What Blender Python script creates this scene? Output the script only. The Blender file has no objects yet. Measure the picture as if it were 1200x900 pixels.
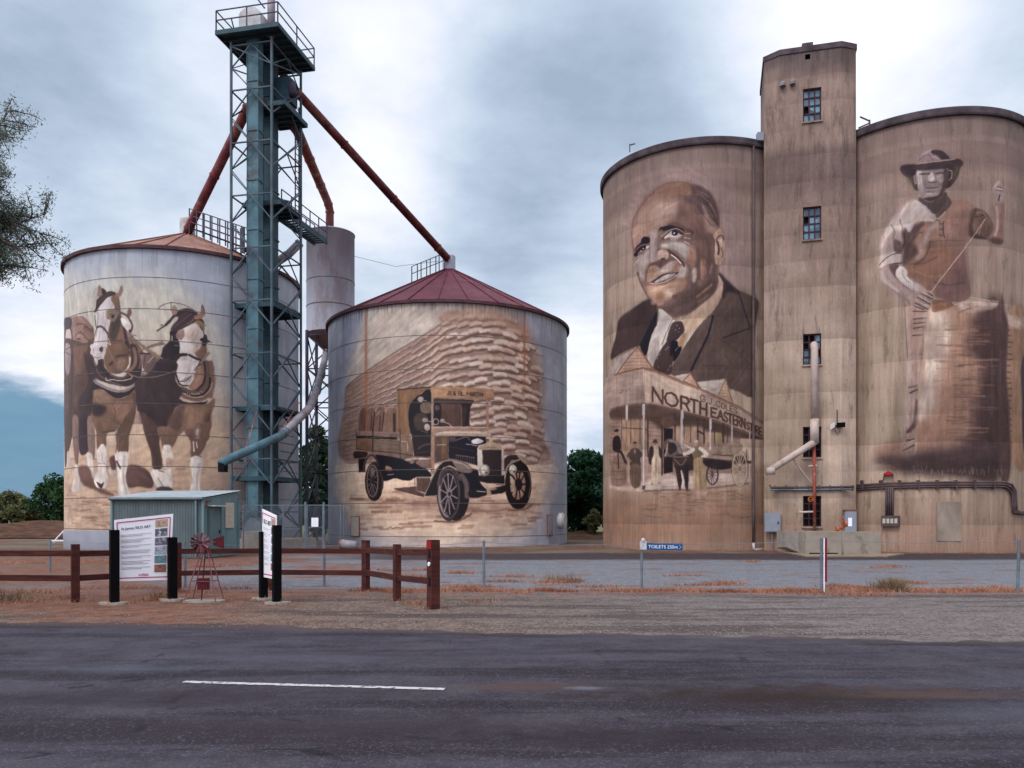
import bpy, math, random
import numpy as np
from mathutils import Vector, Matrix
R_ = math.radians
random.seed(7); rng = np.random.default_rng(7)
scene = bpy.context.scene
col = scene.collection
F, HZ, CZ = 923.4, 604.4, 1.7

def at(px, py, Y): return Vector(((px-600)/F*Y, Y, CZ+(HZ-py)/F*Y))
def gnd(px, py):
    Y = CZ*F/(py-HZ); return Vector(((px-600)/F*Y, Y, 0))
def gx(px, Y): return (px-600)/F*Y

# ---------------------------------------------------------------- mesh builder
class MB:
    def __init__(s): s.v = []; s.f = []; s.starts = []
    def add(s, vs, fs):
        b = len(s.v); s.starts.append((b, len(s.f))); s.v += [tuple(v) for v in vs]; s.f += [tuple(b+i for i in f) for f in fs]; return s
    def hexa(s, a):  # 8 corners: bottom 4, top 4
        return s.add(a, [(0,3,2,1),(4,5,6,7),(0,1,5,4),(1,2,6,5),(2,3,7,6),(3,0,4,7)])
    def box(s, c, size, x=(1,0,0), y=None, z=(0,0,1)):
        c = Vector(c); x = Vector(x).normalized(); z = Vector(z).normalized()
        y = z.cross(x) if y is None else Vector(y).normalized()
        hx, hy, hz = [q/2 for q in size]
        return s.hexa([c+x*sx*hx+y*sy*hy+z*sz*hz for sz in (-1,1) for sx, sy in ((-1,-1),(1,-1),(1,1),(-1,1))])
    def bar(s, p, q, w, h=None, up=(0,0,1)):
        p = Vector(p); q = Vector(q); d = (q-p); L = d.length
        if L < 1e-6: return s
        d.normalize(); u = Vector(up)
        if abs(d.dot(u)) > .98: u = Vector((.2,.978,0))
        y = u.cross(d).normalized(); z = d.cross(y)
        return s.box((p+q)/2, (L, w, h or w), d, y, z)
    def tube(s, pts, r, n=8, cap=True):
        pts = [Vector(p) for p in pts]; rs = r if isinstance(r, (list, tuple)) else [r]*len(pts)
        b = len(s.v); prev = None; s.starts.append((b, len(s.f)))
        for i, p in enumerate(pts):
            d = (pts[min(i+1, len(pts)-1)]-pts[max(i-1, 0)]).normalized()
            if prev is None:
                u = Vector((0,0,1)) if abs(d.z) < .9 else Vector((1,0,0))
                x = u.cross(d).normalized()
            else:
                x = (prev-d*prev.dot(d)).normalized()
            prev = x; y = d.cross(x)
            for k in range(n):
                a = 2*math.pi*k/n; s.v.append(tuple(p+(x*math.cos(a)+y*math.sin(a))*rs[i]))
        for i in range(len(pts)-1):
            for k in range(n):
                s.f.append((b+i*n+k, b+i*n+(k+1)%n, b+(i+1)*n+(k+1)%n, b+(i+1)*n+k))
        if cap:
            s.f.append(tuple(b+k for k in reversed(range(n)))); s.f.append(tuple(b+(len(pts)-1)*n+k for k in range(n)))
        return s
    def lathe(s, c, prof, n=32, a0=0, a1=2*math.pi):
        b = len(s.v); s.starts.append((b, len(s.f))); full = abs(a1-a0-2*math.pi) < 1e-6; m = n if full else n+1
        for (r, z) in prof:
            for k in range(m):
                a = a0+(a1-a0)*k/n; s.v.append((c[0]+r*math.cos(a), c[1]+r*math.sin(a), c[2]+z))
        for i in range(len(prof)-1):
            for k in range(n):
                k2 = (k+1) % m
                s.f.append((b+i*m+k, b+i*m+k2, b+(i+1)*m+k2, b+(i+1)*m+k))
        return s
    def prism(s, poly, d):
        d = Vector(d); n = len(poly); P = [Vector(p) for p in poly]
        s.add(P+[p+d for p in P], [tuple(reversed(range(n))), tuple(range(n, 2*n))]+[(i, (i+1)%n, n+(i+1)%n, n+i) for i in range(n)]); return s
    def quad(s, a, b, c, d): return s.add([a,b,c,d], [(0,1,2,3)])
    def build(s, name, m, parent=None, smooth=False, flat_angle=None):
        me = bpy.data.meshes.new(name); o = bpy.data.objects.new(name, me); col.objects.link(o)
        off = Vector((0,0,0))
        if parent is not None:
            o.parent = parent; q = parent; 
            while q is not None: off += q.location; q = q.parent
        me.from_pydata([(v[0]-off.x, v[1]-off.y, v[2]-off.z) for v in s.v], [], s.f)
        me.materials.append(m)
        if smooth:
            me.polygons.foreach_set('use_smooth', [True]*len(me.polygons))
        me.update()
        return o

def build_each(mb, name, m, parent):
    # every piece that was added becomes a part of its own
    bounds = mb.starts+[(len(mb.v), len(mb.f))]; out = []
    for (v0, f0), (v1, f1) in zip(bounds[:-1], bounds[1:]):
        q = MB(); q.v = mb.v[v0:v1]; q.f = [tuple(i-v0 for i in f) for f in mb.f[f0:f1]]; out.append(q.build(name, m, parent))
    return out
def tag(o, label, cat, group=None):
    o['label'] = label; o['category'] = cat
    if group: o['group'] = group
    return o
def thing(name, label, cat, loc, group=None):
    o = bpy.data.objects.new(name, None); col.objects.link(o); o.location = loc; o.empty_display_size = .2
    return tag(o, label, cat, group)
def struct(o): o['kind'] = 'structure'; return o
def stuff(o, label, cat): o['kind'] = 'stuff'; return tag(o, label, cat)

# ---------------------------------------------------------------- materials
def srgb(h):
    c = [int(h[i:i+2], 16)/255 for i in (0,2,4)]
    return tuple(x/12.92 if x <= .04045 else ((x+.055)/1.055)**2.4 for x in c)
class NT:
    def __init__(s, name):
        s.m = bpy.data.materials.new(name); s.m.use_nodes = True; s.t = s.m.node_tree
        s.bsdf = s.t.nodes['Principled BSDF']; s.out = s.t.nodes['Material Output']
    def n(s, typ, **kw):
        nd = s.t.nodes.new(typ)
        for k, v in kw.items(): setattr(nd, k, v)
        return nd
    def l(s, a, b): s.t.links.new(a, b)
    def set(s, sock, v):
        if hasattr(v, 'is_output'): s.l(v, sock)
        elif isinstance(v, tuple) and len(v) == 3 and sock.type == 'RGBA': sock.default_value = (*v, 1)
        else: sock.default_value = v
    def math(s, op, a, b=0.0, c=None, clamp=False):
        nd = s.n('ShaderNodeMath', operation=op, use_clamp=clamp); s.set(nd.inputs[0], a); s.set(nd.inputs[1], b)
        if c is not None: s.set(nd.inputs[2], c)
        return nd.outputs[0]
    def mix(s, f, a, b, blend='MIX'):
        nd = s.n('ShaderNodeMix', data_type='RGBA', blend_type=blend); s.set(nd.inputs[0], f); s.set(nd.inputs[6], a); s.set(nd.inputs[7], b); return nd.outputs[2]
    def noise(s, vec, scale, detail=4, rough=.55, dim='3D', dist=0):
        nd = s.n('ShaderNodeTexNoise', noise_dimensions=dim); s.set(nd.inputs['Scale'], scale); nd.inputs['Detail'].default_value = detail
        nd.inputs['Roughness'].default_value = rough; nd.inputs['Distortion'].default_value = dist
        if vec is not None: s.l(vec, nd.inputs['Vector'])
        return nd.outputs[0]
    def vor(s, vec, scale, out='Color', feature='F1'):
        nd = s.n('ShaderNodeTexVoronoi', feature=feature); nd.inputs['Scale'].default_value = scale; s.l(vec, nd.inputs['Vector']); return nd.outputs[out]
    def mapr(s, v, a, b, c=0.0, d=1.0, smooth=True):
        nd = s.n('ShaderNodeMapRange', interpolation_type='SMOOTHSTEP' if smooth else 'LINEAR'); s.set(nd.inputs[0], v)
        for i, q in enumerate((a, b, c, d)): s.set(nd.inputs[1+i], q)
        return nd.outputs[0]
    def scalev(s, vec, sc):
        nd = s.n('ShaderNodeMapping'); nd.inputs['Scale'].default_value = sc; s.l(vec, nd.inputs['Vector']); return nd.outputs[0]
    def sep(s, vec):
        nd = s.n('ShaderNodeSeparateXYZ'); s.l(vec, nd.inputs[0]); return nd.outputs
    def comb(s, x, y, z=0.0):
        nd = s.n('ShaderNodeCombineXYZ'); s.set(nd.inputs[0], x); s.set(nd.inputs[1], y); s.set(nd.inputs[2], z); return nd.outputs[0]
    def obj(s): return s.n('ShaderNodeTexCoord').outputs['Object']
    def pos(s): return s.n('ShaderNodeNewGeometry').outputs['Position']
    def bump(s, h, strength=.3, dist=.02):
        nd = s.n('ShaderNodeBump'); nd.inputs['Strength'].default_value = strength; nd.inputs['Distance'].default_value = dist
        s.l(h, nd.inputs['Height']); s.l(nd.outputs[0], s.bsdf.inputs['Normal'])
    def fin(s, colr, rough=.8, metal=0.0, spec=.3):
        s.set(s.bsdf.inputs['Base Color'], colr); s.set(s.bsdf.inputs['Roughness'], rough); s.set(s.bsdf.inputs['Metallic'], metal)
        s.bsdf.inputs['Specular IOR Level'].default_value = spec; return s.m

def simple(name, hexc, rough=.7, metal=0.0, var=.25, scale=4, bump=0.0, hex2=None, h2amt=.5, stretch=(1,1,1), spec=.18):
    t = NT(name); v = t.scalev(t.pos(), stretch); nz = t.noise(v, scale, 5, .6); c = srgb(hexc)
    dark = tuple(x*(1-var) for x in c); lite = tuple(min(1, x*(1+var)) for x in c)
    k = t.mix(t.mapr(nz, .3, .7), dark, lite)
    if hex2: k = t.mix(t.math('MULTIPLY', t.mapr(t.noise(v, scale*.6, 6, .7), .52, .62), h2amt), k, srgb(hex2))
    if bump: t.bump(t.noise(v, scale*8, 4), bump, .01)
    return t.fin(k, rough, metal, spec)

M = {}
M['black'] = simple('black_paint', '0b090c', .8, var=.2, spec=.06)
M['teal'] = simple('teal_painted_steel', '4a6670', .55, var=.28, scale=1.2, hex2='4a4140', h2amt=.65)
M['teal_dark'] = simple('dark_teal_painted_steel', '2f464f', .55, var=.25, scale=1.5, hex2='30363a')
M['galv'] = simple('weathered_galvanised_steel', '6a727a', .5, .25, var=.25, scale=1.5, hex2='5a4a48')
M['lattice'] = simple('lattice_steel', '48545c', .6, .1, var=.3, scale=1.2, hex2='4c3a46', h2amt=.8)
M['rail'] = simple('purple_grey_rail_steel', '443f4e', .6, .1, var=.25, scale=2, hex2='6a4a50')
M['redpipe'] = simple('rusted_red_pipe', '683234', .65, var=.35, scale=1.6, hex2='7e5a50', h2amt=.75)
M['darkredpipe'] = simple('faded_red_pipe', '7a4640', .7, var=.3, scale=2, hex2='94807a', h2amt=.8)
M['hopper'] = simple('weathered_white_hopper', 'a4a2ac', .5, .1, var=.12, scale=1.3, hex2='86726f', h2amt=.45, stretch=(1,1,.35))
M['white_metal'] = simple('white_painted_metal', 'b8b4b4', .5, var=.08, scale=3, hex2='8a7a74')
M['greypipe'] = simple('grey_pipe', '8c8488', .5, .2, var=.2, scale=2, hex2='6a5450')
M['roof_orange'] = simple('rusted_orange_roof', '875f52', .75, var=.22, scale=.9, hex2='9c7a6e', h2amt=.6)
M['roof_maroon'] = simple('maroon_painted_roof', '561f2b', .6, var=.22, scale=.8, hex2='6a3a40', h2amt=.6)
M['rim_dark'] = simple('dark_rusty_rim', '4a3034', .7, var=.3, scale=2)
M['rim_conc'] = simple('stained_concrete_rim', '4c4144', .9, var=.4, scale=1.5, bump=.3)
M['seam'] = simple('grey_seam', '5e5654', .6, .1, var=.4, scale=2.0, hex2='4e4244', h2amt=.8)
M['fence_red'] = simple('dark_red_painted_timber', '43201d', .85, var=.3, scale=6, hex2='5a3226', h2amt=.6, stretch=(.3,.3,2))
M['windmill_red'] = simple('dark_red_enamel', '4e1620', .5, var=.2, scale=8)
M['windmill_pink'] = simple('faded_pink_red_enamel', '74484c', .5, var=.25, scale=10)
M['concrete'] = simple('pale_concrete', '8f857c', .9, var=.15, scale=4, bump=.2)
M['block'] = simple('mossy_concrete_block', '8d8276', .9, var=.15, scale=1.5, bump=.2, hex2='5d584c', h2amt=.7)
M['greybox'] = simple('grey_enamel_box', '80838c', .5, var=.08, scale=3)
M['conduit'] = simple('dark_mauve_conduit', '4f4040', .6, var=.25, scale=2, hex2='6a4c44')
M['pinkpipe'] = simple('cream_painted_pipe', 'b09c92', .6, var=.1, scale=2, hex2='96786a', h2amt=.6)
M['rustred'] = simple('rust_red_pipe', '874438', .7, var=.25, scale=3, hex2='a89084', h2amt=.6)
M['orange'] = simple('orange_valve', 'a4582c', .6, var=.2, scale=8)
M['steelpost'] = simple('grey_steel_post', '6c737c', .5, .3, var=.2, scale=5)
M['white'] = simple('white_enamel', 'ece8ee', .4, var=.03, scale=3)
M['signred'] = simple('red_print', 'b0284a', .5, var=.05)
M['ink'] = simple('black_print', '24222a', .6, var=.05)
M['inkgrey'] = simple('grey_print', '8f8d96', .6, var=.1)
M['blue'] = simple('blue_sign_enamel', '164a7c', .4, var=.08, scale=6)
M['maroonpaint'] = simple('maroon_reflector', '7a1428', .4, var=.1)
M['brightred'] = simple('bright_red_paint', '86141c', .5, var=.1)
M['cream'] = simple('cream_paint', 'b0a698', .6, var=.1)
M['rustedge'] = simple('rust_edge', '7e4a3c', .8, var=.2)
M['bark'] = simple('grey_brown_bark', '4a3a34', .9, var=.3, scale=8)
M['barkred'] = simple('reddish_twig_bark', '5a403e', .9, var=.3, scale=8)
M['hole'] = simple('dark_opening', '0c0b0e', .9, var=.1)
M['paper'] = simple('teal_notice_sheet', '7ea6aa', .6, var=.1, scale=14)
M['winframe'] = simple('dark_maroon_window_frame', '42262e', .6, var=.2, scale=4)
M['picture1'] = simple('sepia_photo_print', 'b89a84', .5, var=.15, scale=30, hex2='7a5848', h2amt=.8)
M['picture2'] = simple('dark_photo_print', '6a6470', .5, var=.5, scale=22, hex2='c8c2c8', h2amt=.9)
M['picture3'] = simple('pale_photo_print', 'a8b0ba', .5, var=.2, scale=24, hex2='3a4650', h2amt=.9)
M['picture4'] = simple('teal_and_orange_photo_print', '5c8a90', .5, var=.3, scale=20, hex2='a8684c', h2amt=1)
M['picture5'] = simple('rust_photo_print', '94604c', .5, var=.3, scale=22, hex2='4a4c60', h2amt=.9)

def leafmat(name, a, b, c):
    t = NT(name); p = t.pos()
    k = t.mix(t.mapr(t.noise(p, .7, 3), .35, .65), srgb(a), srgb(b)); k = t.mix(t.mapr(t.noise(p, 9, 2), .55, .75), k, srgb(c))
    m = t.fin(k, .6, 0, .2); t.bsdf.inputs['Subsurface Weight'].default_value = 0
    tr = t.n('ShaderNodeBsdfTranslucent'); t.l(k, tr.inputs[0]); ms = t.n('ShaderNodeMixShader'); ms.inputs[0].default_value = .25
    t.l(t.bsdf.outputs[0], ms.inputs[1]); t.l(tr.outputs[0], ms.inputs[2]); t.l(ms.outputs[0], t.out.inputs[0]); return m
M['leaf_grey'] = leafmat('grey_green_leaves', '525c50', '6c7868', '585248')
M['leaf_dark'] = leafmat('dark_green_leaves', '20361f', '36522e', '4a6038')
M['leaf_olive'] = leafmat('olive_green_leaves', '54573a', '6a6a42', '74603f')
M['leaf_deep'] = leafmat('deep_green_leaves', '14301f', '254a30', '3a5a38')
M['drygrass'] = leafmat('dry_orange_grass', '92604c', 'ac7c64', '7a4c40')
M['greygrass'] = leafmat('dry_brown_grass', '6e5a46', '8a7258', '5e5a3c')

def glassmat():
    t = NT('mottled_blue_window_glass'); p = t.pos()
    k = t.mix(t.mapr(t.vor(p, 2.6), .2, .8), srgb('2c4050'), srgb('6d8ca0'))  # pane colour mottled from dark to pale blue grey
    k = t.mix(t.mapr(t.noise(p, 2.2, 3), .4, .7), k, srgb('405c72'))
    return t.fin(k, .3, 0, .5)
M['glass'] = glassmat()

def corrugated(name, hexc, hex2):
    t = NT(name); p = t.obj(); nz = t.noise(t.scalev(p, (1,1,.3)), 2.2, 5, .6)
    k = t.mix(t.mapr(nz, .3, .7), srgb(hexc), srgb(hex2)); return t.fin(k, .5, .1, .3)
M['shedwall'] = corrugated('grey_green_corrugated_iron', '505c5e', '606a6c')
M['shedside'] = corrugated('pale_green_sheet', '5c7478', '6c8488')
M['shedroof'] = corrugated('pale_zinc_roof', '9aa2a8', 'b2b8ba')

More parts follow.
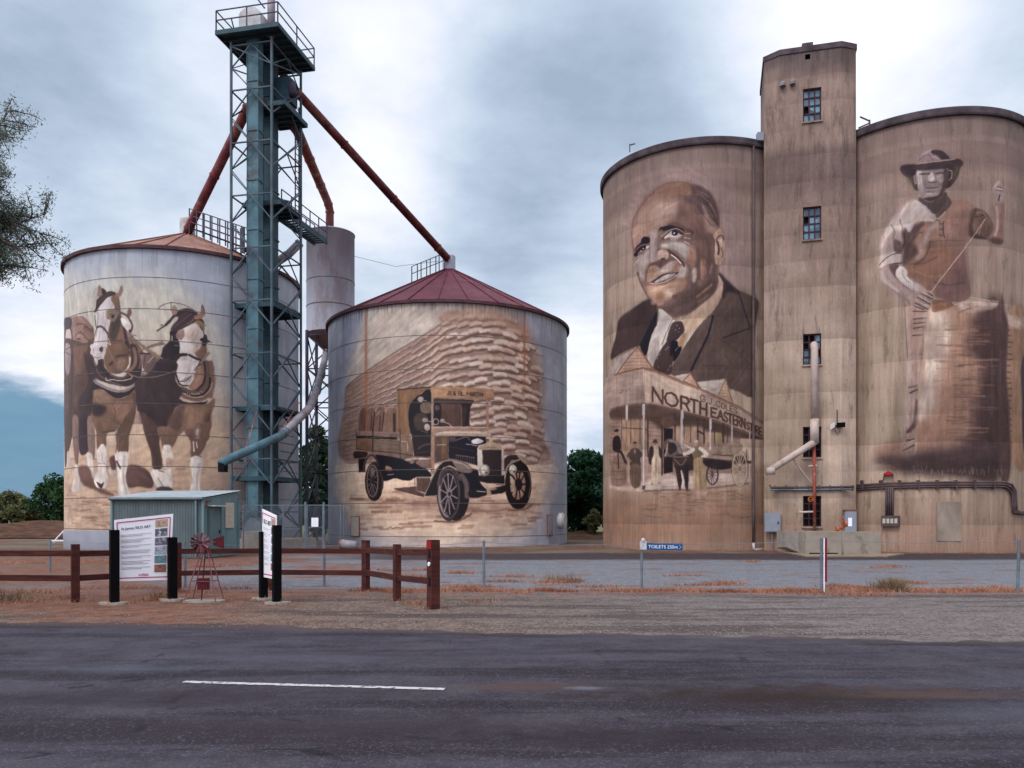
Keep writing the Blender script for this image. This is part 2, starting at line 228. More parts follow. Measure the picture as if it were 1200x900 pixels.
# ---------------------------------------------------------------- murals: painted on the walls, in wall centimetres
MURALS = """@portrait
p a38d88 0.75 49.2 0 1 -407,1634 -360,1735 -278,1811 -160,1862 -61,1868 46,1832 142,1752 192,1633 204,1488 218,1344 154,1341 117,1631 -37,1822 -227,1835 -351,1706
p 9d8680 0.6 72.8 0 1 154,1438 258,1541 279,1397 272,1275 154,1341
p 80645a 1 4.9 0 1 -346,1578 -344,1647 -334,1695 -306,1734 -263,1779 -207,1815 -147,1824 -91,1821 -37,1807 10,1795 57,1768 91,1728 108,1679 114,1631 111,1582 135,1564 145,1534 145,1462 135,1419 114,1393 111,1341 123,1292 46,1221 -37,1171 -97,1149 -147,1174 -186,1216 -224,1256 -263,1319 -293,1388 -317,1457 -325,1509
p 8f6e5a 1 12.4 0 1 -262,1755 -197,1804 -134,1825 -70,1819 -12,1797 -2,1747 -79,1736 -144,1760 -214,1753
p ac8f7c 1 17.1 0 1 -329,1657 -296,1719 -236,1758 -160,1758 -87,1737 -72,1681 -82,1633 -119,1631 -170,1613 -192,1593 -225,1585 -290,1580 -325,1553 -339,1613
p b49a8a 0.8 19.9 0 1 -214,1693 -134,1726 -92,1718 -87,1668 -144,1653 -197,1634
p a98a74 0.6 10.1 0 1 -322,1665 -271,1682 -242,1634 -248,1595 -296,1587 -325,1574
p 765c52 1 10.8 0 1 -74,1716 -12,1703 65,1630 84,1570 79,1424 7,1427 3,1486 -17,1566 -60,1601 -79,1643
p 86685a 0.8 12.3 0 1 -41,1687 7,1672 46,1611 36,1572 -12,1615
p 8a6c5c 1 8.8 0 1 46,1630 74,1590 84,1561 65,1551 50,1572
p 5f4b48 1 4.9 0 1 -17,1795 26,1788 65,1757 94,1712 111,1653 117,1585 103,1590 84,1619 69,1634 36,1655 -2,1698 -41,1721 -53,1745 -17,1753
p 6e5853 0.7 6.9 0 1 -41,1741 -2,1742 36,1704 17,1696 -17,1709
p a38a7e 0.8 4.9 0 1 36,1695 60,1669 79,1619 106,1582 79,1556 57,1566 50,1611 41,1655
s 9a8178 0.85 2 2.9 1 5,1753 31,1744 60,1713
s 9a8178 0.85 2 2.9 1 10,1763 36,1756 65,1732
s 9a8178 0.85 2 2.9 1 19,1703 48,1665 74,1620
s 9a8178 0.85 2 2.9 1 31,1705 65,1669 86,1634
s 9a8178 0.85 2 2.9 1 69,1703 84,1673 103,1634
s 9a8178 0.85 2 2.9 1 60,1718 79,1693 96,1658
s 9a8178 0.85 2 2.9 1 41,1670 55,1635 79,1600
s 9a8178 0.85 2 2.9 1 84,1614 98,1599 108,1582
s 54403e 0.8 2 3.4 1 26,1671 55,1625 84,1590
s 54403e 0.8 2 3.4 1 46,1684 74,1649 94,1609
s 54403e 0.8 2 3.4 1 74,1668 94,1639 108,1599
s 6b5348 0.7 2 4 1 -346,1621 -342,1671 -316,1714 -265,1761 -203,1800 -139,1824 -70,1820 -12,1799
p 6a5048 0.9 3.9 0 1 -134,1617 -109,1630 -79,1618 -41,1591 -7,1570 -12,1554 -50,1577 -89,1602
p 2a2030 1 2.5 0 1 -180,1600 -176,1612 -155,1614 -119,1615 -94,1604 -65,1591 -50,1577 -79,1587 -109,1593 -139,1593 -168,1586 -186,1582
p 241a2c 1 2.3 0 1 -330,1531 -305,1551 -284,1560 -280,1577 -263,1586 -243,1580 -230,1571 -226,1551 -249,1546 -273,1549 -298,1544 -320,1532
p aa9e94 1 5.2 0 1 -320,1473 -298,1494 -263,1495 -230,1513 -226,1467 -238,1443 -324,1463
p 2a1e2e 1 1.2 0 1 -331,1513 -309,1529 -287,1541 -253,1540 -254,1525 -270,1518 -287,1522 -302,1512 -307,1496 -329,1504
p dcd4cc 1 1.2 0 1 -253,1534 -228,1532 -232,1525 -251,1522
p e4dfe0 1 0.9 0 1 -266,1526 -266,1525 -267,1524 -269,1524 -271,1524 -272,1525 -273,1526 -274,1528 -273,1529 -272,1530 -271,1530 -269,1530 -267,1529 -266,1527
p b4a8b4 1 1.2 0 1 -279,1516 -279,1515 -281,1514 -283,1513 -285,1514 -287,1515 -288,1517 -289,1519 -288,1520 -287,1521 -285,1522 -283,1521 -281,1520 -279,1518
s 6a5a58 1 1.2 2.6 1 -303,1500 -277,1501 -249,1506 -232,1517
s d0c4bc 0.8 1.2 2.6 1 -320,1488 -307,1495 -277,1496
s 6a5048 0.9 1.8 3.8 1 -345,1632 -343,1596 -332,1538 -330,1502 -324,1465
p 8a7468 0.9 3.4 0 1 -189,1591 -167,1601 -156,1587 -177,1574 -189,1579
p cbc2ba 1 1.1 0 1 -160,1554 -144,1568 -121,1581 -95,1584 -72,1575 -61,1561 -70,1548 -86,1542 -109,1550 -126,1555 -141,1552
p b89a90 1 1.4 0 1 -126,1549 -92,1549 -71,1550 -86,1537 -112,1537
p 2c1e30 1 1.4 0 1 -82,1571 -84,1565 -88,1560 -95,1559 -102,1560 -109,1563 -113,1569 -115,1575 -113,1581 -109,1585 -102,1587 -95,1586 -88,1582 -84,1577
p f0ecec 1 0.8 0 1 -98,1571 -98,1570 -99,1569 -101,1568 -103,1568 -104,1569 -106,1571 -106,1573 -106,1574 -104,1575 -103,1576 -101,1576 -99,1575 -98,1573
p 3a2830 0.9 1.1 0 1 -89,1582 -70,1577 -57,1562 -67,1559 -81,1570
s 3a2830 1 0.8 3.7 1 -164,1550 -156,1559 -138,1573 -121,1583 -95,1588 -72,1578 -57,1561
s b8a294 1 1.4 4.5 1 -170,1566 -144,1579 -115,1592 -89,1592 -64,1577 -47,1562 -23,1561
s 33242e 1 1.1 3.7 1 -98,1600 -80,1594 -64,1581 -49,1566
s 8a7068 1 1.4 3.4 1 -156,1546 -132,1539 -109,1534 -86,1535 -64,1546
s 4a3838 1 0.9 2.3 1 -166,1558 -161,1548 -154,1554
s 4a3a3a 0.8 1.1 2.2 1 -56,1559 -36,1554 -17,1553
p a6968e 1 4 0 1 -222,1606 -193,1603 -189,1551 -192,1489 -186,1453 -204,1439 -222,1449 -229,1496 -229,1559
s 77604f 1 2 3.4 1 -230,1554 -230,1519 -232,1485 -239,1458
p 8a766c 1 2.9 0 1 -189,1545 -175,1537 -167,1524 -186,1522
p b49a8a 1 2.8 0 1 -184,1499 -161,1502 -138,1490 -129,1466 -138,1451 -167,1456 -180,1449 -189,1465
s 72584f 1 2.6 6.8 1 -187,1503 -161,1503 -138,1494 -117,1470 -119,1442 -141,1441
s 33242a 1 1.7 6.3 1 -180,1442 -167,1453 -151,1454
p b2a89e 1 6.8 0 1 -167,1530 -115,1536 -64,1527 -23,1495 -23,1463 -39,1431 -56,1437 -89,1475 -123,1497 -167,1508
p 9c7a64 1 7.6 0 1 -23,1497 2,1478 6,1406 -23,1396 -39,1431
s 7c6660 1 1.4 2.8 1 -70,1534 -45,1512 -23,1493
s 7c6660 1 1.4 4.2 1 -31,1524 -14,1509 1,1492
s 7c6660 1 1.4 3.4 1 -12,1525 1,1517
s 7c6660 1 1.4 2.2 1 -59,1539 -31,1527 -12,1514
s d4cec6 1 1.4 2.8 1 -53,1544 -25,1534
s cfc8c0 0.8 1.7 2.8 1 -50,1524 -28,1509
p 6a5048 1 3 0 1 -233,1439 -214,1444 -190,1447 -172,1449 -154,1448 -123,1446 -136,1438 -156,1434 -167,1414 -181,1409 -200,1425 -223,1428
p a6988e 1 6.1 0 1 -300,1471 -238,1514 -234,1461 -248,1429 -258,1393 -263,1359 -284,1385 -305,1412
s 6a5048 1 2.2 4.3 1 -233,1431 -248,1408 -255,1375 -253,1353
s 6e5850 1 4.3 9.6 1 -304,1411 -289,1364 -263,1316 -240,1272
p a88e7c 1 4.3 0 1 -233,1426 -190,1423 -172,1407 -115,1436 -77,1418 -81,1377 -132,1379 -172,1372 -214,1354 -243,1351 -243,1390
p b8a298 1 5.1 0 1 -167,1408 -106,1434 -97,1404 -132,1384 -167,1389
p 98705a 1 5.1 0 1 -97,1423 -74,1418 -81,1385 -102,1383
p 9c7a60 1 6 0 1 -238,1419 -204,1417 -214,1375 -238,1367
p b4a89c 1 7.6 0 1 -77,1401 -52,1407 -37,1397 -39,1360 -56,1342 -85,1352 -79,1372
s 453432 1 1.7 7.2 1 -130,1491 -106,1469 -85,1449 -64,1425 -53,1402
s d6cec2 1 2.1 5.5 1 -115,1466 -89,1441 -69,1418
p b4937a 1 6.8 0 1 -248,1330 -204,1329 -150,1328 -106,1339 -64,1341 -42,1326 -55,1289 -89,1272 -123,1250 -159,1229 -186,1221 -214,1246 -238,1285
p bea892 0.9 7.6 0 1 -154,1289 -106,1295 -106,1261 -145,1251
p a47858 0.8 6 0 1 -195,1286 -154,1280 -167,1248 -193,1252
p 6a4e44 1 3.8 0 1 -110,1265 -85,1266 -89,1251 -110,1248
p a27656 0.7 5.9 0 1 -56,1332 -39,1334 -43,1309 -56,1302
p 40302f 1 1.7 0 1 -229,1346 -204,1356 -177,1371 -141,1378 -110,1377 -77,1374 -87,1365 -115,1372 -145,1370 -177,1360 -204,1347
p b2a6a0 1 0.9 0 1 -202,1347 -177,1360 -141,1372 -110,1373 -93,1371 -110,1359 -141,1350 -177,1343 -200,1340
s 9a8c8a 0.7 0.9 1.3 1 -183,1361 -182,1347
s 9a8c8a 0.7 0.9 1.3 1 -168,1362 -167,1350
s 9a8c8a 0.7 0.9 1.3 1 -154,1363 -152,1353
s 9a8c8a 0.7 0.9 1.3 1 -139,1365 -137,1356
s 9a8c8a 0.7 0.8 1.3 1 -125,1367 -123,1359
s 9a8c8a 0.7 0.8 1.3 1 -110,1369 -109,1362
s c8bcb2 1 1.3 3 1 -231,1343 -195,1334 -159,1335 -123,1345 -89,1362 -79,1371
s 7a6258 1 2.1 3.4 1 -195,1329 -154,1329 -115,1341 -83,1359
p 625049 1 5.9 0 1 -39,1351 -23,1299 -56,1268 -89,1238 -132,1215 -186,1215 -167,1192 -115,1171 -31,1163 26,1200 84,1248 109,1294 107,1361 98,1398 76,1361 26,1296 2,1323
s 76645a 1 5.9 12.6 1 -31,1405 -22,1375 -23,1337 -39,1296
p ab9a8e 1 3.8 0 1 -11,1389 7,1385 11,1351 -2,1317 -14,1324
p 9e7c68 1 5.5 0 1 22,1426 44,1425 49,1370 35,1329 22,1334 18,1385
s 64504a 0.9 7.6 16.8 1 14,1477 17,1406 15,1334
s 6a524c 0.9 9.2 16.8 1 63,1504 68,1403 60,1341
s 907468 1 4.2 9.2 1 80,1403 72,1361
s 8a6a5c 1 5 11.7 1 8,1249 43,1274 78,1303
s 80604f 1 4.2 9.2 1 16,1219 63,1253
s 58423e 1 3.4 5.9 1 -56,1247 2,1255 43,1287 78,1328
s 5c4640 0.7 3.4 4.2 1 -115,1207 -56,1218 -6,1243
p b2967f 1 2 0 1 84,1546 102,1575 123,1581 138,1560 146,1531 143,1482 134,1448 133,1421 98,1421 94,1472 101,1511
p b2967f 1 1.7 0 1 95,1474 95,1424 100,1403 113,1398 134,1410 143,1445 143,1487 127,1528 100,1528
s 6a504c 1 2 6.4 1 102,1521 120,1546 135,1540 137,1521
s 54403f 1 2.9 9.8 1 106,1514 114,1482 111,1453
s 78605a 1 2 5.9 1 125,1482 133,1458 129,1438
p c4ad98 0.8 2.9 0 1 120,1531 133,1526 133,1492 123,1502
s 8a6c5a 0.7 2.4 4.9 1 86,1546 103,1573 125,1579 140,1556
p b08e78 1 4.9 0 1 74,1590 98,1575 86,1551 77,1561
p 4a3839 1 5.1 0 1 -242,1268 -356,1232 -448,1201 -476,1124 -533,1007 -307,1033 -263,991 -250,982 -190,1203 -218,1236
p 5d4d45 1 3.5 0 1 112,1362 168,1313 212,1280 292,1254 331,1226 313,1119 304,1005 300,766 183,789 9,804 -116,871 -206,904 -145,877 -102,930 -60,990 9,1098 91,1179 133,1277
p 3a2c36 1 6.3 0 1 119,1361 175,1306 212,1276 220,1259 161,1267 133,1235 136,1305
p 52433d 0.8 21.1 0 1 228,1266 292,1250 326,1219 309,1118 275,1116
s 32263a 1 2.1 7 1 212,1273 235,1211 275,1101
s 32263a 1 2.1 7 1 275,1094 205,1069 136,1042
s 2a2038 1 2.8 10.5 1 85,1148 63,1061 22,972 -20,886
s 463836 0.8 2.1 3.5 0 133,1033 205,979 271,919 197,818
s 463836 0.8 2.1 3.5 0 147,956 179,915
s 463836 0.8 2.1 3.5 0 36,908 147,906
p bdb3ab 1 2.1 0 1 -186,1206 -109,1150 -98,1133 -67,1134 -60,1138 9,1189 77,1242 112,1298 112,1347 133,1312 129,1263 105,1207 9,1091 -46,1017 -67,987 -102,937 -206,912 -246,981 -222,1078
p b49a82 1 3.5 0 1 -60,1138 22,1196 91,1256 115,1305 114,1343 133,1312 127,1256 98,1200 9,1098 -46,1031 -60,990 -77,1006 -46,1074
s 8f7868 0.6 2.1 4.2 1 112,1312 77,1249 2,1190 -60,1141
p 221c2c 1 2.2 0 1 -185,1208 -206,1176 -263,1085 -289,1031 -254,982 -222,1078 -190,1138
s 8a7870 1 2.1 4.3 1 -186,1202 -189,1160 -192,1124
s 8a7c76 1 2.1 5 1 -109,1146 -138,1089 -164,1027
p a0968e 0.7 5.7 0 1 -222,1050 -183,1059 -183,988 -206,933 -238,980
p 4c3a3c 1 2.1 0 1 -109,1128 -67,1131 -52,1088 -67,1061 -102,1036 -138,1038 -131,1081
p 4a393a 1 2.1 0 1 -138,1038 -102,1036 -70,1005 -74,977 -109,931 -127,870 -210,911 -183,980
p 1f1929 1 2.1 0 1 -116,1037 -88,1035 -65,994 -102,934 -109,972 -123,959
p b49060 1 2.1 0 1 -52,1074 -84,1027 -72,1005 -45,1058
p b4a49c 1 1.4 0 1 -85,1112 -86,1110 -89,1110 -91,1113 -89,1115 -86,1115
p b4a49c 1 1.4 0 1 -74,1097 -76,1095 -79,1095 -80,1097 -79,1100 -76,1100
p b4a49c 1 1.4 0 1 -92,1091 -93,1089 -96,1089 -98,1092 -96,1094 -93,1094
p b4a49c 1 1.4 0 1 -78,1080 -79,1077 -82,1078 -84,1080 -82,1082 -79,1082
p b4a49c 1 1.4 0 1 -128,1010 -129,1008 -132,1008 -134,1011 -132,1013 -129,1013
p b4a49c 1 1.4 0 1 -142,997 -144,995 -147,995 -148,998 -147,1000 -144,1000
p b4a49c 1 1.4 0 1 -135,1004 -136,1001 -139,1002 -141,1004 -139,1007 -136,1006
p b4a49c 1 1.4 0 1 -180,973 -181,971 -184,971 -186,974 -184,976 -181,976
p b4a49c 1 1.4 0 1 -172,979 -174,977 -177,977 -178,980 -177,982 -174,982
p b4a49c 1 1.4 0 1 -187,960 -189,957 -192,958 -193,960 -192,963 -189,962
p b4a49c 1 1.4 0 1 -89,996 -90,994 -93,994 -94,996 -93,999 -90,999
p b4a49c 1 1.4 0 1 -81,1000 -83,998 -86,998 -87,1001 -86,1003 -83,1003
p b4a49c 1 1.4 0 1 -92,989 -93,987 -96,987 -98,990 -96,992 -93,992
p b4a49c 1 1.4 0 1 -121,910 -122,908 -125,908 -126,911 -125,913 -122,913
p b4a49c 1 1.4 0 1 -128,897 -129,894 -132,895 -134,897 -132,900 -129,899
p b4a49c 1 1.4 0 1 -180,915 -181,912 -184,913 -186,915 -184,917 -181,917
p b4a49c 1 1.4 0 1 -117,917 -118,915 -121,915 -123,918 -121,920 -118,920
p a48a78 1 2.2 0 1 -533,743 -422,748 -259,737 -88,696 77,646 220,594 359,553 359,359 147,335 -167,360 -524,339
p b0998a 1 1.5 0 0 -653,922 -476,917 -271,916 -259,740 -387,740 -543,739 -653,755
p baa392 1 1.4 0 0 -271,916 -206,899 -60,828 22,793 112,747 220,699 359,631 359,553 220,594 77,645 -88,696 -259,740
p ada098 1 2.3 0 0 -533,961 -461,993 -303,1036 -476,917 -524,912
p b3947e 1 1.5 0 0 -303,1036 -214,918 -271,921 -468,916
s 84624e 0.8 1.5 2.2 1 -330,1012 -278,1006
s 84624e 0.8 1.5 2.2 1 -348,997 -264,986
s 84624e 0.8 1.5 2.2 1 -366,982 -250,967
s 84624e 0.8 1.5 2.2 1 -385,968 -237,948
s 84624e 0.8 1.5 2.2 1 -405,953 -224,929
s 84624e 0.8 1.5 2.2 1 -427,939 -211,911
s 8c664c 1 2.2 8.1 0 -468,916 -303,1033 -216,916
s 8c664c 1 2.2 8.8 0 -491,917 -271,920 -206,901
s 8c664c 1 2.1 9.2 0 -271,920 -206,901 -60,832 22,797 112,750 220,703 357,633
s 5e4638 0.7 1.4 2.8 0 -263,910 -206,892 -60,823 22,788 112,742 220,694 354,625
p ada094 1 1.4 0 0 -102,863 -22,874 -60,832
p b3947e 1 1.4 0 0 -22,872 17,800 -53,837
s 8c664c 1 1.4 5.6 0 -56,839 -22,871 17,800
p aea296 1 1.4 0 0 7,827 147,841 112,759 29,795
p ae967c 1 1.4 0 0 147,838 184,725 112,759
s 8c6c50 1 1.4 6.3 0 112,761 147,838 184,725
s 84624e 0.8 1.4 2.1 1 138,817 153,814
s 84624e 0.8 1.4 2.1 1 131,801 158,799
s 84624e 0.8 1.4 2.1 1 125,786 163,783
s 84624e 0.8 1.4 2.1 1 118,770 167,768
s 84624e 0.8 1.4 2.1 1 112,755 172,753
s 8a6a54 0.6 1.4 2.9 0 -263,911 -259,740
s 94796a 0.35 1.5 1.5 0 -587,913 -582,754
s 94796a 0.35 1.5 1.5 0 -539,908 -535,750
s 94796a 0.35 1.5 1.5 0 -500,906 -497,747
s 94796a 0.35 1.5 1.5 0 -467,904 -464,745
s 94796a 0.35 1.5 1.5 0 -437,903 -435,744
s 94796a 0.35 1.5 1.5 0 -410,903 -408,743
s 94796a 0.35 1.5 1.5 0 -385,903 -383,742
s 94796a 0.35 1.5 1.5 0 -362,903 -360,742
s 94796a 0.35 1.5 1.5 0 -340,903 -338,741
s 94796a 0.35 1.5 1.5 0 -318,904 -316,741
s 94796a 0.35 1.5 1.5 0 -298,905 -296,741
s 94796a 0.35 1.4 1.4 0 -278,906 -277,741
s 6b5040 0.8 2.2 4.3 0 -539,739 -387,740 -259,739 -88,695 77,644 220,593 357,552
s 5c4236 1 1.4 10.7 0 -215,746 -215,817 -161,728 -161,797
s 5c4236 1 1.4 10.6 0 -116,780 -140,779 -150,759 -140,732 -116,714 -93,716 -84,736 -93,762 -116,780
s 5c4236 1 1.4 10.5 0 -68,699 -68,762 -41,752 -29,733 -41,721 -68,731
s 5c4236 1 1.4 10.5 0 -48,724 -29,687
s 5c4236 1 1.4 10.5 0 -22,746 12,734
s 5c4236 1 1.4 10.5 0 -5,740 -5,679
s 5c4236 1 1.4 10.5 0 24,730 24,671
s 5c4236 1 1.4 10.5 0 54,720 54,662
s 5c4236 1 1.4 10.5 0 24,700 54,691
s 5c4236 1 1.4 8.4 0 103,692 77,701 77,658 103,648
s 5c4236 1 1.4 8.4 0 77,679 98,672
s 5c4236 1 1.4 8.4 0 109,646 122,685 135,636
s 5c4236 1 1.4 8.4 0 114,659 130,654
s 5c4236 1 1.4 8.4 0 158,667 153,675 145,678 140,668 145,657 153,652 158,640 153,630 145,633 140,642
s 5c4236 1 1.4 8.4 0 160,673 180,667
s 5c4236 1 1.4 8.4 0 170,670 170,625
s 5c4236 1 1.4 8.4 0 203,660 187,665 187,619 203,614
s 5c4236 1 1.4 8.4 0 187,642 200,638
s 5c4236 1 1.4 8.4 0 208,612 208,659 220,655 225,642 220,632 208,635
s 5c4236 1 1.4 8.4 0 216,633 225,607
s 5c4236 1 1.4 8.4 0 231,605 231,652 249,600 249,647
s 5c4236 1 1.4 7 0 274,623 269,629 263,631 259,625 263,616 269,612 274,603 269,596 263,598 259,605
s 5c4236 1 1.4 7 0 278,626 292,622
s 5c4236 1 1.4 7 0 285,624 285,590
s 5c4236 1 1.4 7 0 303,619 299,615 297,603 299,590 303,583 307,587 309,599 307,612 303,619
s 5c4236 1 1.4 7.1 0 314,579 314,616 324,613 328,602 324,594 314,597
s 5c4236 1 1.4 7.1 0 321,595 328,574
s 5c4236 1 1.4 7.1 0 349,606 334,610 334,572 349,567
s 5c4236 1 1.4 7.1 0 334,591 346,587
s 6a5040 1 1.4 4.2 0 48,750 41,759 32,763 25,757 25,745 32,733 41,730 48,733 48,740 39,744
s 6a5040 1 1.4 4.2 0 56,726 57,724
s 6a5040 1 1.4 4.2 0 78,744 78,722 74,718 69,719 66,726
s 6a5040 1 1.4 4.2 0 89,713 90,711
s 6a5040 1 1.4 4.2 0 120,723 114,731 106,733 100,727 100,716 106,705 114,703 120,706
s 6a5040 1 1.4 4.2 0 135,723 128,721 126,712 128,702 135,695 142,697 145,705 142,716 135,723
s 6a5040 1 1.4 4.2 0 151,717 151,690 165,685
s 6a5040 1 1.4 4.2 0 186,705 170,711 170,683 186,678
s 6a5040 1 1.4 4.2 0 170,697 182,693
s 6a5040 1 1.4 4.2 0 206,694 201,700 195,702 190,697 195,689 201,686 206,678 201,673 195,675 190,681
s 7a6252 0.8 1.5 3.7 0 -437,828 -416,829 -420,813 -437,816
s 7a6252 0.8 1.5 3.7 0 -408,828 -399,812
s 7a6252 0.8 1.5 3.7 0 -392,827 -382,813 -371,827
s 7a6252 0.8 1.5 3.7 0 -364,830 -356,812
p 5a463d 1 7.2 0 1 -533,736 -259,737 -88,693 77,642 220,591 354,551 228,549 77,579 9,608 -102,614 -167,602 -246,651 -422,674 -533,692
p b8a088 1 2.1 0 0 224,550 360,548 360,359 292,345 267,483 224,489
s 77594a 0.8 0.8 2.3 0 -533,686 -429,676
s 77594a 0.8 0.8 2.3 0 -533,666 -429,656
s 77594a 0.8 0.8 2.3 0 -533,646 -429,637
s 77594a 0.8 0.8 2.3 0 -533,627 -429,618
s 77594a 0.8 0.8 2.3 0 -533,607 -429,598
s 77594a 0.8 0.8 2.3 0 -533,587 -429,579
s 77594a 0.8 0.8 2.3 0 -533,567 -429,560
s 77594a 0.8 0.8 2.3 0 -533,547 -429,540
s 77594a 0.8 0.8 2.3 0 -533,527 -429,521
s 77594a 0.8 0.8 2.3 0 -533,508 -429,501
s 77594a 0.8 0.8 2.3 0 -533,488 -429,482
s 77594a 0.8 0.8 2.3 0 -533,468 -429,463
s 77594a 0.8 0.8 2.3 0 -533,448 -429,443
s 77594a 0.8 0.8 2.3 0 -533,428 -429,424
s 77594a 0.8 0.8 2.3 0 -533,408 -429,404
s 77594a 0.8 0.8 2.3 0 -533,389 -429,385
s 77594a 0.8 0.8 2.3 0 -533,369 -429,366
s 77594a 0.8 0.7 2.1 0 -239,657 -166,648
s 77594a 0.8 0.7 2.1 0 -239,636 -166,628
s 77594a 0.8 0.7 2.1 0 -239,616 -166,608
s 77594a 0.8 0.7 2.1 0 -239,596 -166,588
s 77594a 0.8 0.7 2.1 0 -239,576 -166,568
s 77594a 0.8 0.7 2.1 0 -239,556 -166,548
s 77594a 0.8 0.7 2.1 0 -239,536 -166,528
s 77594a 0.8 0.7 2.1 0 -239,516 -166,508
s 77594a 0.8 0.7 2.1 0 -239,495 -166,488
s 77594a 0.8 0.7 2.1 0 -239,475 -166,468
s 77594a 0.8 0.7 2.1 0 -239,455 -166,449
s 77594a 0.8 0.7 2.1 0 -239,435 -166,429
s 77594a 0.8 0.7 2.1 0 -239,415 -166,409
s 77594a 0.8 0.7 2.1 0 -239,395 -166,389
p ac8e72 1 2.2 0 0 -416,669 -246,650 -246,470 -416,480
p b0937a 1 2.1 0 0 -96,611 9,605 9,524 -96,485
p a88c72 1 2.1 0 0 46,580 91,576 91,509 46,510
p 9c8a62 1 2.1 0 0 98,579 126,576 126,523 98,523
s 4c3830 1 1.5 3.7 0 -351,674 -351,542
s 4c3830 1 1.5 3.6 0 -289,668 -289,537
s 4c3830 1 1.5 2.2 0 -382,666 -382,551
s 4c3830 1 1.4 8.6 0 -242,657 -242,470
s 4c3830 1 1.4 8.5 0 -164,658 -164,374
s 4c3830 1 1.4 5.6 0 -98,676 -98,485
s 4c3830 1 1.4 3.5 0 -22,658 -22,532
s 4c3830 1 1.4 2.8 0 -53,659 -53,547
s 4c3830 1 1.4 7 0 12,650 12,538
s 4c3830 1 1.4 7 0 43,643 43,524
s 4c3830 1 1.4 4.9 0 94,628 94,523
s 4c3830 1 1.4 8.4 0 136,621 136,530
s 4c3830 1 1.4 4.2 0 157,614 157,530
s 4c3830 1 1.5 4.5 0 -422,677 -422,517
s 4c3830 1 1.5 3.7 0 -422,630 -246,607
s 3f2f2b 1 2.1 8.4 0 12,587 43,569
p 241b20 1 2.1 0 0 -156,608 -109,602 -109,387 -156,379
p 6a5044 1 2.8 0 1 -164,658 -102,651 -102,618 -164,623
p b3a296 1 5 0 1 -533,335 -356,322 -167,367 9,370 183,374 296,350 267,329 63,321 -32,301 -271,293 -524,310
p 9c765a 0.6 32.8 0 1 -615,276 -289,283 -60,287 283,326 359,352 364,61 -615,51
s 6a4e40 0.2 4.2 6.2 1 -146,234 -117,232 -88,245
s 6a4e40 0.3 4.2 8.4 1 167,269 191,269 215,260
s 6a4e40 0.35 4.2 7.6 1 63,278 101,278 139,272
s 6a4e40 0.3 4.3 4.6 1 -248,199 -205,207 -165,190
s 6a4e40 0.3 4.2 7.9 1 104,177 146,179 188,169
s 6a4e40 0.3 4.2 3.6 1 221,177 241,182 261,165
s 6a4e40 0.33 4.2 4.9 1 56,264 89,267 123,262
s 6a4e40 0.24 4.2 7.6 1 204,212 258,203 318,208
s 6a4e40 0.38 4.2 6 1 179,160 232,157 288,168
s 6a4e40 0.38 4.2 7.6 1 29,266 45,258 61,276
s 6a4e40 0.34 4.2 7.1 1 -54,279 -30,273 -5,290
s 6a4e40 0.42 4.3 7.9 1 -260,207 -228,198 -198,206
s 6a4e40 0.33 4.2 3 1 -107,285 -70,289 -34,286
s 6a4e40 0.28 4.3 4.6 1 -192,288 -142,279 -93,276
s 6a4e40 0.41 4.2 6.1 1 -29,237 9,236 47,233
s 6a4e40 0.31 4.2 4.1 1 -5,249 36,252 77,237
s 6a4e40 0.34 4.2 6 1 16,286 46,294 75,283
s 6a4e40 0.36 4.3 6.8 1 -250,222 -213,224 -178,216
s 6a4e40 0.33 4.3 8.4 1 -274,288 -227,292 -182,288
s 6a4e40 0.28 4.2 4.9 1 -102,258 -76,256 -50,263
s 6a4e40 0.38 4.2 6.9 1 132,286 169,289 206,293
s 6a4e40 0.27 4.2 6.8 1 -146,277 -114,284 -83,281
s 6a4e40 0.39 4.2 3.7 1 165,248 214,251 266,244
s 6a4e40 0.38 4.2 5.8 1 -33,273 -15,278 3,265
s 6a4e40 0.23 4.3 6.5 1 -177,269 -129,263 -83,272
s 6a4e40 0.29 4.2 4.8 1 -117,193 -92,194 -68,195
s 6a4e40 0.3 4.2 8.1 1 213,278 228,272 244,266
s 6a4e40 0.31 4.2 7 1 230,168 255,162 281,164
s 6a4e40 0.38 4.2 3.2 1 -119,261 -95,259 -73,266
s 6a4e40 0.33 4.3 8.2 1 -260,172 -212,165 -167,162
s 6a4e40 0.29 4.3 4.6 1 -280,202 -255,199 -231,201
s 6a4e40 0.37 4.2 4.2 1 223,223 253,217 285,224
s 6a4e40 0.4 4.2 7.4 1 -85,276 -51,281 -17,268
s 6a4e40 0.26 4.2 6.3 1 150,187 165,181 179,198
s 6a4e40 0.21 4.2 5.5 1 -130,236 -99,231 -68,249
s 6a4e40 0.31 4.3 8.4 1 -210,283 -191,277 -173,293
s 6a4e40 0.24 4.2 6.5 1 -104,264 -76,262 -49,267
s 6a4e40 0.24 4.2 6.8 1 -97,282 -62,283 -27,292
s 6a4e40 0.29 4.2 4.9 1 -74,224 -30,219 13,221
s 6a4e40 0.25 4.2 5.2 1 -74,240 -34,237 6,241
s 6a4e40 0.41 4.2 5.2 1 10,209 26,211 43,200
s 6a4e40 0.38 4.2 4.3 1 -73,173 -29,174 14,183
s 6a4e40 0.22 4.2 6.5 1 75,175 119,171 164,174
s 6a4e40 0.22 4.2 7.1 1 37,286 56,294 75,296
s 6a4e40 0.35 4.2 7.5 1 190,276 206,283 222,268
s 6a4e40 0.31 4.2 7.3 1 166,163 204,171 244,156
s 6a4e40 0.32 4.2 8 1 102,281 145,289 189,286
s 6a4e40 0.29 4.2 4.2 1 162,270 183,268 206,264
s 6a4e40 0.41 4.2 5.2 1 -77,254 -50,261 -23,253
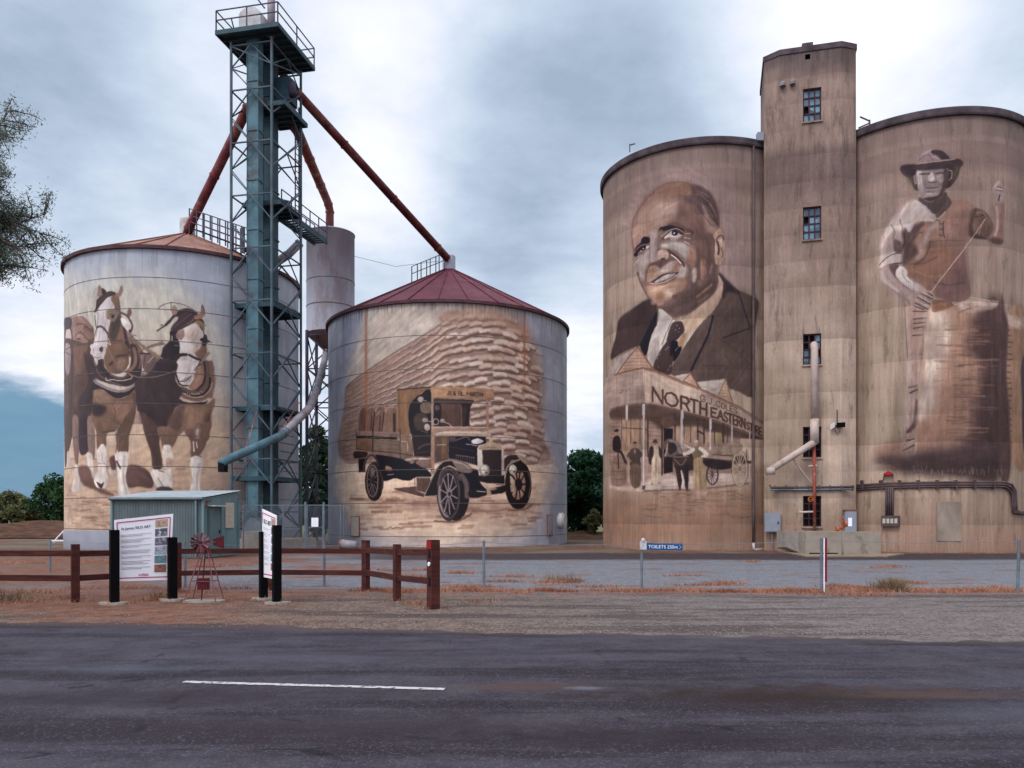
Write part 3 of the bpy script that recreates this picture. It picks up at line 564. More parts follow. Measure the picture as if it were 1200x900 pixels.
s 6a4e40 0.31 4.2 6.7 1 -53,201 -33,196 -14,196
s 6a4e40 0.4 4.2 3.6 1 -17,218 31,225 78,212
s 6a4e40 0.33 4.2 3.8 1 0,247 41,251 82,255
s 6a4e40 0.29 4.2 8.2 1 -105,273 -64,276 -24,267
s 6a4e40 0.28 4.2 4 1 176,227 201,235 227,228
s 6a4e40 0.31 4.3 7.2 1 -183,259 -155,265 -127,246
s 6a4e40 0.36 4.2 7.4 1 42,244 87,243 133,244
s 6a4e40 0.25 4.2 8.2 1 177,253 222,253 270,260
s 6a4e40 0.26 4.2 7.6 1 103,213 155,217 208,220
s 6a4e40 0.27 4.2 7.9 1 -175,208 -125,212 -77,199
s 6a4e40 0.28 4.2 3.3 1 -48,204 -31,198 -14,209
s 54403a 0.7 5.7 7.1 1 -263,296 -88,298 -19,294
s 5a443c 0.7 7 9.8 1 9,300 119,311 267,329
s bdb2b2 1 1.4 17.3 0 -267,731 -267,688
s bdb2b2 1 1.4 10.8 0 -267,688 -267,312
s bdb2b2 1 1.4 15.5 0 -63,684 -63,653
s bdb2b2 1 1.4 10.6 0 -65,653 -65,484
s bdb2b2 1 1.4 12.6 0 74,642 74,600
s bdb2b2 1 1.4 8.4 0 72,600 72,496
s bdb2b2 1 1.4 7.7 0 179,611 179,527
s bdb2b2 1 1.4 5.6 0 275,582 275,357
s bdb2b2 1 1.4 4.2 0 357,550 357,366
s bdb2b2 1 1.5 18.5 0 -380,737 -380,672
s 7c706e 0.7 1.4 2.9 0 -260,680 -260,315
s 5c4a42 1 2.2 17.3 1 -267,310 -265,316
p 8f7664 1 3 0 1 -515,471 -448,491 -393,456 -382,396 -393,332 -507,333 -524,403
s 65503f 0.8 1.5 3.7 1 -517,456 -448,446 -387,448
s 65503f 0.8 1.5 3.7 1 -517,411 -448,401 -387,404
s 65503f 0.8 1.5 3.7 1 -517,369 -448,360 -387,363
p 30262b 1 2.3 0 1 -503,584 -468,594 -441,586 -429,555 -435,514 -503,516 -513,555
p b08a70 1 1.5 0 1 -453,605 -455,601 -459,597 -465,596 -472,597 -478,599 -483,603 -485,608 -483,612 -478,616 -472,617 -465,616 -459,614 -455,610
p 33282b 1 1.5 0 1 -494,620 -479,626 -459,629 -448,617 -461,612 -483,614
s 3c2f34 1 3 17.9 1 -476,515 -429,503 -399,464 -387,445
s 3a2e33 1 2.2 10.5 1 -454,505 -452,467 -448,422
p 6c5040 1 1.5 0 1 -371,440 -372,438 -375,436 -379,435 -383,436 -387,437 -390,439 -391,441 -390,443 -387,445 -383,446 -379,445 -375,444 -372,442
p 53443d 1 2.2 0 1 -382,477 -358,505 -324,519 -291,505 -273,478 -289,461 -287,421 -353,424 -361,465
p 6e5a4a 1 2.9 0 1 -353,426 -287,423 -289,323 -345,324
p a88670 1 1.5 0 1 -310,534 -311,529 -314,525 -319,523 -325,523 -330,526 -333,531 -335,536 -333,541 -330,545 -325,548 -319,547 -314,544 -311,540
p 30262a 1 1.5 0 1 -336,541 -331,549 -315,549 -307,539 -321,542
p 8a7a6c 1 2.2 0 1 -331,515 -316,514 -318,488 -328,489
s 4e4038 0.7 2.2 3.7 1 -336,416 -339,332
s 4e4038 0.7 2.2 3.6 1 -316,415 -319,332
s 4e4038 0.7 2.2 3.6 1 -300,415 -303,331
s 9c7c66 1 2.2 8.8 1 -382,477 -371,458 -351,452
p b8a48e 1 2.1 0 1 -218,517 -181,520 -174,474 -214,460
p 392e32 1 2.2 0 1 -233,509 -212,520 -211,465 -218,426 -238,444
p 392e32 1 2.1 0 1 -183,521 -161,487 -167,456 -178,470
p baa68e 1 2.1 0 1 -218,460 -174,462 -170,338 -189,336 -196,400 -203,336 -218,334
s 7c6854 0.8 2.1 4.3 1 -196,453 -196,396
p 9c7a64 1 1.4 0 1 -195,533 -196,529 -198,526 -202,524 -205,524 -209,526 -211,530 -212,534 -211,538 -209,542 -205,544 -202,543 -198,541 -196,538
p 44363a 1 1.4 0 1 -223,543 -212,546 -210,555 -196,555 -193,545 -184,538 -202,536
s 8a7868 1 1.4 5.7 1 -215,332 -222,331
s 8a7868 1 1.4 5.7 1 -186,335 -171,333
p 43322f 1 2.8 0 1 -110,464 -60,480 2,465 5,398 -88,397 -105,429
p 6a5852 1 2.1 0 1 -159,523 -145,549 -122,553 -88,540 -72,511 -75,483 -109,463 -136,464 -153,459 -154,472 -139,492 -156,507
p 8f8078 1 3.5 0 1 -131,546 -88,538 -60,491 -75,476 -98,520
p 3a2c2c 1 2.8 0 1 -131,529 -102,531 -88,499 -116,475 -131,486
s b0a098 1 2.1 6.4 1 -136,525 -141,494 -147,471
p 362829 1 2.1 0 1 -95,414 -60,407 -70,298 -81,312
p 2e2327 1 2.1 0 1 -59,407 -32,410 -36,297 -47,311
s c4b2a4 1 2.8 7 1 -67,393 -60,343 -65,315
s a89888 1 1.4 2.8 1 -105,461 -32,461
s 8a7a70 1 2.1 3.5 1 -102,450 -67,421 -43,452
s c8bab0 1 2.1 8.4 1 -52,519 -32,510 -13,497
p 75654f 1 2.1 0 1 -13,502 2,509 24,507 34,453 -5,446
s c6b8aa 1 2.8 18.2 1 24,500 55,473 37,458
s c6b8aa 1 2.8 18.2 1 -10,495 -32,480 -52,475
p a08a68 1 2.8 0 1 -5,448 40,451 52,384 56,306 24,300 -6,303 -8,385
p b8967c 1 1.4 0 1 11,524 11,519 8,515 5,513 1,513 -3,515 -5,520 -6,525 -5,530 -3,534 1,536 5,536 8,534 11,530
p c8b8a8 1 1.4 0 1 -9,533 2,544 14,540 14,533 2,532
s 78644a 0.6 2.8 4.2 1 19,440 26,314
s 78644a 0.5 2.8 3.5 1 5,433 6,314
s 483832 1 1.4 9.1 1 39,451 175,436 282,437
p 30262a 1 2.8 0 1 43,446 175,431 177,405 112,396 56,411
s 3a2e30 1 1.4 5.6 1 179,433 179,384
s 382c2f 1 1.4 6.3 1 110,371 108,353 102,337 93,326 82,322 72,326 63,337 57,353 55,371 57,390 63,406 72,416 82,420 93,416 102,406 108,390 110,371
s 4a3c3c 1 1.4 2.8 0 57,379 108,363
s 4a3c3c 1 1.4 2.8 0 63,401 103,342
s 4a3c3c 1 1.4 2.8 0 74,415 91,328
s 4a3c3c 1 1.4 2.8 0 87,417 78,326
s 4a3c3c 1 1.4 2.8 0 99,407 66,336
s 4a3c3c 1 1.4 2.8 0 107,387 58,356
p 3f3334 0.8 2.8 0 1 190,461 253,462 253,428 190,427
s b0a084 1 1.4 8.4 1 259,402 256,370 247,342 235,323 220,317 206,323 194,341 186,369 183,402 186,434 194,462 206,481 220,487 235,481 247,463 256,435 259,402
s 6a5a4c 0.8 1.4 2.1 1 265,403 261,368 251,338 237,318 220,311 204,318 190,337 181,367 178,401 181,436 190,466 204,486 220,493 237,486 251,467 261,437 265,403
s b0a084 1 1.4 4.2 0 186,418 255,385
s b0a084 1 1.4 4.2 0 193,451 248,353
s b0a084 1 1.4 4.2 0 204,474 236,329
s b0a084 1 1.4 4.2 0 219,483 221,321
s b0a084 1 1.4 4.2 0 235,476 205,328
s b0a084 1 1.4 4.2 0 247,454 193,350
s b0a084 1 1.4 4.2 0 255,422 187,382
p 8a7a60 1 1.4 0 1 229,402 228,397 226,392 222,390 218,390 214,392 212,396 211,402 212,407 214,412 218,414 222,414 226,412 228,407
s 4a3c36 1 1.4 4.2 1 259,497 259,434 282,430
p 8c7a66 1 2.8 0 1 85,508 108,527 134,508 130,473 92,473
p 978570 1 2.8 0 1 134,509 175,532 229,521 231,495 190,467 140,473
s 6a5a4a 0.7 2.1 4.2 1 112,520 112,475
s 6a5a4a 0.7 2.1 4.2 1 168,524 175,475
s b0a08c 0.8 2.8 5.6 1 140,508 175,524 220,517
s 5c4a40 1 2.1 7 1 87,469 183,464
s 7a5e4e 0.6 1.5 2.9 1 -326,129 -303,132 -280,130 -250,131
@worker
p a08378 0.22 71.7 0 1 -73,1851 194,1838 516,1753 582,1409 464,1152 -19,1156 -187,1306 -187,1672
p a88a76 1 2.4 0 1 -36,1148 60,1114 55,1050 44,956 34,875 23,758 -22,749 -24,880 -32,1029
s b29c8e 1 7.1 14.2 1 -27,1135 -25,998 -18,844
s 7c5e4c 0.8 8.2 15.3 1 49,1038 36,933 23,840
s 54403a 0.8 2.9 5.3 1 61,1108 55,1038 43,950 34,875 23,758
s 6a5248 0.7 2.4 3.6 1 -36,1148 -31,1029 -23,880 -22,761
s 50393c 1 2.4 4.7 1 0,1077 55,1079
s 50393c 1 2.4 4.7 1 0,1114 57,1108
s 50393c 1 2.4 4.7 1 0,1036 49,1039
s 50393c 1 2.4 4.7 1 -3,1002 44,1002
s 50393c 1 2.4 4.7 1 15,912 35,913
s 50393c 1 2.4 4.7 1 2,1058 52,1059
s ab9280 1 2.9 5.3 1 2,1090 49,1090
s ab9280 1 2.9 5.3 1 2,1049 49,1049
s ab9280 1 2.9 5.3 1 0,1014 47,1014
p a68a78 1 2.6 0 1 -23,906 31,901 19,764 16,633 10,516 -1,457 -46,475 -43,531 -31,583 -28,702
s b09a8c 1 7.9 17.1 1 -16,899 -20,767 -22,669 -30,590
p 4c383d 1 3.9 0 1 10,709 19,699 16,601 -13,555 -32,558 -1,608
s 523e40 1 2.6 8.5 1 -12,740 16,750
s 523e40 0.8 2.6 6.6 1 -19,764 10,768
s 523e40 1 3.3 8.6 1 -38,504 2,524
s 523e40 1 2.6 5.3 1 -28,521 4,522
s b8a496 1 2.6 5.9 1 -43,505 -13,513 4,519
s 4a3a3c 1 3.3 6.6 1 -43,472 4,496
p b8a898 1 2.6 0 1 -37,444 -22,454 -6,456 2,424 -13,410 -33,424
p 94705a 0.9 17.3 0 1 -167,478 -109,515 -46,518 -43,439 -134,423
p a88468 1 2.6 0 1 60,1108 74,1120 139,1109 175,1130 228,1164 298,1156 390,1147 400,891 393,630 390,370 22,384 17,502 19,699 28,829 42,933
p c2ac9a 1 19.6 0 1 63,1104 127,1103 163,1017 133,888 104,760 98,662 22,607 20,699 44,933
p aa927e 0.5 9.1 0 1 34,1025 115,1019 104,890 45,893
p 563f3d 1 22 0 1 244,1061 390,1138 400,370 181,368 206,498 244,595 264,724 292,822 264,886 225,957 251,1016
s 6d5046 0.53 3.9 3.5 1 302,908 329,912 358,909
s 624a48 0.38 3.9 6.1 1 158,796 194,798 231,793
s 624a48 0.58 3.9 6 1 189,903 218,900 248,902
s 624a48 0.38 3.9 3.9 1 268,992 305,996 344,995
s 563f3d 0.6 3.9 6.8 1 212,470 239,469 267,472
s 6d5046 0.66 3.9 8.4 1 265,959 305,961 347,962
s 6d5046 0.52 3.9 5.1 1 256,967 280,969 305,967
s 624a48 0.53 3.9 6.2 1 185,651 217,654 250,648
s 563f3d 0.44 3.9 5 1 138,602 165,603 192,603
s 6d5046 0.69 3.9 5.6 1 253,861 291,864 330,862
s 563f3d 0.55 3.9 7.9 1 243,924 275,925 308,923
s 624a48 0.38 3.9 5.7 1 170,469 210,468 250,470
s 624a48 0.4 3.9 4.1 1 188,1000 226,996 266,999
s 624a48 0.47 3.9 5.5 1 169,664 222,663 278,662
s 563f3d 0.65 3.9 3.6 1 164,430 213,429 265,428
s 624a48 0.56 3.9 8.9 1 226,531 253,532 280,533
s 563f3d 0.6 3.9 3.9 1 198,733 222,731 248,732
s 6d5046 0.42 3.9 5.5 1 155,722 208,723 263,723
s 6d5046 0.64 3.9 6.7 1 161,767 206,763 253,765
s 6d5046 0.43 3.9 6.2 1 255,713 306,712 362,717
s 563f3d 0.46 3.9 4.9 1 228,714 273,716 321,717
s 563f3d 0.68 3.9 6.4 1 200,467 243,464 288,468
s 624a48 0.42 3.9 7.8 1 202,504 244,506 290,502
s 624a48 0.67 3.9 4.4 1 269,815 325,817 388,819
s 6d5046 0.52 3.9 6.8 1 222,716 255,717 289,716
s 563f3d 0.62 3.9 6.1 1 239,712 269,709 301,710
s 624a48 0.66 3.9 7.9 1 243,650 304,651 371,654
s 6d5046 0.56 3.9 7.6 1 193,788 249,790 309,787
s 563f3d 0.7 3.9 5.5 1 181,518 229,516 279,516
s 6d5046 0.51 3.9 4.4 1 246,459 271,461 297,461
s 563f3d 0.46 3.9 6.8 1 140,622 178,619 218,621
s 6d5046 0.43 3.9 8 1 287,1030 346,1028 413,1039
s 6d5046 0.39 3.9 5.3 1 271,1031 301,1033 332,1032
s 624a48 0.37 3.9 8.5 1 156,588 180,591 204,586
s 624a48 0.54 3.9 7.6 1 154,710 206,712 262,711
s 624a48 0.39 3.9 5 1 212,578 252,580 295,578
s 6d5046 0.41 3.9 4 1 127,591 150,592 173,590
s 6d5046 0.5 3.9 7.1 1 133,562 183,563 236,560
s 6d5046 0.65 3.9 9 1 192,610 225,610 259,611
s 624a48 0.57 3.9 8.1 1 179,713 223,710 269,714
s 563f3d 0.52 3.9 6.6 1 233,727 273,728 315,729
s 624a48 0.36 3.9 6.2 1 178,747 198,748 218,747
s 563f3d 0.64 3.9 5.9 1 261,412 282,409 303,411
s 624a48 0.58 3.9 9.1 1 210,689 263,693 321,690
s 6d5046 0.52 3.9 3.8 1 205,416 261,414 322,416
s 624a48 0.4 3.9 5.4 1 251,681 302,681 358,686
s 563f3d 0.52 3.9 8.8 1 214,595 245,595 277,595
s 563f3d 0.44 3.9 7.8 1 178,943 206,941 236,942
s 624a48 0.5 3.9 7.1 1 175,510 225,513 279,508
s 6d5046 0.48 3.9 6.7 1 281,967 306,968 333,969
s 563f3d 0.58 3.9 6.2 1 224,701 250,704 277,701
s 563f3d 0.64 3.9 8.8 1 187,853 221,857 255,853
s 563f3d 0.35 3.9 7.5 1 173,850 191,849 210,849
s 624a48 0.59 3.9 4.6 1 173,529 223,526 277,527
s 6d5046 0.53 3.9 8 1 167,721 220,721 275,722
s 6d5046 0.37 3.9 7.4 1 252,1006 304,1004 362,1010
s 624a48 0.43 3.9 3.6 1 227,789 286,790 351,790
s 6d5046 0.6 3.9 4.8 1 233,798 262,801 294,797
s 6d5046 0.4 3.9 9 1 136,606 158,602 180,603
s 624a48 0.59 3.9 5.3 1 165,521 218,521 273,519
s 6d5046 0.53 3.9 4 1 254,466 314,469 382,470
s 563f3d 0.47 3.9 5.7 1 274,837 318,836 366,837
s 624a48 0.56 3.9 9 1 259,971 282,974 306,974
s 624a48 0.58 3.9 3.9 1 246,511 282,512 320,510
s 6d5046 0.36 3.9 7.4 1 215,765 253,763 293,764
s 624a48 0.56 3.9 5.4 1 262,1045 311,1046 365,1048
s 6d5046 0.37 3.9 3.4 1 288,981 321,984 356,981
s 6d5046 0.57 3.9 4.2 1 244,831 302,832 365,833
s 624a48 0.69 3.9 6.7 1 273,427 314,429 358,426
s 6d5046 0.63 3.9 5.6 1 137,548 183,548 231,548
s 8f6a50 0.59 3.9 8.5 1 98,951 160,946 224,946
s 8f6a50 0.41 3.9 7.4 1 149,653 176,650 203,650
s a87e5e 0.51 3.9 8.5 1 142,1015 207,1012 276,1012
s a87e5e 0.35 3.9 6.8 1 189,770 217,769 246,771
s 9c7256 0.37 3.9 4.7 1 99,988 125,989 152,987
s 9c7256 0.41 3.9 6.3 1 160,808 194,807 228,808
s 9c7256 0.34 3.9 5.4 1 96,843 123,842 150,840
s 9c7256 0.5 3.9 6.4 1 140,826 202,822 268,825
s 8f6a50 0.55 3.9 4.1 1 99,786 121,787 142,784
s a87e5e 0.33 3.9 7.9 1 223,518 254,519 285,516
s 9c7256 0.57 3.9 8.7 1 129,946 187,945 248,945
s 8f6a50 0.46 3.9 6.8 1 222,672 252,673 284,671
s 9c7256 0.52 3.9 5.5 1 191,993 259,992 333,995
s a87e5e 0.51 3.9 2.7 1 235,851 304,849 382,856
s b18c6c 0.46 3.9 2.9 1 120,1043 183,1040 250,1039
s a87e5e 0.55 3.9 4.7 1 88,455 107,456 125,451
s a87e5e 0.36 3.9 4.2 1 158,824 202,820 249,822
s a87e5e 0.34 3.9 3.8 1 95,901 157,901 221,897
s b18c6c 0.49 3.9 5.9 1 234,878 305,877 385,884
s b18c6c 0.3 3.9 3.6 1 203,430 274,428 352,430
s 8f6a50 0.34 3.9 4.5 1 175,1021 243,1020 317,1023
s b18c6c 0.4 3.9 4.4 1 160,1022 208,1019 259,1020
s 8f6a50 0.37 3.9 5 1 126,434 188,434 252,433
s b18c6c 0.53 3.9 7.9 1 185,717 244,716 308,715
s a87e5e 0.42 3.9 4.4 1 124,1050 185,1052 249,1047
s 8f6a50 0.49 3.9 8.1 1 230,482 297,481 373,486
s 8f6a50 0.45 3.9 7.6 1 132,1019 166,1017 200,1014
s 9c7256 0.42 3.9 5.8 1 142,570 207,567 275,571
s 9c7256 0.56 3.9 6.5 1 219,843 265,847 313,844
s 8f6a50 0.4 3.9 5.1 1 111,556 139,557 169,556
s 9c7256 0.45 3.9 6.1 1 215,730 246,728 279,731
s 8f6a50 0.55 3.9 8.2 1 169,904 196,906 223,904
s 8f6a50 0.38 3.9 6.2 1 181,445 228,441 278,446
s a87e5e 0.56 3.9 6.5 1 187,1027 210,1026 233,1027
s a87e5e 0.38 3.9 6.7 1 170,976 230,977 294,977
s a87e5e 0.42 3.9 8.3 1 187,549 252,548 323,552
s 9c7256 0.44 3.9 4.1 1 148,1035 214,1036 286,1033
s 9c7256 0.46 3.9 3 1 165,858 190,860 215,859
s b18c6c 0.43 3.9 8.3 1 125,1016 158,1015 191,1016
s a87e5e 0.48 3.9 7.7 1 181,494 211,491 242,493
s a87e5e 0.47 3.9 7.8 1 230,963 275,963 324,966
s b18c6c 0.37 3.9 5.6 1 122,828 164,828 207,828
s b18c6c 0.34 3.9 8.2 1 213,851 254,850 298,851
s b18c6c 0.45 3.9 7.7 1 213,568 268,569 327,568
s b18c6c 0.32 3.9 4.5 1 132,523 166,523 200,521
s 8f6a50 0.36 3.9 2.8 1 163,1002 210,1004 259,1000
s b18c6c 0.41 3.9 4.6 1 125,737 147,739 170,735
s b18c6c 0.59 3.9 2.8 1 219,882 290,881 370,888
s 8f6a50 0.38 3.9 8.2 1 165,610 212,609 261,611
s 8f6a50 0.57 3.9 7 1 216,764 284,765 359,765
s 9c7256 0.34 3.9 3.3 1 85,788 131,789 178,783
s 8f6a50 0.4 3.9 7.6 1 86,878 117,877 148,877
s 9c7256 0.34 3.9 6.7 1 232,731 259,734 286,730
s b18c6c 0.36 3.9 7.9 1 197,750 235,749 276,751
s b18c6c 0.49 3.9 2.9 1 126,947 148,946 171,945
s 8f6a50 0.31 3.9 8.3 1 236,766 264,763 292,767
s 9c7256 0.54 3.9 8.7 1 111,874 176,869 244,869
s a87e5e 0.36 3.9 3.3 1 112,1001 178,1000 247,997
s b18c6c 0.43 3.9 6.3 1 145,1028 170,1028 196,1029
s b18c6c 0.34 3.9 5.6 1 126,719 164,722 202,715
s 8f6a50 0.34 3.9 4.7 1 200,654 269,656 346,655
s 8f6a50 0.32 3.9 3.1 1 188,445 253,445 324,444
s a87e5e 0.41 3.9 3.6 1 193,521 229,524 267,523
s 8f6a50 0.4 3.9 4.8 1 191,946 228,949 266,944
s 8f6a50 0.53 3.9 7.4 1 155,920 189,922 224,917
s 9c7256 0.58 3.9 8.9 1 139,468 168,467 198,468
s a87e5e 0.36 3.9 7.4 1 180,952 242,952 309,951
s a87e5e 0.56 3.9 6.3 1 101,618 127,614 153,615
s 8f6a50 0.33 3.9 4.4 1 163,601 221,598 283,599
s b18c6c 0.39 3.9 5.7 1 233,663 306,664 389,663
p 986e58 0.55 25.9 0 1 115,766 264,757 238,673 127,655
p 966e58 0.5 26 0 1 34,613 225,601 200,498 28,502
p 4c3a3d 1 23.7 0 1 16,469 163,485 392,500 393,360 -25,369 -167,431 -43,439
p b89e8c 1 5.3 0 1 183,1130 228,1163 281,1154 385,1147 353,1118 275,1100 216,1100
p 90664a 1 3.5 0 1 83,1162 139,1154 172,1131 118,1108 77,1106
s c0a898 1 2.3 5.3 1 86,1163 150,1153 177,1132 228,1163 294,1155 389,1146
s 4a383c 1 1.8 4.1 1 388,1145 393,1106
s 4a3a3c 0.8 1.2 2.9 1 332,1157 346,1148 389,1145
s 8a6a58 0.6 4.7 8.2 1 188,1095 228,1111 245,1114
s 5c4448 0.8 2.4 5.9 1 393,1115 429,1097 450,1090 553,1091
p a37e5c 1 5.9 0 1 444,1097 602,1098 602,429 464,424 454,567 435,828
p ba9e8a 1 5.9 0 1 397,1109 446,1093 582,1096 574,1049 437,1045
p 563f3d 1 7.2 0 1 393,1138 430,1089 444,1025 433,828 454,633 459,371 390,363
s 5c4448 0.8 3.9 6.5 1 425,1024 455,1026
s 5c4448 0.8 3.9 6.5 1 425,996 463,1001
s 5c4448 0.8 3.9 6.6 1 425,969 472,969
s 5c4448 0.8 3.9 6.5 1 425,941 462,949
s 5c4448 0.8 3.9 6.5 1 425,914 470,914
s 5c4448 0.8 3.9 6.6 1 425,886 471,891
s 5c4448 0.8 3.9 6.5 1 425,859 458,861
s 5c4448 0.8 3.9 6.5 1 425,831 464,831
s 5c4448 0.8 3.9 6.5 1 425,804 457,801
s 5c4448 0.8 3.9 6.5 1 425,777 464,782
s 5c4448 0.8 3.9 6.5 1 425,749 465,757
s 5c4448 0.8 3.9 6.5 1 425,722 469,724
s 5c4448 0.8 3.9 6.5 1 425,694 458,701
s 5c4448 0.8 3.9 6.5 1 425,667 464,665
s 5c4448 0.8 3.9 6.5 1 425,639 458,636
s 5c4448 0.8 3.9 6.5 1 425,612 465,614
s 5c4448 0.8 3.9 6.6 1 425,584 472,588
s 5c4448 0.8 3.9 6.5 1 425,557 467,560
s 5c4448 0.8 3.9 6.5 1 425,530 460,531
s 5c4448 0.8 3.9 6.6 1 425,502 472,509
s 5c4448 0.8 3.9 6.5 1 425,475 461,481
s 5c4448 0.8 3.9 6.5 1 425,447 462,454
s 86706a 0.7 1.3 2.6 0 346,927 346,616
s 7a6460 0.6 1.3 2 0 394,923 394,695
p 4c3c46 1 3.3 0 1 550,865 606,898 606,442 565,534 559,706
p 4a3838 0.9 14.5 0 1 -147,443 -37,445 163,408 390,383 365,346 45,354 -55,376
s a08878 0.5 1.3 2.6 1 371,355 381,386
s a08878 0.5 1.3 2.6 1 107,356 101,380
s a08878 0.5 1.3 2.6 1 -17,350 -15,370
s a08878 0.5 1.3 2.6 1 208,361 215,391
s a08878 0.5 1.3 2.6 1 306,356 299,382
s a08878 0.5 1.3 2.6 1 404,363 393,384
s a08878 0.5 1.3 2.7 1 -63,361 -63,378
s a08878 0.5 1.3 2.6 1 417,367 416,384
s a08878 0.5 1.3 2.6 1 201,357 205,371
s a08878 0.5 1.3 2.6 1 8,370 5,403
s a08878 0.5 1.3 2.6 1 406,354 407,369
s a08878 0.5 1.3 2.6 1 76,360 80,382
s a08878 0.5 1.3 2.6 1 162,364 162,388
s a08878 0.5 1.3 2.6 1 116,348 118,377
s a08878 0.5 1.3 2.6 1 411,354 405,385
s a08878 0.5 1.3 2.6 1 253,358 256,391
s a08878 0.5 1.3 2.6 1 79,365 79,382
s a08878 0.5 1.3 2.6 1 359,367 355,399
s a08878 0.5 1.3 2.6 1 437,367 427,396
s a08878 0.5 1.3 2.6 1 250,361 244,397
s a08878 0.5 1.3 2.6 1 -21,352 -25,373
s a08878 0.5 1.3 2.6 1 142,369 147,387
s a08878 0.5 1.3 2.6 1 69,364 74,379
s a08878 0.5 1.3 2.6 1 327,365 330,400
s a08878 0.5 1.3 2.6 1 23,373 20,404
s a08878 0.5 1.3 2.6 1 47,365 55,398
s a08878 0.5 1.3 2.6 1 503,370 509,391
s a08878 0.5 1.3 2.6 1 304,350 308,376
s a08878 0.5 1.3 2.6 1 274,354 267,384
s a08878 0.5 1.3 2.6 1 -7,352 -9,369
s a08878 0.5 1.3 2.7 1 -63,360 -70,384
s a08878 0.5 1.3 2.6 1 -50,358 -44,373
s a08878 0.5 1.3 2.6 1 251,355 252,390
s a08878 0.5 1.3 2.6 1 88,349 89,369
s a08878 0.5 1.3 2.6 1 71,370 75,390
s a08878 0.5 1.3 2.6 1 236,352 232,380
s a08878 0.5 1.3 2.6 1 290,361 296,384
s a08878 0.5 1.3 2.6 1 3,372 -3,403
s a08878 0.5 1.3 2.6 1 190,368 198,382
s a08878 0.5 1.3 2.6 1 239,359 246,387
s a08878 0.5 1.3 2.6 1 401,367 401,399
s a08878 0.5 1.3 2.6 1 120,353 119,375
s a08878 0.5 1.3 2.6 1 69,355 77,370
s a08878 0.5 1.3 2.6 1 38,372 33,398
s a08878 0.5 1.3 2.6 1 221,354 215,387
s a08878 0.5 1.3 2.6 1 30,353 28,379
p 977460 1 2.4 0 1 7,1628 60,1594 91,1560 161,1610 216,1609 269,1570 313,1554 353,1499 353,1475 319,1429 233,1441 217,1412 217,1337 229,1255 238,1165 161,1145 76,1186 23,1242 -30,1288 -40,1337 -89,1352 -140,1335 -145,1382 -140,1465 -122,1515 -95,1557 -46,1606
p 957060 1 17.5 0 1 139,1550 228,1558 233,1488 216,1418 118,1423 118,1517
p 8a6048 0.7 17.6 0 1 49,1395 194,1384 205,1279 86,1227 -19,1286 -19,1328
p 755650 1 19.8 0 1 188,1384 219,1337 231,1197 161,1152 86,1192 150,1257
p bcaaa2 1 7.1 0 1 7,1628 65,1581 97,1530 44,1525 -14,1511 -35,1455 -40,1397 -51,1345 -140,1335 -145,1382 -137,1470 -111,1537 -46,1606
p 8a7468 0.6 8.4 0 1 -117,1460 -73,1504 -40,1468 -46,1415 -84,1405 -122,1401
p 5a4440 1 5.9 0 1 -46,1493 -3,1509 44,1519 23,1475 2,1437 18,1387 -19,1346 -46,1337 -43,1421
s a8958a 0.75 15.3 20 1 102,1509 76,1492 52,1448 34,1409 34,1374 18,1358
s bcaaa0 1 5.9 11.8 1 -24,1527 23,1533 81,1523
p b4a8a8 1 3.6 0 1 -30,1514 0,1520 -14,1481 -23,1486
s 4c3838 1 3.6 7.1 1 -38,1485 -35,1443 -46,1410
s 54403e 1 5.3 8.3 1 7,1460 -19,1417 -24,1376
s 604840 0.8 5.3 8.2 1 70,1428 49,1360 7,1330
s 664a3c 0.8 4.7 7.1 1 34,1474 -3,1467 -24,1441
s 5c443c 0.5 7.1 9.4 1 -19,1334 44,1331 97,1355
s 5a4440 0.6 7 8.2 1 86,1239 150,1222 216,1232
s a07858 0.6 5.9 9.4 1 -3,1308 60,1270 118,1265
s 543e3c 0.4 4.7 5.8 1 76,1427 150,1424 213,1421
p 64504c 1 3.6 0 1 -82,1461 -51,1440 -45,1397 -78,1402
s 5a4646 1 2.4 4.2 1 -144,1357 -111,1383 -73,1394 -47,1389
s 54423f 1 3 6 1 -140,1334 -100,1347 -51,1346
s b8aaa4 0.7 3 4.8 1 -141,1369 -111,1392 -73,1403
s 6a5650 0.6 3.6 4.2 1 -95,1533 -78,1499 -84,1465
s 6a5650 0.6 3.6 4.2 1 -56,1549 -46,1505 -48,1481
p bfb0b0 1 2.4 0 1 7,1628 44,1596 66,1568 49,1572 13,1601
p 604c46 1 2.3 0 1 134,1632 159,1601 140,1567 102,1530 91,1560 118,1610
p 45343a 1 2.3 0 1 55,1588 89,1605 94,1554 81,1562
p b09878 1 2.3 0 1 89,1602 98,1598 94,1560 86,1567
s b09a8a 1 1.8 7 1 81,1556 97,1525 131,1557
s 453438 1 1.8 3.5 1 94,1525 110,1517
s 8f7460 1 2.3 15.2 1 110,1512 115,1447
s 6a5448 1 1.8 7 1 107,1506 118,1503
s 6a5448 1 1.8 7 1 107,1480 118,1477
s 6a5448 1 1.8 7 1 107,1453 118,1451
s 4a3838 1 2.3 4.7 1 126,1516 123,1481 127,1440
p 7c5f4e 1 2.9 0 1 239,1558 275,1570 313,1554 353,1499 336,1439 313,1429 239,1441 228,1488
p 533d3d 1 4.7 0 1 233,1488 251,1546 270,1567 251,1500 258,1459 313,1432 242,1437
s a08474 1 2.9 4.7 1 269,1547 300,1551 316,1525
s 4c3838 1 2.3 4.1 1 263,1529 306,1539
s 54403e 1 2.3 4.1 1 281,1512 313,1531
s 5c4640 1 2.9 4.7 1 332,1491 316,1444
s a0826c 1 4.1 5.8 1 294,1495 281,1454
p 9c7868 1 2.9 0 1 360,1593 414,1611 417,1529 412,1428 374,1409 319,1429 353,1475
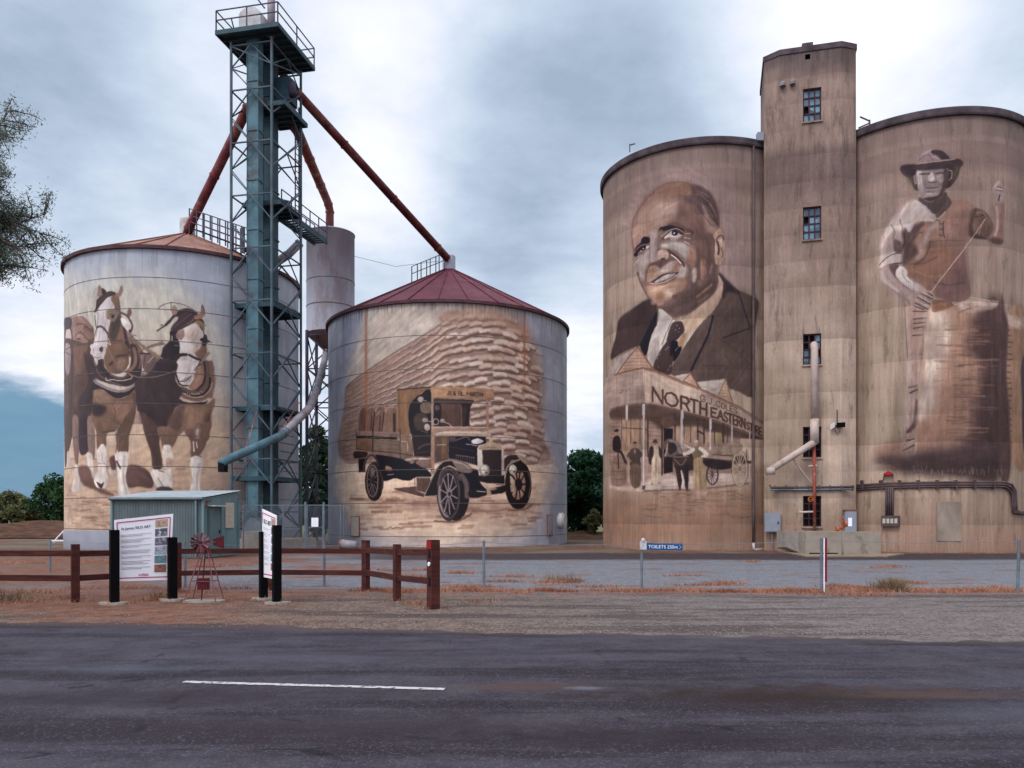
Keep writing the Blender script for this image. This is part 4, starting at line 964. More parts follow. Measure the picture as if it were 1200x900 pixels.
s b89c8c 1 7 15.2 1 371,1582 376,1495 363,1453
p 6a4c46 1 5.3 0 1 322,1428 382,1409 414,1429 371,1442
p aa9488 1 2.3 0 1 349,1650 356,1680 382,1706 401,1697 410,1675 417,1635 414,1609 382,1594 360,1597 371,1623
s 4a3838 1 2.3 7 1 391,1636 382,1613
s 6a5450 1 1.8 3.5 1 374,1676 405,1674
s 6a5450 1 1.8 3.5 1 371,1658 408,1658
s c8b8b0 1 2.3 4.7 1 356,1668 382,1695
s c4b2a8 1 1.8 4.1 1 374,1664 405,1666
p a28a80 1 3 0 1 -140,1335 -95,1347 -64,1318 -73,1289 -35,1235 23,1204 18,1163 -3,1159 -46,1171 -73,1205 -122,1256 -142,1296
p 604a48 1 3.6 0 1 -100,1341 -59,1339 -73,1295 -19,1221 -51,1253 -84,1297
s b6a49c 1 7.2 13.2 1 -131,1318 -117,1273 -62,1216
p c2b2ae 1 3 0 1 -56,1334 -24,1305 -24,1275 23,1233 29,1197 -30,1235 -73,1289
s 8a7474 0.7 2.4 4.2 1 -46,1314 -40,1278 -19,1251
p a48c7e 1 2.4 0 1 -19,1191 23,1210 55,1206 86,1186 77,1157 61,1123 18,1134 -24,1168
p 9c8476 1 2.4 0 1 2,1149 18,1183 44,1203 81,1182 77,1147 60,1114 23,1129
s 4a383a 1 1.8 4.1 1 15,1177 70,1139
s 4a383a 1 1.8 4.1 1 6,1153 60,1117
s 4a383a 1 1.8 4.1 1 31,1193 77,1162
s 4a383a 1 1.8 4.1 1 5,1138 44,1118
s 4a383a 1 1.8 4.1 1 62,1190 78,1177
s bca698 1 2.4 4.1 1 21,1183 70,1149
s bca698 1 2.4 4.1 1 12,1163 62,1128
s bca698 1 2.4 4.1 1 39,1198 76,1172
s e0cabc 1 0.6 2.3 1 313,1525 216,1389 139,1287 70,1192
p 4a393c 1 2 0 1 -55,1783 -47,1799 -19,1796 34,1792 104,1793 175,1796 197,1790 209,1774 194,1749 186,1722 168,1688 136,1662 20,1666 -15,1724 -47,1759
p 6a5a48 0.7 6.3 0 1 -44,1754 -15,1732 13,1680 -1,1690 -26,1719
p 675748 0.7 6.2 0 1 175,1762 190,1761 186,1722 164,1692 161,1716
p 95807c 1 1.6 0 1 11,1804 23,1827 51,1850 86,1849 118,1836 139,1815 149,1795 104,1792 41,1793
p 43343a 1 2 0 1 69,1839 90,1845 121,1834 141,1815 149,1797 118,1797 100,1815 76,1829
s 6a5654 1 2 3.5 1 23,1807 41,1824 62,1826 79,1802
s b4a29c 1 2.4 3.5 1 30,1818 51,1838 72,1844
s b0a09a 1 2 3.1 1 83,1817 104,1801
s ac988c 1 1.2 4.7 1 13,1792 69,1791 146,1792 175,1795
p 40303a 1 4.7 0 1 -51,1796 9,1788 9,1743 -37,1757
s 54423e 1 1.2 3.1 1 175,1796 197,1790 208,1775 207,1764
p 96847f 1 2 0 1 14,1766 48,1780 90,1779 132,1769 143,1748 140,1706 133,1671 118,1641 90,1617 48,1623 27,1646 18,1679
p b6a6a0 1 4.3 0 1 15,1758 30,1761 34,1727 42,1690 48,1654 34,1648 20,1678 15,1722
p 4a3a3e 1 3.5 0 1 11,1782 139,1779 141,1754 90,1755 27,1759
p 574644 1 2.7 0 1 126,1750 143,1744 139,1679 118,1634 95,1616 115,1665 118,1700
p a8968e 1 3.9 0 1 94,1725 121,1728 123,1699 107,1693
s 5c4a4a 0.85 3.5 5.9 1 26,1742 48,1744 67,1737
s 5c4a4a 0.85 3.5 5.5 1 91,1736 107,1739 123,1735
s 3c3032 1 1.6 2.7 1 32,1739 48,1739 62,1735
s 3c3032 1 1.6 2.7 1 95,1734 107,1735 120,1732
p 8a7874 1 0.8 0 1 47,1736 47,1735 46,1734 45,1734 43,1734 42,1735 41,1736 41,1737 41,1738 42,1738 43,1738 45,1738 46,1737 47,1737
p 8a7874 1 0.8 0 1 109,1732 109,1731 108,1731 107,1730 105,1731 104,1731 103,1732 103,1733 103,1734 104,1734 105,1734 107,1734 108,1734 109,1733
p c0b2ac 1 2.3 0 1 71,1743 80,1742 87,1709 74,1703 58,1709
s 54433f 1 2 4.3 1 62,1702 79,1695 97,1698
s 56443f 1 1.2 3.1 1 52,1675 76,1672 101,1674
s b4a29c 1 1.6 3.5 1 54,1667 79,1662 99,1665
s 7a6862 1 1.6 2.7 1 50,1701 42,1679
s 6a5854 1 1.6 3.5 1 104,1696 114,1676
p a8968f 1 3.5 0 1 89,1644 87,1640 82,1638 74,1637 66,1638 59,1641 54,1645 52,1649 54,1652 59,1654 66,1655 74,1654 82,1651 87,1648
s 6a5954 1 1.6 2.7 1 58,1656 83,1652
p 47383b 1 3.1 0 1 48,1630 90,1632 119,1641 107,1600 51,1607 31,1625
p a08e88 1 1.6 0 1 0,1740 11,1744 15,1699 6,1700
s 5a4848 1 1.6 2.8 1 6,1736 9,1708
s aa9690 1 1.2 3.9 1 146,1744 159,1742 157,1708 147,1701
s 43353a 1 1.6 5.4 1 152,1736 150,1713
p 574644 1 2.7 0 1 24,1638 48,1619 90,1617 118,1638 132,1648 139,1612 90,1551 58,1586 20,1623
s a89490 1 2.8 6.3 1 23,1666 27,1642
s 7c6a64 1 2.3 3.9 1 41,1624 69,1608 83,1614
@horses
p bcb7ab 1 59.3 0 1 -858,1290 -530,1312 -318,1325 -153,1317 -18,1269 79,1188 135,1069 160,911 177,615 169,359 135,19 -858,13
p c4b19d 0.7 108.5 0 1 -275,1011 119,1033 152,528 -275,517
p cca98a 0.95 111.4 0 1 -858,586 -233,599 169,593 169,19 -858,13
p d6b08c 0.5 58.6 0 1 -212,723 169,742 169,359 -212,353
s 8a6448 0.48 6.2 9.9 1 -125,196 -77,193
s 8a6448 0.28 6.4 11.2 1 -711,298 -602,291
s 8a6448 0.3 6.2 8.3 1 -235,369 -196,375
s 8a6448 0.28 6.2 9.7 1 -387,135 -357,131
s 8a6448 0.3 6.2 5 1 -129,412 -83,416
s 8a6448 0.42 6.4 6.9 1 127,150 179,149
s 8a6448 0.32 6.2 9.3 1 -458,126 -391,121
s 8a6448 0.4 6.2 5.8 1 -318,398 -294,400
s 8a6448 0.37 6.5 7.4 1 -811,222 -674,216
s 8a6448 0.26 6.2 9.3 1 -356,288 -330,282
s 8a6448 0.39 6.2 5.1 1 -37,160 6,162
s 8a6448 0.44 6.5 6.3 1 -778,455 -612,451
s 8a6448 0.44 6.3 7.2 1 88,125 120,125
s 8a6448 0.49 6.3 10 1 -570,194 -490,200
s 8a6448 0.48 6.3 8.9 1 -594,341 -506,341
s 8a6448 0.29 6.2 6.9 1 -180,346 -155,352
s 8a6448 0.38 6.2 6 1 -79,107 -58,101
s 8a6448 0.36 6.2 8.6 1 -283,373 -234,373
s 8a6448 0.28 6.4 5.3 1 -653,134 -574,130
s 8a6448 0.36 6.2 8.9 1 -50,123 -6,128
s 8a6448 0.46 6.3 6.9 1 -518,160 -466,154
s 8a6448 0.32 6.4 8.2 1 122,300 167,301
s 8a6448 0.41 6.2 7.3 1 -285,404 -230,399
s 8a6448 0.47 6.2 5.5 1 -213,337 -184,334
s 8a6448 0.44 6.2 9.7 1 -318,181 -272,179
s 8a6448 0.42 6.2 6.7 1 -316,209 -278,206
s 8a6448 0.39 6.2 9 1 -374,125 -329,131
s 8a6448 0.45 6.2 7.8 1 -413,221 -357,219
s 8a6448 0.46 6.2 9.5 1 -329,230 -278,232
s 8a6448 0.38 6.3 11.2 1 46,216 96,216
s 8a6448 0.43 6.2 10.9 1 -499,163 -447,161
s 8a6448 0.36 6.2 9.8 1 -51,397 -14,396
s 8a6448 0.29 6.2 8.9 1 -124,185 -83,191
s 8a6448 0.26 6.2 6.3 1 -256,228 -213,227
s 8a6448 0.3 6.2 5.3 1 -233,376 -209,379
s 8a6448 0.4 6.2 7.9 1 -470,446 -425,444
s 8a6448 0.35 6.2 5 1 -425,139 -383,142
s 8a6448 0.27 6.3 7.4 1 -561,165 -524,163
s 8a6448 0.35 6.2 8.5 1 -180,337 -130,333
s 8a6448 0.39 6.3 7.3 1 6,232 30,231
s 8a6448 0.25 6.3 8.9 1 108,116 140,110
s 8a6448 0.47 6.3 8.9 1 -570,260 -527,258
s 8a6448 0.34 6.2 6.3 1 -306,305 -275,299
s 8a6448 0.37 6.3 8.8 1 111,135 140,129
s 8a6448 0.37 6.2 11 1 -276,344 -238,347
s 8a6448 0.46 6.3 7.8 1 -552,240 -503,236
s 8a6448 0.31 6.4 6.9 1 -761,275 -607,269
s 8a6448 0.37 6.2 11.1 1 -398,403 -362,401
s 8a6448 0.33 6.2 9.6 1 -110,245 -87,241
s 8a6448 0.34 6.2 6.8 1 -188,338 -152,339
s 8a6448 0.48 6.2 5.2 1 -41,250 -14,250
s 8a6448 0.39 6.3 5.1 1 59,266 103,268
s 8a6448 0.35 6.2 8 1 -66,235 -19,236
s 8a6448 0.46 6.3 6.9 1 33,390 79,397
s 8a6448 0.29 6.2 6.8 1 -75,305 -32,300
s 8a6448 0.4 6.2 8 1 -228,263 -197,268
s 8a6448 0.42 6.3 6.4 1 6,435 50,432
s 8a6448 0.26 6.4 11.4 1 -721,204 -584,201
s 8a6448 0.28 6.3 9.1 1 27,382 76,380
s 8a6448 0.29 6.2 5.9 1 -376,134 -329,135
s 8a6448 0.26 6.2 5.6 1 -125,441 -94,447
s 8a6448 0.33 6.2 10.4 1 -158,196 -135,197
s 8a6448 0.42 6.2 10.8 1 -141,285 -110,290
s 8a6448 0.41 6.3 8.2 1 -516,236 -443,235
s 8a6448 0.28 6.2 6.5 1 -402,263 -348,263
s 8a6448 0.41 6.2 9.5 1 -429,327 -395,324
s 8a6448 0.31 6.3 5.6 1 -603,223 -556,222
s 8a6448 0.43 6.3 7.1 1 51,290 96,296
s 8a6448 0.28 6.4 11.1 1 -657,411 -565,412
s 8a6448 0.34 6.3 10.3 1 120,224 145,223
p 7c5c4a 1 3.4 0 1 -865,1175 -664,1161 -589,1156 -486,1101 -468,1050 -480,959 -865,1011
p a5806e 1 1.7 0 1 -664,1159 -597,1153 -606,1116 -643,1096 -669,1108
p a07c6a 1 1.7 0 1 -588,1156 -537,1145 -483,1097 -501,1084 -551,1113 -588,1122
p ac8b76 1 1.7 0 1 -653,1097 -624,1110 -544,1110 -551,1092 -624,1059 -648,1062
p 98745e 1 1.7 0 1 -544,1095 -468,1050 -498,1030 -566,1077
p ac8a74 1 1.7 0 1 -606,1074 -573,1074 -504,1024 -573,1010 -643,1023 -653,1050
s 5c4238 1 2.1 4.2 1 -606,1116 -551,1113 -498,1082
s 5c4238 1 2.1 4.2 1 -624,1059 -573,1074 -504,1024
s 58403a 1 3 6.8 1 -606,1048 -573,1040
p c8b6b4 1 2.2 0 1 -752,1114 -675,1092 -685,986 -790,998
p 5a484c 1 2.2 0 1 -854,1186 -675,1161 -681,1110 -797,1131
p 66493c 1 3.4 0 1 -865,1055 -504,1003 -468,917 -474,792 -480,618 -865,647
p 84634a 1 10.1 0 1 -633,1018 -517,1004 -541,944 -557,882 -622,876 -638,976
p 48363a 1 7.5 0 1 -541,965 -451,895 -468,783 -474,642 -581,682 -581,750 -511,836
p b09e9c 1 2.6 0 1 -779,1040 -687,1025 -680,917 -727,880 -779,931
s 5a4a4c 1 1.7 3.9 1 -769,1004 -685,978
s 43323a 1 4.3 10.3 1 -664,971 -658,808 -687,639
p 6e5346 0.7 5.9 0 1 -643,870 -573,863 -581,758 -624,694 -653,765
s 88705e 0.7 1.7 2.5 1 -511,836 -551,781 -643,738
s 9a8478 0.6 3.5 8.7 1 -748,879 -722,789 -730,703
p 87634c 1 2.1 0 1 -384,1077 -318,1123 -301,1106 -266,1056 -233,1007 -208,941 -394,945 -384,1002
p 6a4638 0.5 8.2 0 1 -364,1010 -301,1016 -292,950 -384,953
p 452c33 1 1.6 0 1 -301,1090 -283,1056 -265,949 -281,949 -294,1032
p 927a66 1 1.6 0 1 -295,1100 -258,1031 -214,955 -237,953 -278,1040
s 5a443c 1 1.6 3.3 1 -266,1031 -233,957
p 7c6048 1 2.5 0 1 -364,1220 -341,1244 -323,1226 -317,1197 -313,1156 -311,1107 -323,1057 -341,1017 -369,1009 -384,1040 -376,1076 -369,1117 -346,1166
p cdc2c6 1 1.7 0 1 -440,1168 -430,1188 -404,1211 -384,1217 -360,1207 -345,1174 -381,1159 -390,1127 -369,1117 -381,1060 -386,1011 -394,974 -404,950 -487,956 -489,981 -474,1009 -457,1049 -451,1098 -451,1144
p c8bbbd 1 1.7 0 1 -489,1006 -389,999 -399,966 -414,934 -446,929 -474,945 -486,976
s 6a5458 1 1.7 3.7 1 -430,968 -419,984 -411,975
s 7a6264 1 1.2 2.9 1 -468,946 -446,936 -419,942
s 8a7476 1 1.2 2.5 1 -430,958 -419,961
s 9a8488 0.7 2.5 4.2 1 -471,984 -468,958
p 50403a 1 4.9 0 1 -362,1107 -318,1144 -311,1107 -323,1057 -346,1017 -374,1035 -368,1076
p 8a745a 1 2.5 0 1 -391,1160 -364,1167 -318,1156 -323,1140 -346,1108 -369,1117 -389,1127
p 1f1722 1 1.2 0 1 -346,1133 -347,1130 -349,1127 -353,1126 -357,1126 -361,1128 -363,1130 -364,1134 -363,1137 -361,1139 -357,1140 -353,1140 -349,1138 -347,1136
p d0c8c8 1 0.4 0 1 -357,1136 -358,1135 -360,1135 -361,1137 -360,1138 -358,1138
s 4a3a38 1 1.7 3.3 1 -369,1142 -355,1145 -341,1137
p 4f3c3c 1 2.1 0 1 -435,980 -419,992 -408,983 -418,962
s a49498 0.8 4.2 8.3 1 -442,1156 -445,1098 -456,1045
s b3a7ab 0.7 4.1 7.5 1 -408,1153 -411,1103
s b0a2a6 0.6 4.1 7.5 1 -430,1063 -440,1014
s 665044 1 1.7 10.4 1 -449,1085 -424,1089 -404,1077 -384,1052 -369,1026
s 584648 1 1.7 3.7 1 -451,1082 -468,1042 -480,1009
s 463840 1 1.7 3.7 1 -463,1145 -454,1090
s d4c8b4 1 1.2 3.3 1 -379,1027 -367,997
s d4c8b4 1 1.2 3.3 1 -384,1007 -364,993
s d4c8b4 1 1.2 3.3 1 -369,998 -364,968
s d4c8b4 1 1.2 3.3 1 -360,989 -346,980
p 46302f 1 1.7 0 1 -468,1161 -457,1178 -451,1219 -440,1226 -404,1248 -364,1256 -340,1248 -341,1238 -384,1226 -409,1207 -435,1184 -451,1164
s 6c5250 1 1.7 2.5 1 -440,1205 -394,1235 -355,1244
p 967c68 1 1.7 0 1 -446,1235 -443,1276 -434,1293 -417,1270 -414,1249 -430,1233
p 382a2e 1 1.7 0 1 -419,1274 -408,1271 -391,1254 -414,1244
p 9a7462 1 1.6 0 1 -339,1239 -323,1247 -314,1275 -307,1282 -301,1259 -306,1238 -323,1222
s 5c463e 1 2.1 3.3 1 -323,1222 -318,1189 -316,1156
s 6a5048 0.7 1.2 2.1 1 -446,1281 -468,1258 -481,1232
p dcd2ce 1 1.6 0 1 -312,1123 -292,1120 -266,1097 -254,1077 -270,1055 -287,1069 -305,1094
s 684c44 1 1.6 9.1 1 -314,1151 -283,1135 -266,1114 -253,1085 -261,1056
p 7c5a4c 1 1.6 0 1 -281,1143 -275,1163 -266,1172 -257,1151 -266,1126
p 2a2026 1 1.6 0 1 -260,1060 -260,1058 -262,1055 -264,1054 -266,1054 -269,1055 -270,1058 -271,1060 -270,1063 -269,1065 -266,1066 -264,1066 -262,1065 -260,1063
s 5c4a44 1 1.2 2.9 1 -253,1031 -245,1043 -232,1035
s 947c64 1 1.6 13.2 1 -249,1023 -212,994 -176,966 -149,952
s 927868 1 1.6 7.4 1 -364,985 -292,970 -212,970 -161,991 -114,1009
p 806048 1 2.1 0 1 -404,933 -384,978 -355,997 -283,995 -270,929 -279,884 -318,855 -364,861 -394,887
p 94725a 1 5.8 0 1 -327,922 -283,921 -298,884 -336,885
p 4a3430 1 3.3 0 1 -379,899 -364,915 -350,916 -364,894
s 583c34 1 5.8 12.4 1 -336,938 -309,942 -283,945
p 4a3436 1 2.1 0 1 -495,881 -446,903 -440,927 -409,929 -399,887 -364,857 -318,839 -283,851 -262,908 -262,966 -268,994 -237,994 -216,941 -208,900 -212,846 -233,817 -275,793 -327,798 -384,812 -440,832 -480,859
s 927058 1 6.6 16.5 1 -246,974 -237,928 -248,887 -279,865
s 806a62 1 2.5 7.4 1 -225,965 -212,916 -221,881
s 372630 1 4.1 14.9 1 -435,919 -414,876 -374,845
s 705852 1 3.3 8.3 1 -451,882 -424,847 -364,816 -309,798
s 80665a 0.8 3.3 6.6 1 -369,853 -318,833 -279,846
p 352430 1 2.9 0 1 -477,817 -414,793 -346,768 -283,768 -249,789 -231,799 -235,760 -275,748 -327,735 -364,750 -414,781 -457,783 -486,785
s 9a8882 1 2.1 9.1 1 -470,829 -414,801 -346,776 -292,773 -253,793 -216,830 -198,865
s dcd0ce 1 0.8 3.7 1 -394,840 -389,825 -355,828 -323,822 -287,824 -258,831 -253,844 -264,845
p 86664c 1 2.1 0 1 -474,751 -468,775 -430,783 -394,767 -355,745 -318,735 -275,747 -237,784 -232,768 -236,723 -240,678 -244,612 -480,618 -483,689
p 9a785a 1 5.8 0 1 -467,767 -435,781 -384,754 -364,725 -451,724
p 946e54 1 9.9 0 1 -346,708 -249,723 -258,682 -292,620 -327,633 -346,671
p 412f32 1 7.5 0 1 -486,714 -430,711 -389,693 -404,664 -440,652 -480,668
s 5c4238 0.8 4.9 8.2 1 -249,760 -243,702 -253,636
s 64483a 0.6 4.9 5.8 1 -355,708 -341,671 -346,634
p 46363a 1 2.9 0 1 -231,826 -114,836 -114,613 -208,612 -233,702 -237,760
p b2947a 1 1.6 0 0 -244,669 -221,674 -205,612 -248,612
s 53413c 1 6.6 16.5 1 -206,826 -204,727
s 4c3a38 0.8 7.4 16.5 1 -161,826 -157,736
p 7c6458 1 2.9 0 1 -208,941 -153,950 -118,931 -145,868 -192,863
s 4c3a38 1 1.6 3.7 1 -192,945 -200,883
s c4b0a4 1 1.6 3.7 1 -180,908 -153,938
s 5c4a44 1 1.6 3.3 1 -145,942 -168,884
s 42263a 1 1.6 7.4 1 -216,952 -145,952
s 947c64 1 1.6 12.4 1 -176,966 -145,942 -114,923
s 8c7266 1 1.2 5.8 1 -374,969 -346,918 -301,872 -249,846 -208,836 -114,846
s 8c7462 1 2.1 9.9 1 -192,974 -145,992 -106,1001
p 382834 1 2.5 0 1 -75,1061 -45,1071 -36,1014 -41,864 -137,860 -118,951 -106,989 -79,1019
s 9a845e 1 1.6 9.1 1 -192,978 -141,946 -83,907
p 8c6850 1 2.5 0 1 67,1048 60,997 32,965 52,938 59,892 81,932 89,992 76,1032
p c9bcba 1 2.1 0 1 -52,1046 -22,1081 17,1099 63,1095 76,1074 68,1040 48,996 32,969 40,945 52,921 40,870 -53,863 -52,921 -37,956 -37,1014
p c3ad9e 1 9.2 0 1 1,1075 40,1087 56,1072 40,1020 9,1013 -3,1041
p a2826f 1 3.7 0 1 -52,1050 -22,1077 -13,1049 -29,1023 -41,1026
p b89884 0.8 6.7 0 1 32,1003 56,1022 44,979 28,965
p 4a3439 1 2.1 0 1 -75,1068 -68,1090 -52,1112 -41,1134 -60,1145 -37,1167 -6,1181 24,1175 48,1159 44,1146 71,1132 76,1111 52,1125 24,1110 1,1095 -29,1076 -52,1066
s 80686a 1 1.7 2.5 1 -60,1083 -22,1119 17,1156
s 7a6466 1 1.7 2.5 1 -29,1085 1,1108 28,1132
s a08c84 1 1.3 2.1 1 -3,1102 17,1114 28,1132
s 362628 1 2.1 3.7 1 -52,1137 -14,1165 32,1159
s 4a3a3b 1 2.5 12.4 1 -58,1141 -75,1119 -98,1093
s 4a3a3b 1 1.7 6.2 1 -95,1097 -114,1079 -137,1062
s 5c4a48 1 1.2 3.7 1 -120,1087 -116,1094 -111,1088
p a68676 1 1.7 0 1 -72,1169 -60,1191 -44,1167 -52,1145 -68,1143
p a67f62 1 1.7 0 1 28,1143 56,1164 67,1207 80,1176 76,1150 56,1134 32,1131
s 5c4038 1 1.7 3.4 1 64,1186 67,1205 77,1175
s 6a4e4e 1 0.8 3.3 1 -133,1167 -114,1187 -75,1201 -29,1199 9,1186 36,1168
s 6a5450 1 1.2 3.7 1 -74,1204 -74,1164
p 94794e 1 2.1 0 1 32,1120 59,1127 76,1108 74,1078 56,1097
s 3f3034 1 1.7 4.2 1 56,1097 72,1078 77,1058
p 241a22 1 1.7 0 1 74,1035 73,1032 71,1028 67,1027 63,1026 60,1027 58,1030 57,1034 58,1037 60,1040 63,1042 67,1043 71,1042 73,1039
p 372d34 1 1.7 0 1 75,1062 87,1059 91,1038 115,1026 91,1025 83,1003 67,1010
s 5a4848 1 1.3 2.9 1 75,1104 81,1108 85,1104
s 2e222b 1 2.9 16.6 1 -72,1057 -68,979 -66,871
p 2c212a 1 1.7 0 1 -62,995 -36,997 -40,955 -60,957
s b4a6a6 1 1.7 5.8 1 -70,1040 -70,1018
s 9c8e8e 1 1.2 3.3 1 -58,996 -41,995
s 3c2c2d 1 2.1 14.9 1 -52,926 -33,950 -6,954
s 3c2c2d 1 2.1 11.7 1 9,954 32,943 60,933
s 947c6c 1 2.1 10.5 1 97,972 71,935 48,900 32,884
s 4a3a3a 1 1.7 4.2 1 59,930 40,886
p 4c3c3c 1 1.3 0 1 65,933 64,930 63,928 61,926 58,926 56,927 55,929 54,932 55,934 56,936 58,938 61,938 63,937 64,935
p 987052 1 2.1 0 1 40,878 71,925 115,929 124,873 128,827 120,780 104,749 9,792 17,814
p a97f66 0.8 5.9 0 1 48,879 71,889 63,821 24,802
s 705848 1 4.2 20.1 1 -26,789 17,774 59,783 87,823 95,883 88,926
s 3c2c37 1 2.5 10.1 1 75,925 81,869 71,818 40,785
s 342730 1 2.5 10.1 1 -22,774 24,757 71,767 99,808 104,850
s 846450 1 3.4 17.6 1 -33,760 9,742 59,741 95,765 119,818 116,885 108,928
s b4a094 1 1.7 4.2 1 77,763 103,791 114,826
s a27a5c 1 2.5 5.9 1 121,886 125,827 115,779
p d0c2b8 1 0.8 0 1 -19,772 -20,769 -23,769 -25,772 -23,774 -20,774
p d0c2b8 1 0.8 0 1 -8,765 -10,762 -13,762 -15,765 -13,767 -10,768
p d0c2b8 1 0.8 0 1 2,766 0,764 -3,764 -4,766 -3,769 0,769
p d0c2b8 1 0.8 0 1 12,761 11,759 8,759 6,761 8,764 11,764
p d0c2b8 1 0.8 0 1 23,765 21,763 18,763 17,765 18,768 21,768
p d0c2b8 1 0.8 0 1 33,763 32,761 29,761 27,763 29,766 32,766
p d0c2b8 1 0.8 0 1 44,771 42,768 39,768 38,770 39,773 42,773
p d0c2b8 1 0.8 0 1 54,771 53,768 50,768 48,771 50,773 53,773
p d0c2b8 1 0.8 0 1 65,779 63,777 60,777 59,779 60,782 63,782
p 2f232c 1 2.5 0 1 -37,735 1,721 79,730 93,740 73,716 -14,710 -52,726
p c7b9b7 1 1.7 0 1 -53,917 45,924 36,894 25,873 29,840 1,808 -33,814 -49,839 -52,872
s 554547 1 1.2 4.2 1 -37,825 -14,822 5,838 17,853
s 554547 1 0.8 2.5 1 -22,823 -20,831
s 554547 1 0.8 2.5 1 -16,827 -13,835
s 554547 1 0.8 2.5 1 -10,831 -7,839
s 554547 1 0.8 2.5 1 -3,835 -1,843
s 554547 1 0.8 2.5 1 3,839 5,847
s 554547 1 0.8 2.5 1 9,844 11,851
s 554547 1 0.8 2.5 1 15,848 17,855
s 281d25 1 2.1 6.2 1 -54,876 -46,835 -29,806 2,804
s e0d6d4 1 1.7 3.3 1 -3,807 19,826 28,844
s 4a3a38 1 2.1 5.9 1 40,895 63,914
s c0b0a8 1 1.3 2.5 1 32,888 59,903
p 433438 1 3.7 0 1 -233,735 -133,914 -52,917 -54,830 -22,778 -37,736 -22,712 -60,689 -75,622 -114,596 -145,612 -196,645 -225,694
p 47353a 1 6.6 0 1 -225,826 -145,860 -83,788 -52,727 -60,681 -83,605 -141,612 -172,678 -229,727
p 3f2c31 0.8 7.4 0 1 -225,710 -161,695 -141,621 -192,645
s 503f3b 0.8 6.6 14.8 1 -204,826 -200,744
p 8c6a50 1 2.9 0 1 -22,712 79,718 123,751 122,708 106,656 104,593 91,538 13,534 9,563 -14,583 -37,562 -60,568 -87,589 -75,622 -60,681
p a17c5e 1 10 0 1 -10,700 71,696 63,637 40,602 9,601 -3,650
p 745545 1 6.6 0 1 -75,656 -37,682 -18,649 -37,582 -60,573 -87,597
p 5a4236 0.9 5.9 0 1 79,646 103,673 104,631 79,629
s 7a5a46 0.5 4.2 5 1 -10,600 -3,650 9,692
s 5c443a 0.6 3.8 5 1 32,593 44,619 71,612
p 64484a 0.8 5 0 1 -52,689 -22,707 -14,691 -37,665
s a67e60 0.7 3 5.9 1 120,746 113,691
s a8835f 0.35 2.1 2.1 1 72,623 69,608 64,598
s 7c5c46 0.35 2.1 2.1 1 68,709 65,694 60,683
s 8f6c50 0.35 2.1 2.1 1 55,661 52,646 47,635
s a8835f 0.35 2.1 2.1 1 18,626 15,611 10,601
s a8835f 0.35 2.1 2.1 1 33,689 30,674 25,663
s 7c5c46 0.35 2.1 2.1 1 87,655 84,640 79,629
s 8f6c50 0.35 2.1 2.1 1 -5,648 -8,634 -13,623
s 8f6c50 0.35 2.1 2.1 1 4,622 1,607 -4,597
s 7c5c46 0.35 2.1 2.1 1 -18,662 -21,647 -26,636
s a8835f 0.35 2.1 2.1 1 16,665 13,650 9,640
s 7c5c46 0.35 2.1 2.1 1 27,700 24,685 19,674
s 7c5c46 0.35 2.1 2.1 1 60,625 57,611 52,600
s 7c5c46 0.35 2.1 2.1 1 93,650 89,635 85,624
s a8835f 0.35 2.1 2.1 1 76,614 73,599 69,588
s 8f6c50 0.35 2.1 2.1 1 90,615 87,600 82,589
s 8f6c50 0.35 2.1 2.1 1 44,606 41,591 36,580
s a8835f 0.35 2.1 2.1 1 96,712 93,697 88,686
s a8835f 0.35 2.1 2.1 1 2,662 -2,647 -6,637
s 8f6c50 0.35 2.1 2.1 1 46,701 42,687 38,676
s 8f6c50 0.35 2.1 2.1 1 37,698 34,683 30,672
s a8835f 0.35 2.1 2.1 1 4,631 1,616 -3,606
s 7c5c46 0.35 2.1 2.1 1 32,695 29,681 24,670
s 8f6c50 0.35 2.1 2.1 1 77,618 74,603 69,592
s 7c5c46 0.35 2.1 2.1 1 -28,623 -31,609 -36,598
s 8f6c50 0.35 2.1 2.1 1 53,651 50,636 45,625
s a8835f 0.35 2.1 2.1 1 50,678 46,663 42,653
s 8f6c50 0.35 2.1 2.1 1 38,679 34,665 30,654
s a8835f 0.35 2.1 2.1 1 99,709 96,694 91,683
s 7c5c46 0.35 2.1 2.1 1 46,603 43,588 38,577
s 7c5c46 0.35 2.1 2.1 1 97,688 93,673 89,662
s a8835f 0.35 2.1 2.1 1 85,641 82,626 77,615
s 7c5c46 0.35 2.1 2.1 1 27,620 24,605 20,594
s 8f6c50 0.35 2.1 2.1 1 36,659 33,645 28,634
s 7c5c46 0.35 2.1 2.1 1 75,610 72,596 67,585
s a8835f 0.35 2.1 2.1 1 66,684 63,669 58,658
s 7c5c46 0.35 2.1 2.1 1 63,607 60,592 55,582
s 8f6c50 0.35 2.1 2.1 1 -27,694 -30,679 -34,669
s 8f6c50 0.35 2.1 2.1 1 73,693 70,678 65,667
s a8835f 0.35 2.1 2.1 1 28,609 25,595 20,584
s a8835f 0.35 2.1 2.1 1 97,613 93,598 89,588
p 3a2a35 1 4.1 0 1 -137,914 -52,917 -54,863 -83,854 -133,864
s 8c7266 1 1.2 4.1 1 -275,851 -225,837 -153,839 -91,857 -52,872
p 5a4440 1 2.9 0 1 -825,674 -653,665 -645,593 -710,490 -786,422
p 8f7262 1 2.8 0 1 -653,658 -592,653 -584,519 -603,414 -645,515
p d0c0b6 1 3.5 0 1 -630,419 -592,415 -576,350 -558,299 -664,291 -636,359
p c8b8b0 1 2.9 0 1 -736,492 -681,482 -687,411 -736,409
p 43313d 1 3.5 0 1 -579,652 -493,647 -502,495 -579,482
p 967c6a 1 2.8 0 1 -514,648 -468,618 -463,459 -503,459
